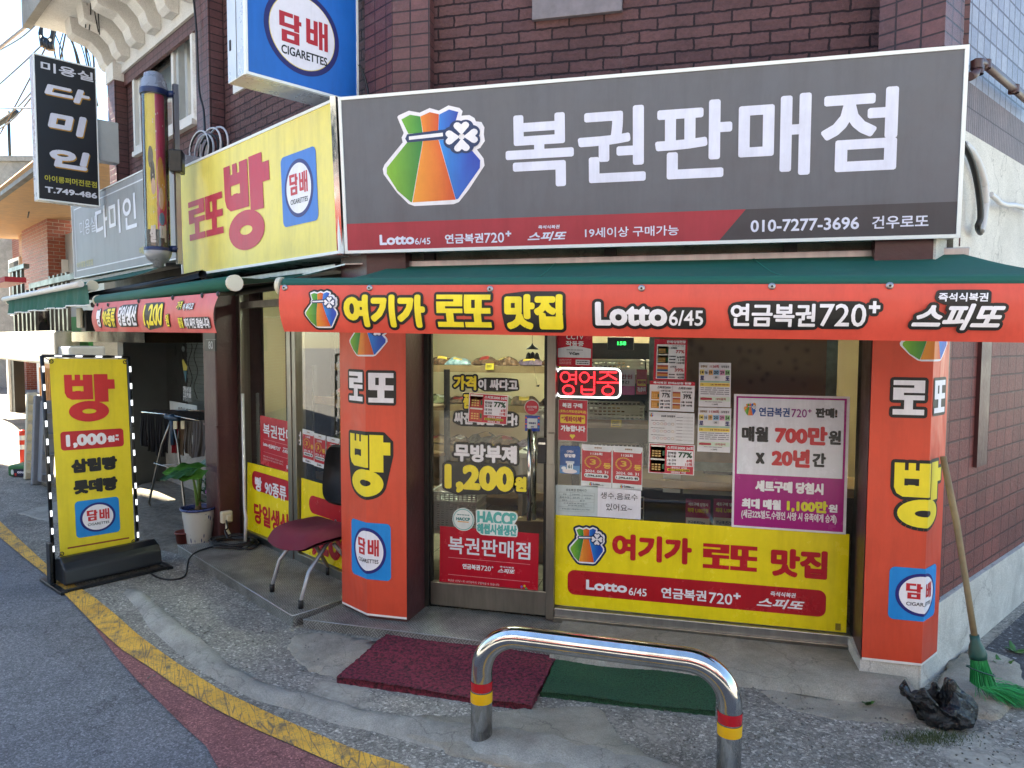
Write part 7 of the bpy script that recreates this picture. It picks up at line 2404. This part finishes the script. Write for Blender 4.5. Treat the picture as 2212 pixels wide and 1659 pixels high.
for i, (x, y, w, d_, h) in enumerate(((-1.12, 4.95, .36, .3, .3), (-.75, 4.75, .3, .3, .26))):
    mb = MB(); mb.box((x, y, .087 + h / 2), (w, d_, h), .2)
    mb.box((x, y, .087 + h + .001), (w * .2, d_ * 1.002, .001), .2)
    build('carton', mb, bxm, None, ('larger brown carton on the floor behind the door', 'smaller brown carton on the floor behind the window post')[i], 'carton', bevel=.004)
# counter by the window, board partition above it
ct = thing('service_counter', (.38, 4.45, .085), 'wooden service counter behind the shop window at the right', 'counter')
mb = MB(); mb.box((.42, 4.5, .80), (1.5, .4, .05)); build('worktop', mb, MATS['wood_counter'], ct, bevel=.004)
mb = MB(); mb.box((.42, 4.62, .43), (1.4, .03, .68)); build('front_panel', mb, MATS['dark_shelf'], ct)
mb = MB(); mb.box((-.3, 4.5, .43), (.03, .36, .68)); build('side_panel', mb, MATS['wood_counter'], ct)
q = MF.box(1398, 1012, 1812, 725, -.42)
pt = thing('partition_board', MF.p(q[0], q[1], -.42), 'brown patterned partition board with a dotted pale border inside the shop window', 'partition')
mb = MB(); mb.fbox(MF, q[0], q[2], q[1], q[3] + .35, -.45, -.43); build('border', mb, M('dotted_border', '#7d9288', .5, var=.35, vs=26), pt)
def paper():
    t = NT('brown_paper')
    vo = t.n('TexVoronoi', _feature='SMOOTH_F1', Scale=17.0)
    t.l(t.co('Object'), vo.inputs['Vector'])
    t.l(t.ramp(vo.outputs['Distance'], [(.1, C('#6a5236')), (.25, C('#84694a')), (.4, C('#8f7352'))]), t.b.inputs['Base Color'])
    t.b.inputs['Roughness'].default_value = .7
    MATS['brown_paper'] = t.m
paper()
mb = MB(); mb.fbox(MF, q[0] + .06, q[2] - .06, q[1] + .055, q[3] + .3, -.43, -.424); build('panel', mb, MATS['brown_paper'], pt)
mb = MB(); b_ = MF.box(1432, 1063, 1470, 1028, -.4); mb.fbox(MF, b_[0], b_[2], b_[1], b_[3] + .02, -.42, -.40); build('paper_holder', mb, M('clear_white', '#bfc7c4', .4), None, 'white paper holder hanging below the partition board', 'holder')
mb = MB(); b_ = MF.box(1475, 1066, 1620, 1050, -.55); mb.fbox(MF, b_[0], b_[2], b_[1], b_[3] + .02, -.6, -.55); build('strip_lamp', mb, M('clear_white', '#bfc7c4', .4), None, 'long pale plastic strip lying on the service counter', 'strip')
mb = MB(); b_ = MF.box(1520, 1040, 1640, 1012, -.6); mb.fbox(MF, b_[0], b_[2], b_[1], b_[3] + .03, -.85, -.62); build('machine', mb, MATS['black_plastic'], None, 'black ticket machine on the service counter', 'machine', bevel=.02)
for i, (x0, y0, x1, y1) in enumerate(((1480, 1150, 1535, 1080), (1540, 1152, 1600, 1080))):
    f, pr = notice('notice', ('left', 'right')[i] + ' one of two small magenta pension notices on the counter front below the worktop', 'notice', MF, (x0, y1 + (y1 - y0) * 0 + 70, x1, y1), '#96305a', -.5)
    pr.rect(f, .02, .02, .98, .45, '#c9c6cc', 1); pr.text(f, '최대 1,100만원', .08, .6, .92, .74, '#d9c64a', w=.04); pr.text(f, '세트구매 당첨시', .1, .8, .9, .9, WHITE, w=.03); pr.text(f, '연금복권720+', .1, .25, .8, .37, '#3a4a7a', w=.03)
    pr.fin()
wb = thing('wire_basket', MF.p(-.12, .2, -.6), 'tall white wire basket standing below the counter', 'basket')
mb = MB()
for k in range(8):
    a = MF.px(1330 + k * 8.5, 1130, -.6)[0]
    mb.tube([MF.p(a, .3, -.6), MF.p(a, .66, -.6)], .004, 5)
for k in range(6): mb.tube([MF.p(MF.px(1330, 1130, -.6)[0], .3 + k * .072, -.6), MF.p(MF.px(1390, 1130, -.6)[0], .3 + k * .072, -.6)], .004, 5)
build('wire', mb, MATS['basket_white'], wb)
# papers behind the neon sign
for i, (x0, y0, x1, y1) in enumerate(((1345, 852, 1372, 798), (1374, 852, 1398, 798))):
    f, pr = notice('notice', ('white and magenta', 'red and yellow')[i] + ' notice standing behind the neon sign inside', 'notice', MF, (x0 - (1 - i) * 30, y0, x1, y1), ('#c9c4c8', '#a02c3c')[i], -.25)
    if i: pr.rect(f, .1, .35, .9, .6, '#d9bf3a', 1); pr.text(f, '계좌이체', .12, .4, .88, .56, '#8a1c2c', w=.04); pr.text(f, '가능합니다', .1, .12, .9, .3, WHITE, w=.03)
    else: pr.rect(f, 0, 0, 1, .35, '#a8327c', 1); pr.text(f, '700만원', .1, .62, .9, .8, '#8a2c3c', w=.04); pr.text(f, '20년간', .2, .42, .8, .56, '#2a2a30', w=.04)
    pr.fin()
# wind chime
wc = MF.at(1150, 730, -.09)
root = thing('wind_chime', wc + V((0, 0, -.3)), 'small dark wind chime of bells hanging inside the entrance door', 'wind chime')
mb = MB(); mb.tube([wc + V((0, 0, .3)), wc + V((0, 0, -.04))], .0015, 4); mb.tube([wc + V((0, 0, -.1)), wc + V((.03, 0, -.28))], .001, 4); build('cord', mb, MATS['wire_black'], root)
mb = MB(); mb.lathe([(.002, -.03), (.01, -.045), (.035, -.062), (.037, -.066), (.0, -.06)], wc, 14); build('cap', mb, MATS['dark_frame'], root)
for dx in (-.022, .002, .028):
    mb = MB(); mb.lathe([(.003, -.08), (.012, -.09), (.016, -.11), (.019, -.118), (.0, -.112)], wc + V((dx, .0, -.004 * abs(dx) * 40)), 12); build('bell', mb, M('bell_bronze', '#3a3428', .35, .8), root)
mb = MB(); mb.face([wc + V((.02, 0, -.28)), wc + V((.04, 0, -.285)), wc + V((.046, 0, -.27)), wc + V((.03, 0, -.275))]); build('pendant', mb, MATS['dark_frame'], root)
# shop ceiling lamp (lit) and small digital display
lm = thing('ceiling_lamp', (-1.75, 5.0, 2.25), 'lit pale teal tube lamp on the shop ceiling seen through the side window', 'lamp')
mb = MB(); mb.box((-1.75, 5.0, 2.27), (.9, .22, .06), -.55); build('housing', mb, MATS['sign_white'], lm)
mb = MB()
for s_ in (-.05, .05): mb.tube([V((-1.75 - .42 * cos(.55), 5.0 + .42 * sin(.55), 2.22)) + V((s_ * sin(.55), s_ * cos(.55), 0)), V((-1.75 + .42 * cos(.55), 5.0 - .42 * sin(.55), 2.22)) + V((s_ * sin(.55), s_ * cos(.55), 0))], .014, 8)
build('tube', mb, MATS['lamp_teal'], lm)
fill_lamp = thing('ceiling_lamp', (-.1, 5.4, 2.25), 'warm white tube lamp added on the shop ceiling to brighten the bread rack', 'lamp')  # extra lamp added to brighten the shop interior
mb = MB(); mb.box((-.1, 5.4, 2.27), (1.1, .22, .06)); build('housing', mb, MATS['sign_white'], fill_lamp)
mb = MB(); mb.tube([V((-.6, 5.37, 2.22)), V((.4, 5.37, 2.22))], .014, 8); mb.tube([V((-.6, 5.45, 2.22)), V((.4, 5.45, 2.22))], .014, 8); build('tube', mb, MATS['fill_lamp_warm'], fill_lamp)
dg = MF.at(1340, 742, -1.0)
dr_ = thing('digital_display', dg, 'small black box with green glowing digits high inside the shop window', 'display')
fd = Fr(dg, (1, 0, 0), (0, 0, 1))
mb = MB(); mb.fbox(fd, -.09, .09, -.045, .045, -.05, 0); build('case', mb, MATS['black_plastic'], dr_, bevel=.006)
pr = Print(); pr.text(fd, '158', -.02, -.012, .04, .014, '#39ff6a', w=.05, lay=1); pr.build('digits', dr_, mat=MATS['digit_green'])

# salon: lettering on the glass, address plate
pr = Print()
SGX = lambda *q: LF.box(*q, SG + .004)
K = dict(base=SG + .004)
pr.rect(LF, *SGX(367, 895, 425, 876), '#c3cbcb', 0, SG + .004)
pr.text(LF, '미용실 다미인', *SGX(386, 897, 418, 884), '#15181a', w=.02, lay=1, **K)
for t, q, w in (('OPEN AM 10:00', (396, 846, 413, 836), .03), ('CLOSE PM 08:00', (396, 858, 413, 849), .03), ('매주 월요일은 쉽니다', (396, 866, 414, 861), .0)): pr.text(LF, t, *SGX(*q), '#c9cdcf', w=w, lay=1, **K)
pr.ell(LF, *LF.px(397, 754, SG), .045, .03, '#3a4446', 1, SG + .004)
u0, v0, u1, v1 = SGX(394, 800, 404, 780)
pr.poly(LF, [(u0, v1), (u0 + .03, v1 + .02), (u1, v0 + .05), (u1 - .01, v0), (u0 + .03, v0)], '#b8a92f', 1, SG + .004)
pr.poly(LF, [(u0 + .03, v0 - .004), (u1 - .01, v0 - .004), (u1 - .05, v0 - .14)], '#1f5a6a', 1, SG + .004)
pr.build('glass_lettering', None, 'white and black hair salon lettering on the salon glass above the drying rack', 'lettering', mat=MATS['print'])
mb = MB()
for x, ph, amp in ((376, 0, 5), (392, 1.6, 4), (398, 2.9, 4), (411, .8, 4), (423, 2.2, 4)):
    mb.tube([LF.p(*LF.px(x + amp * sin(ph + k * .75), 742 + k * 8, SG - .1), SG - .1) for k in range(16)], .004, 5)
build('blind_pattern', mb, MATS['wire_black'], None, 'thin black wavy lines printed on the salon blind', 'pattern')
mb = MB()
cpx = lambda x, y: LF.p(*LF.px(x, y, -1.14), -1.14)
for x, ph in ((172, 0), (186, 1), (196, 2.5), (212, .5), (238, 1.8), (262, .3), (290, 2)):
    mb.tube([cpx(x + 4 * sin(ph + k * .8), 742 + k * 9) for k in range(30)], .006, 5)
build('porch_pattern', mb, MATS['wire_black'], None, 'dark wavy lines on the grey porch panels of the hair salon', 'pattern')
q = LF.box(444, 758, 467, 722, .205)
root = thing('address_plate', LF.p(q[0], q[1], .21), 'dark address plate with the number 80 on the maroon salon pillar', 'sign')
mb = MB(); mb.fbox(LF, q[0], q[2], q[1], q[3] + .1, .201, .215); build('plate', mb, M('plate_dark', '#23252c', .35), root, bevel=.004)
pr = Print(); pr.text(LF, '80', *LF.box(450.5, 754, 460, 737, .216), '#c9ccd2', w=.04, lay=1, base=.215); a = LF.box(444.5, 734, 466, 733, .216); pr.rect(LF, *a, '#8a8d94', 1, .215); pr.build('lettering', root)
# speaker-like wall box between the awnings and gas meter boxes on the neighbour
wp = LF.px(183, 672, .5)
root = thing('wall_box', LF.p(wp[0], wp[1], .5), 'cream cased alarm box under the salon awning', 'box')
q = LF.box(174, 716, 200, 668, .75)
mb = MB(); mb.fbox(LF, q[0], q[0] + .16, q[1], q[3], .45, .75); build('case', mb, MATS['black_metal'], root, bevel=.01)
mb = MB(); mb.fbox(LF, q[0] - .01, q[0] + .12, q[1] + .03, q[3] + .02, .752, .78); build('front_cover', mb, MATS['ivory_plastic'], root, bevel=.012)
mb = MB(); mb.fbox(LF, q[0], q[0] + .2, q[1] + .1, q[3] - .05, .0, .449); build('mount', mb, MATS['dark_frame'], root)

# ------------------------------------------------------------------ neighbour building further down the side street
nb = thing('neighbour_building', LF.p(-9, 0, 0), 'sunlit orange brick neighbour house with a pale rounded balcony down the side street', 'building')
N_ = lambda nm, mb, m, **k: build(nm, mb, MATS[m], k.pop('parent', nb), **k)
ND = -.9
n0 = LF.px(105, 600, ND)[0]
n1 = LF.px(50, 600, ND)[0]
mb = MB(); mb.fbox(LF, n1, n0, 2.0, 4.35, ND - 3, ND); N_('brick_pier', mb, 'orange_brick')
mb = MB(); mb.fbox(LF, -16, n1 - .004, 2.0, 4.0, ND - 4, ND - .1); N_('stucco_wall', mb, 'far_brick')
w0 = LF.px(22, 560, ND - .1)[0]; w1 = LF.px(45, 560, ND - .1)[0]
mb = MB(); mb.fbox(LF, w0, w1, 2.2, 3.5, ND - .2, ND - .06); dwin = N_('window', mb, 'white_trim')
mb = MB(); mb.fbox(LF, w0 + .12, w1 - .06, 2.28, 3.42, ND - .1, ND - .05); N_('pane', mb, 'dark_void', parent=dwin)
mb = MB(); mb.fbox(LF, n0 + .004, LEND - .3, -.1, 3.7, ND - 3, ND - .3); N_('stair_wall', mb, 'pale_grey_paint')
d0_, d1_ = LF.px(108, 560, ND - .25)[0], LF.px(138, 560, ND - .25)[0]
mb = MB(); mb.fbox(LF, d0_, d1_, 1.65, 3.05, ND - .3, ND - .24); dd = N_('door', mb, 'grey_paint', bevel=.01)
mb = MB(); mb.tube([LF.p(d0_ + .12, 2.42, ND - .23), LF.p(d0_ + .3, 2.42, ND - .21)], .02, 8); mb.lathe([(0, .03), (.05, .025), (.05, 0)], LF.p(d0_ + .12, 2.42, ND - .24), 14, ax=LF.n); N_('handle', mb, 'post_steel', parent=dd)
mb = MB(); mb.fbox(LF, d0_ - .12, d0_ - .01, 1.6, 3.2, ND - .3, ND - .2); mb.fbox(LF, d1_ + .01, d1_ + .1, 1.6, 3.2, ND - .3, ND - .2); N_('door_frame', mb, 'white_trim', parent=dd)
M('old_timber', '#a9835a', .7, var=.3, vs=8)
# tiled eave with a timber soffit
mb = MB()
e0, e1 = LF.px(84, 345, .3)[0], -17
prf = [(ND - .5, 4.0), (.22, 3.93), (.26, 4.0), (.2, 4.08), (ND - .5, 4.5)]
fr_ = Fr(LF.p(e0 + .25, 0, 0), LF.n, (0, 0, 1))
mb.prism(fr_, prf, -.0, (e0 - e1)); N_('eave', mb, 'old_timber')
mb = MB(); mb.fbox(LF, e1, e0 + .3, 3.87, 3.932, .18, .26); N_('gutter', mb, 'dark_frame')
# balcony parapet
bb0, bb1 = LF.px(8, 740, -.1)[0], LF.px(156, 740, -.4)[0]
mb = MB()
plan = [(bb0 - 1.5, -.1)] + [(LF.px(8, 740, -.1)[0] + .0, .02), (LF.px(60, 740, .0)[0], .05), (LF.px(118, 740, .0)[0], .0), (LF.px(140, 740, -.2)[0], -.2), (bb1, -.4), (bb1, ND - .3), (bb0 - 1.5, ND - .3)]
zb0, zb1 = LF.px(60, 782, .0)[1], LF.px(60, 716, .0)[1]
top_ = [LF.p(u, zb1, d_) for u, d_ in plan]; bot_ = [LF.p(u, zb0, d_) for u, d_ in plan]
mb.face(top_); mb.face(bot_[::-1])
for i in range(len(plan)): j = (i + 1) % len(plan); mb.face([bot_[i], bot_[j], top_[j], top_[i]])
N_('balcony', mb, 'white_plaster', bevel=.03)
mb = MB()
za, zb_ = zb1, LF.px(60, 626, -.05)[1]
for x in range(6):
    u = LF.px(30 + x * 9, 640, -.05)[0]; mb.fbox(LF, u - .04, u + .05, za, zb_ + (.35 if x < 3 else .0), -.08, -.04)
N_('railing', mb, 'black_metal')
mb = MB()
for x in range(5):
    u = LF.px(104 + x * 9, 640, -.1)[0]; mb.fbox(LF, u - .04, u + .04, za, zb_ + .15, -.16, -.12)
N_('railing', mb, 'black_metal')
mb = MB()
u0, u1 = LF.px(24, 640, -.05)[0], LF.px(165, 640, -.1)[0]
mb.fbox(LF, u0, LF.px(58, 640, -.05)[0], zb_ + .35, zb_ + .42, -.1, -.02); mb.fbox(LF, LF.px(58, 640, -.05)[0], u1, zb_ + .02, zb_ + .1, -.16, -.08); N_('rail_cap', mb, 'black_metal')
mb = MB(); c_ = LF.at(90, 682, -.4); mb.lathe([(0, 0), (.22, 0), (.25, .05), (.25, .42), (.2, .5), (0, .52)], c_ + V((0, 0, -.26)), 20); build('jar', mb, M('jar_brown', '#1f1714', .2), None, 'big dark glazed jar on the neighbour balcony', 'jar')
mb = MB(); u0, u1 = LF.px(122, 690, -.5)[0], LF.px(190, 690, -.5)[0]; mb.fbox(LF, u0, u1, 1.35, 2.0, -.56, -.5); build('green_panel', mb, M('green_panel', '#1f7a2c', .5, var=.15), None, 'green sheet panel behind the balcony railing below the salon awning', 'panel')
# below the balcony: dark gate post, timber door, wall
mb = MB(); mb.fbox(LF, -14, n0 + .9, -.3, zb0 + .1, ND - .6, ND - .5); N_('ground_floor_wall', mb, 'far_brick')
g_ = LF.px(34, 880, -.8)[0]; mb = MB(); mb.fbox(LF, g_ - .28, g_ - .1, -.3, zb0, -.9, -.7); N_('gate_post', mb, 'white_trim')
mb = MB(); mb.fbox(LF, g_ - .1, g_ + .22, -.3, zb0, -.95, -.75); N_('gate_post', mb, 'dark_frame')
g2_ = LF.px(88, 860, -1.0)[0]; M('old_timber', '#a08a62', .7, var=.3, vs=8)
mb = MB(); mb.fbox(LF, g2_ - .5, g2_ + .8, -.3, zb0 - .15, -1.3, -1.1)
for k in range(8): mb.fbox(LF, g2_ - .45 + k * .15, g2_ - .42 + k * .15, -.2, zb0 - .25, -1.1, -1.07)
N_('timber_door', mb, 'old_timber')
# meter boxes
q = LF.box(108, 790, 149, 748, -.05)
for i, (a, b) in enumerate(((q[0], q[0] + (q[2] - q[0]) * .35), (q[0] + (q[2] - q[0]) * .4, q[2]))):
    mb = MB(); mb.fbox(LF, a, b, q[1] - .1, q[3], -.5, -.05); build('meter_box', mb, MATS['pale_grey_paint'], None, ('narrow', 'wide')[i] + ' grey meter box of the pair under the neighbour balcony', 'meter box', bevel=.03)

# grey plastic panels and pallet leaning by the banner stand
pk = gz(84, 1050, 0)
kd_ = (pk - EYE).dot(fw)
def standing(nm, label, xl, xr, yt, yb, thick, mat, k, ribs=0, tilt=6, ribm=None):
    root = thing(nm, dep((xl + xr) / 2, yb, k), label, 'panel')
    a, b, c_ = dep(xl, yb, k), dep(xr, yb - 2, k + .08), dep(xl + tilt, yt, k + .05)
    f = Fr(a, b - a, c_ - a)
    mb = MB(); mb.fbox(f, 0, 1, 0, 1, -thick, 0); build('panel', mb, MATS[mat], root, bevel=.01)
    if ribs:
        mb = MB()
        for i in range(ribs):
            v = (i + .1) / ribs
            mb.mesh([f.p(.04, v, .0), f.p(.96, v - .01, .0), f.p(.96, v + .06 / 1, .05), f.p(.04, v + .07, .05), f.p(.96, v + .075, 0), f.p(.04, v + .085, 0)], [[0, 1, 2, 3], [3, 2, 4, 5]])
        build('slat', mb, MATS[ribm or mat], root)
standing('louvre_panel', 'white louvred plastic panel standing left of the grey ones by the banner stand', 54, 74, 848, 1036, .05, 'ivory_plastic', kd_ + .3, 9)
standing('grey_panel', 'perforated grey plastic panel standing in the middle by the banner stand', 70, 91, 855, 1048, .06, 'grey_plastic', kd_)
standing('plastic_pallet', 'grey plastic cart body standing on edge behind the banner stand', 88, 116, 865, 1042, .25, 'grey_plastic', kd_ - .15, 4)
bo = gz(50, 1000, 0)
kb2 = (bo - EYE).dot(fw) / FPX
root = thing('bollard', bo, 'red and white striped flexible bollard in the sunny street behind the plastic panels', 'bollard')
hb = 70 * kb2
for i in range(7):
    mb = MB(); mb.lathe([(6 * kb2, hb * i / 7), (6 * kb2, hb * (i + 1) / 7)] + ([(0, hb * 1.03)] if i == 6 else []), bo, 20); build('band', mb, M('bollard_red', '#c9341f', .45) if i % 2 == 0 or i < 3 else MATS['white_trim'], root)
cp = gz(36, 1030, .01)
kc = (cp - EYE).dot(fw) / FPX
fc_ = Fr(cp, (rt.x, rt.y, 0), (0, 0, 1))
root = thing('delivery_bag', cp, 'green and navy insulated delivery bag lying on the pavement behind the panels', 'bag')
mb = MB(); mb.fbox(fc_, -20 * kc, 26 * kc, 0, 25 * kc, -.3, 0); build('body', mb, M('bag_green', '#2f6a34', .5, var=.3), root, bevel=.03)
pr = Print(); pr.rect(fc_, -6 * kc, 1 * kc, 25 * kc, 17 * kc, '#191c3a', 1); pr.text(fc_, 'coupa', 2 * kc, 6 * kc, 24 * kc, 12 * kc, WHITE, w=.06); pr.ell(fc_, -9 * kc, 10 * kc, 3 * kc, 6 * kc, '#d9e2da', 1.5); pr.rect(fc_, -4 * kc, 2 * kc, 0, 8 * kc, '#c9341f', 2); pr.build('print', root)
# red signs at the frame's left edge, far house with antenna
q = LF.box(-30, 620, 10, 597, .9)
mb = MB(); mb.fbox(LF, q[0], q[2] + .0, q[1], q[3], .7, .9); build('far_sign', mb, M('far_red', '#9a1c28', .5), None, 'small red sign board at the far left over the side street', 'sign')
fh = LF.p(-24, 0, -4.0)
root = thing('far_house', (fh.x, fh.y, 0), 'pale concrete flat roofed house behind the neighbour roof', 'building')
mb = MB(); fq = Fr(V((fh.x, fh.y, 0)), rt, (0, 0, 1)); mb.fbox(fq, -7, 3.2, 0, 7.55, -6, 0); build('wall', mb, MATS['far_concrete'], root)
mb = MB(); mb.fbox(fq, -7.1, 3.4, 7.55, 7.72, -6.1, .1); build('parapet', mb, MATS['far_concrete'], root)
ap_ = dep(20, 300, 26)
root = thing('antenna_mast', ap_ + V((0, 0, -.6)), 'thin roof antenna mast on the far concrete house', 'antenna')
mb = MB(); mb.tube([ap_ + V((0, 0, -1.0)), ap_ + V((0, 0, 1.0))], .05, 6); mb.tube([ap_ + V((-.5, 0, .55)), ap_ + V((.4, 0, .95))], .1, 8); build('mast', mb, MATS['dark_frame'], root)
for i, (u, w_, h_, mt) in enumerate(((-20, 5, 5.5, 'white_plaster'), (-27, 6, 6.5, 'orange_brick'))):
    P = LF.p(u, 0, -2.5)
    root = thing('far_house', (P.x, P.y, 0), ('pale rendered', 'red brick')[i] + ' house further along the side street', 'building')
    mb = MB(); fq = Fr(V((P.x, P.y, 0)), LD, (0, 0, 1)); mb.fbox(fq, -w_ / 2, w_ / 2, 0, h_, -5, 0); build('wall', mb, MATS[mt], root)
    mb = MB(); mb.fbox(fq, -w_ / 2 - .2, w_ / 2 + .2, h_ + .002, h_ + .25, -5.2, .2); build('roof', mb, MATS['dark_frame'], root)

# ------------------------------------------------------------------ right wall: pipes and cables
mb = MB()
rp_ = lambda x, y, d_=.04: RF.p(*RF.px(x, y, d_), d_)
mb.tube([rp_(2094, 166), rp_(2106, 160), rp_(2110, 150), rp_(2110, 134), rp_(2120, 134), rp_(2135, 145), rp_(2240, 235)], .02, 10)
for x, y in ((2110, 140), (2112, 152), (2128, 140), (2190, 193)): p_ = rp_(x, y); mb.lathe([(.026, -.02), (.026, .02)], p_, 12)
build('drain_pipe', mb, MATS['conduit_brown'], None, 'brown painted pipe with elbows at the top of the alley wall', 'pipe')
mb = MB()
pts = [rp_(2084, 312), rp_(2098, 325), rp_(2110, 345), rp_(2120, 370), rp_(2128, 400), rp_(2130, 440), rp_(2126, 470), rp_(2122, 490), rp_(2118, 500)]
P = []
for a, b in zip(pts, pts[1:]): P += [a.lerp(b, i / 14) for i in range(14)]
mb.tube(P, [.0175 if i % 2 else .0145 for i in range(len(P))], 10); build('corrugated_conduit', mb, MATS['wire_white'], None, 'white corrugated conduit curving down the rendered alley wall', 'conduit')
cable('thick black cable following the white corrugated conduit on the alley wall', [rp_(2080, 310, .06), rp_(2096, 340, .06), rp_(2108, 380, .06), rp_(2116, 430, .06), rp_(2118, 470, .06), rp_(2112, 490, .05), rp_(2118, 503, .03)], .014)
cable('white cable running right from the conduit across the alley wall', [rp_(2140, 420), rp_(2152, 430), rp_(2160, 438), rp_(2175, 443), rp_(2195, 444), rp_(2230, 455)], .014, 'wire_white')

# ------------------------------------------------------------------ wires over the side street, loops on the sign tops
far = lambda x, y, k: dep(x, y, k)
ws = [((70, 40), (0, 112), .026, 'wire_grey', 9), ((145, 20), (120, 30), .02, 'wire_black', 8.5)]
cable('thick grey overhead service cable sagging out of view to the far left', [far(108, 44, 8), far(78, 43, 8.4), far(40, 70, 9), far(-40, 135, 10)], .022, 'wire_grey', 'overhead wire')
random.seed(8)
for i in range(9):
    x = 128 + i * 8
    cable('thin overhead wire in the bundle dropping from the white eave behind the black sign', [far(random.uniform(95, 165), -40, 9 + random.uniform(0, 1)), far(x - 10 + random.uniform(-8, 8), 50, 9), far(x + random.uniform(-18, 18), 120, 9), far(x + 25 + random.uniform(-20, 30), 230, 9.2)], random.choice((.007, .009, .012)), 'wire_black', 'overhead wire', 6)['group'] = 'overhead wires by the white eave'
for i in range(5):
    cable('loop of thin black wire in the splice bundle left of the eave', [far(100, 25, 8.3), far(92 - i * 2, 60 + i * 3, 8.3), far(94 + i, 88, 8.3), far(104 + i * 2, 94, 8.3), far(112 + i, 60, 8.3), far(104, 30, 8.3)], .008, 'wire_black', 'overhead wire', 6)['group'] = 'wire loops in the splice bundle'
mb = MB()
for x, y in ((90, 92), (97, 96), (103, 99), (110, 100)): c_ = far(x, y, 8.3); mb.tube([c_ + V((0, 0, .07)), c_ + V((.02, 0, -.05))], .03, 8)
build('splice_connector', mb, MATS['black_plastic'], None, 'cluster of black splice connectors on the wire loops', 'connector')
c_ = far(111, 13, 8.3)
mb = MB(); mb.lathe([(0, -.11), (.06, -.1), (.1, -.05), (.11, 0), (.1, .05), (.11, .06), (.08, .1), (0, .11)], c_, 18); build('insulator', mb, MATS['pale_grey_paint'], None, 'grey round insulator on the wires at the top left', 'insulator')
for i, ((x0, y0), (x1, y1), s_) in enumerate((((0, 290), (130, 40), 4), ((0, 108), (100, 30), 9), ((-10, 190), (128, 60), 3), ((0, 260), (72, 195), 6), ((-10, 285), (72, 205), 10), ((60, 470), (152, 20), 8), ((208, 170), (236, 220), 2), ((-20, 232), (72, 234), 1))):
    k0 = 13
    cable(('overhead wire slanting from the roofs up to the eave', 'sagging overhead wire nearest the top left corner of the sky', 'overhead wire crossing the middle of the sky towards the eave', 'overhead wire, upper of the two between the sky edge and the black sign', 'overhead wire, lower of the two between the sky edge and the black sign', 'wire hanging behind the black sign down to the neighbour roof', 'short wire from the black sign to the brick corner', 'level wire across the sky left of the black sign')[i],
          [far(x0, y0, k0), far((x0 + x1) / 2, (y0 + y1) / 2 + s_, k0 - 1.5), far(x1, y1, k0 - 3)], .012, 'wire_black', 'overhead wire')
mb = MB()
cb_ = LF.at(432, 322, .25)
for i in range(7):
    r_ = .13 + .02 * random.random()
    o_ = V((random.uniform(-.05, .05), random.uniform(-.03, .03), random.uniform(-.03, .03)))
    mb.tube([cb_ + o_ + LD * r_ * 1.4 * cos(a * .3) + V((0, 0, r_ * sin(a * .3))) - LN * .02 * i for a in range(22)], .008, 6, i % 2, cap=False)
build('cable_loops', mb, [MATS['wire_white'], MATS['wire_black']], None, 'loops of white and black spare cable on top of the yellow sign', 'cable')
cable('dark cable running down the brick pilaster to the cable loops', [LF.at(415, -30, .05), LF.at(424, 60, .05), LF.at(430, 190, .05), LF.at(440, 240, .06), LF.at(443, 300, .1)], .009)
cable('black cable hanging on the brick pilaster beside the blue sign', [LF.at(776, 140, .08), LF.at(785, 160, .06), LF.at(792, 185, .05), LF.at(797, 215, .05)], .008)
for i in range(4):
    cable('thin wire hanging down in front of the white eave', [far(185 + i * 9, -30, 7.2), far(188 + i * 8, 20, 7.2), far(190 + i * 9 + random.uniform(-8, 8), 60 + i * 5, 7.3)], .006, 'wire_black', 'overhead wire', 5)['group'] = 'wires in front of the white eave'

# ------------------------------------------------------------------ buildings across the streets (unseen, added to block the sun, bounce light and mirror in the glass and steel)
def block(label, c, sz, rz, mat, floors, cols, shopc):
    root = thing('unseen_building', (c[0], c[1], 0), label, 'building')
    f = Fr(V((c[0], c[1], 0)), (cos(rz), sin(rz), 0), (0, 0, 1))
    w, d_, h = sz
    mb = MB(); mb.fbox(f, -w / 2, w / 2, 0, h, -d_, 0); build('wall', mb, MATS[mat], root)
    mb = MB(); mb.fbox(f, -w / 2 - .1, w / 2 + .1, h + .002, h + .25, -d_ - .1, .15); build('parapet', mb, MATS['far_concrete'], root)
    for i in range(floors):
        for j in range(cols):
            u = -w / 2 + w * (j + .5) / cols; z = 3.9 + i * 3
            mb = MB(); mb.fbox(f, u - .75, u + .75, z, z + 1.4, .0, .05); wn_ = build('window', mb, MATS['white_trim'], root)
            mb = MB(); mb.fbox(f, u - .68, u + .68, z + .07, z + 1.33, .051, .056); build('pane', mb, M('far_pane', '#27303a', .08), wn_)
    mb = MB(); mb.fbox(f, -w / 2 + .3, w / 2 - .3, .2, 2.5, .0, .04); build('shop_front', mb, MATS['far_pane'], root)
    mb = MB(); mb.fbox(f, -w / 2 + .2, w / 2 - .2, 2.55, 3.4, .05, .25); build('shop_fascia', mb, M('fascia_' + shopc.strip('#'), shopc, .4), root)
block('pale rendered building across the main street, enlarged to bounce sunlight, mirrored in the shop window', (1, -6.2), (20, 6, 8.6), pi, 'white_stucco', 1, 6, '#a03a34')  # raised, moved closer and whitened to bounce sunlight under the awning
block('second pale building across the main street, mirrored in the steel barrier', (-18.5, -4.4), (16, 6, 7.5), pi - .25, 'white_stucco', 1, 4, '#c9c4b8')
block('tall unseen brick slab added across the side street to block the sun', (-14.6, 7.85), (3.8, 2, 26), rad(104), 'orange_brick', 6, 1, '#3f6a8a')  # slab sized and placed to keep the sun off the foreground
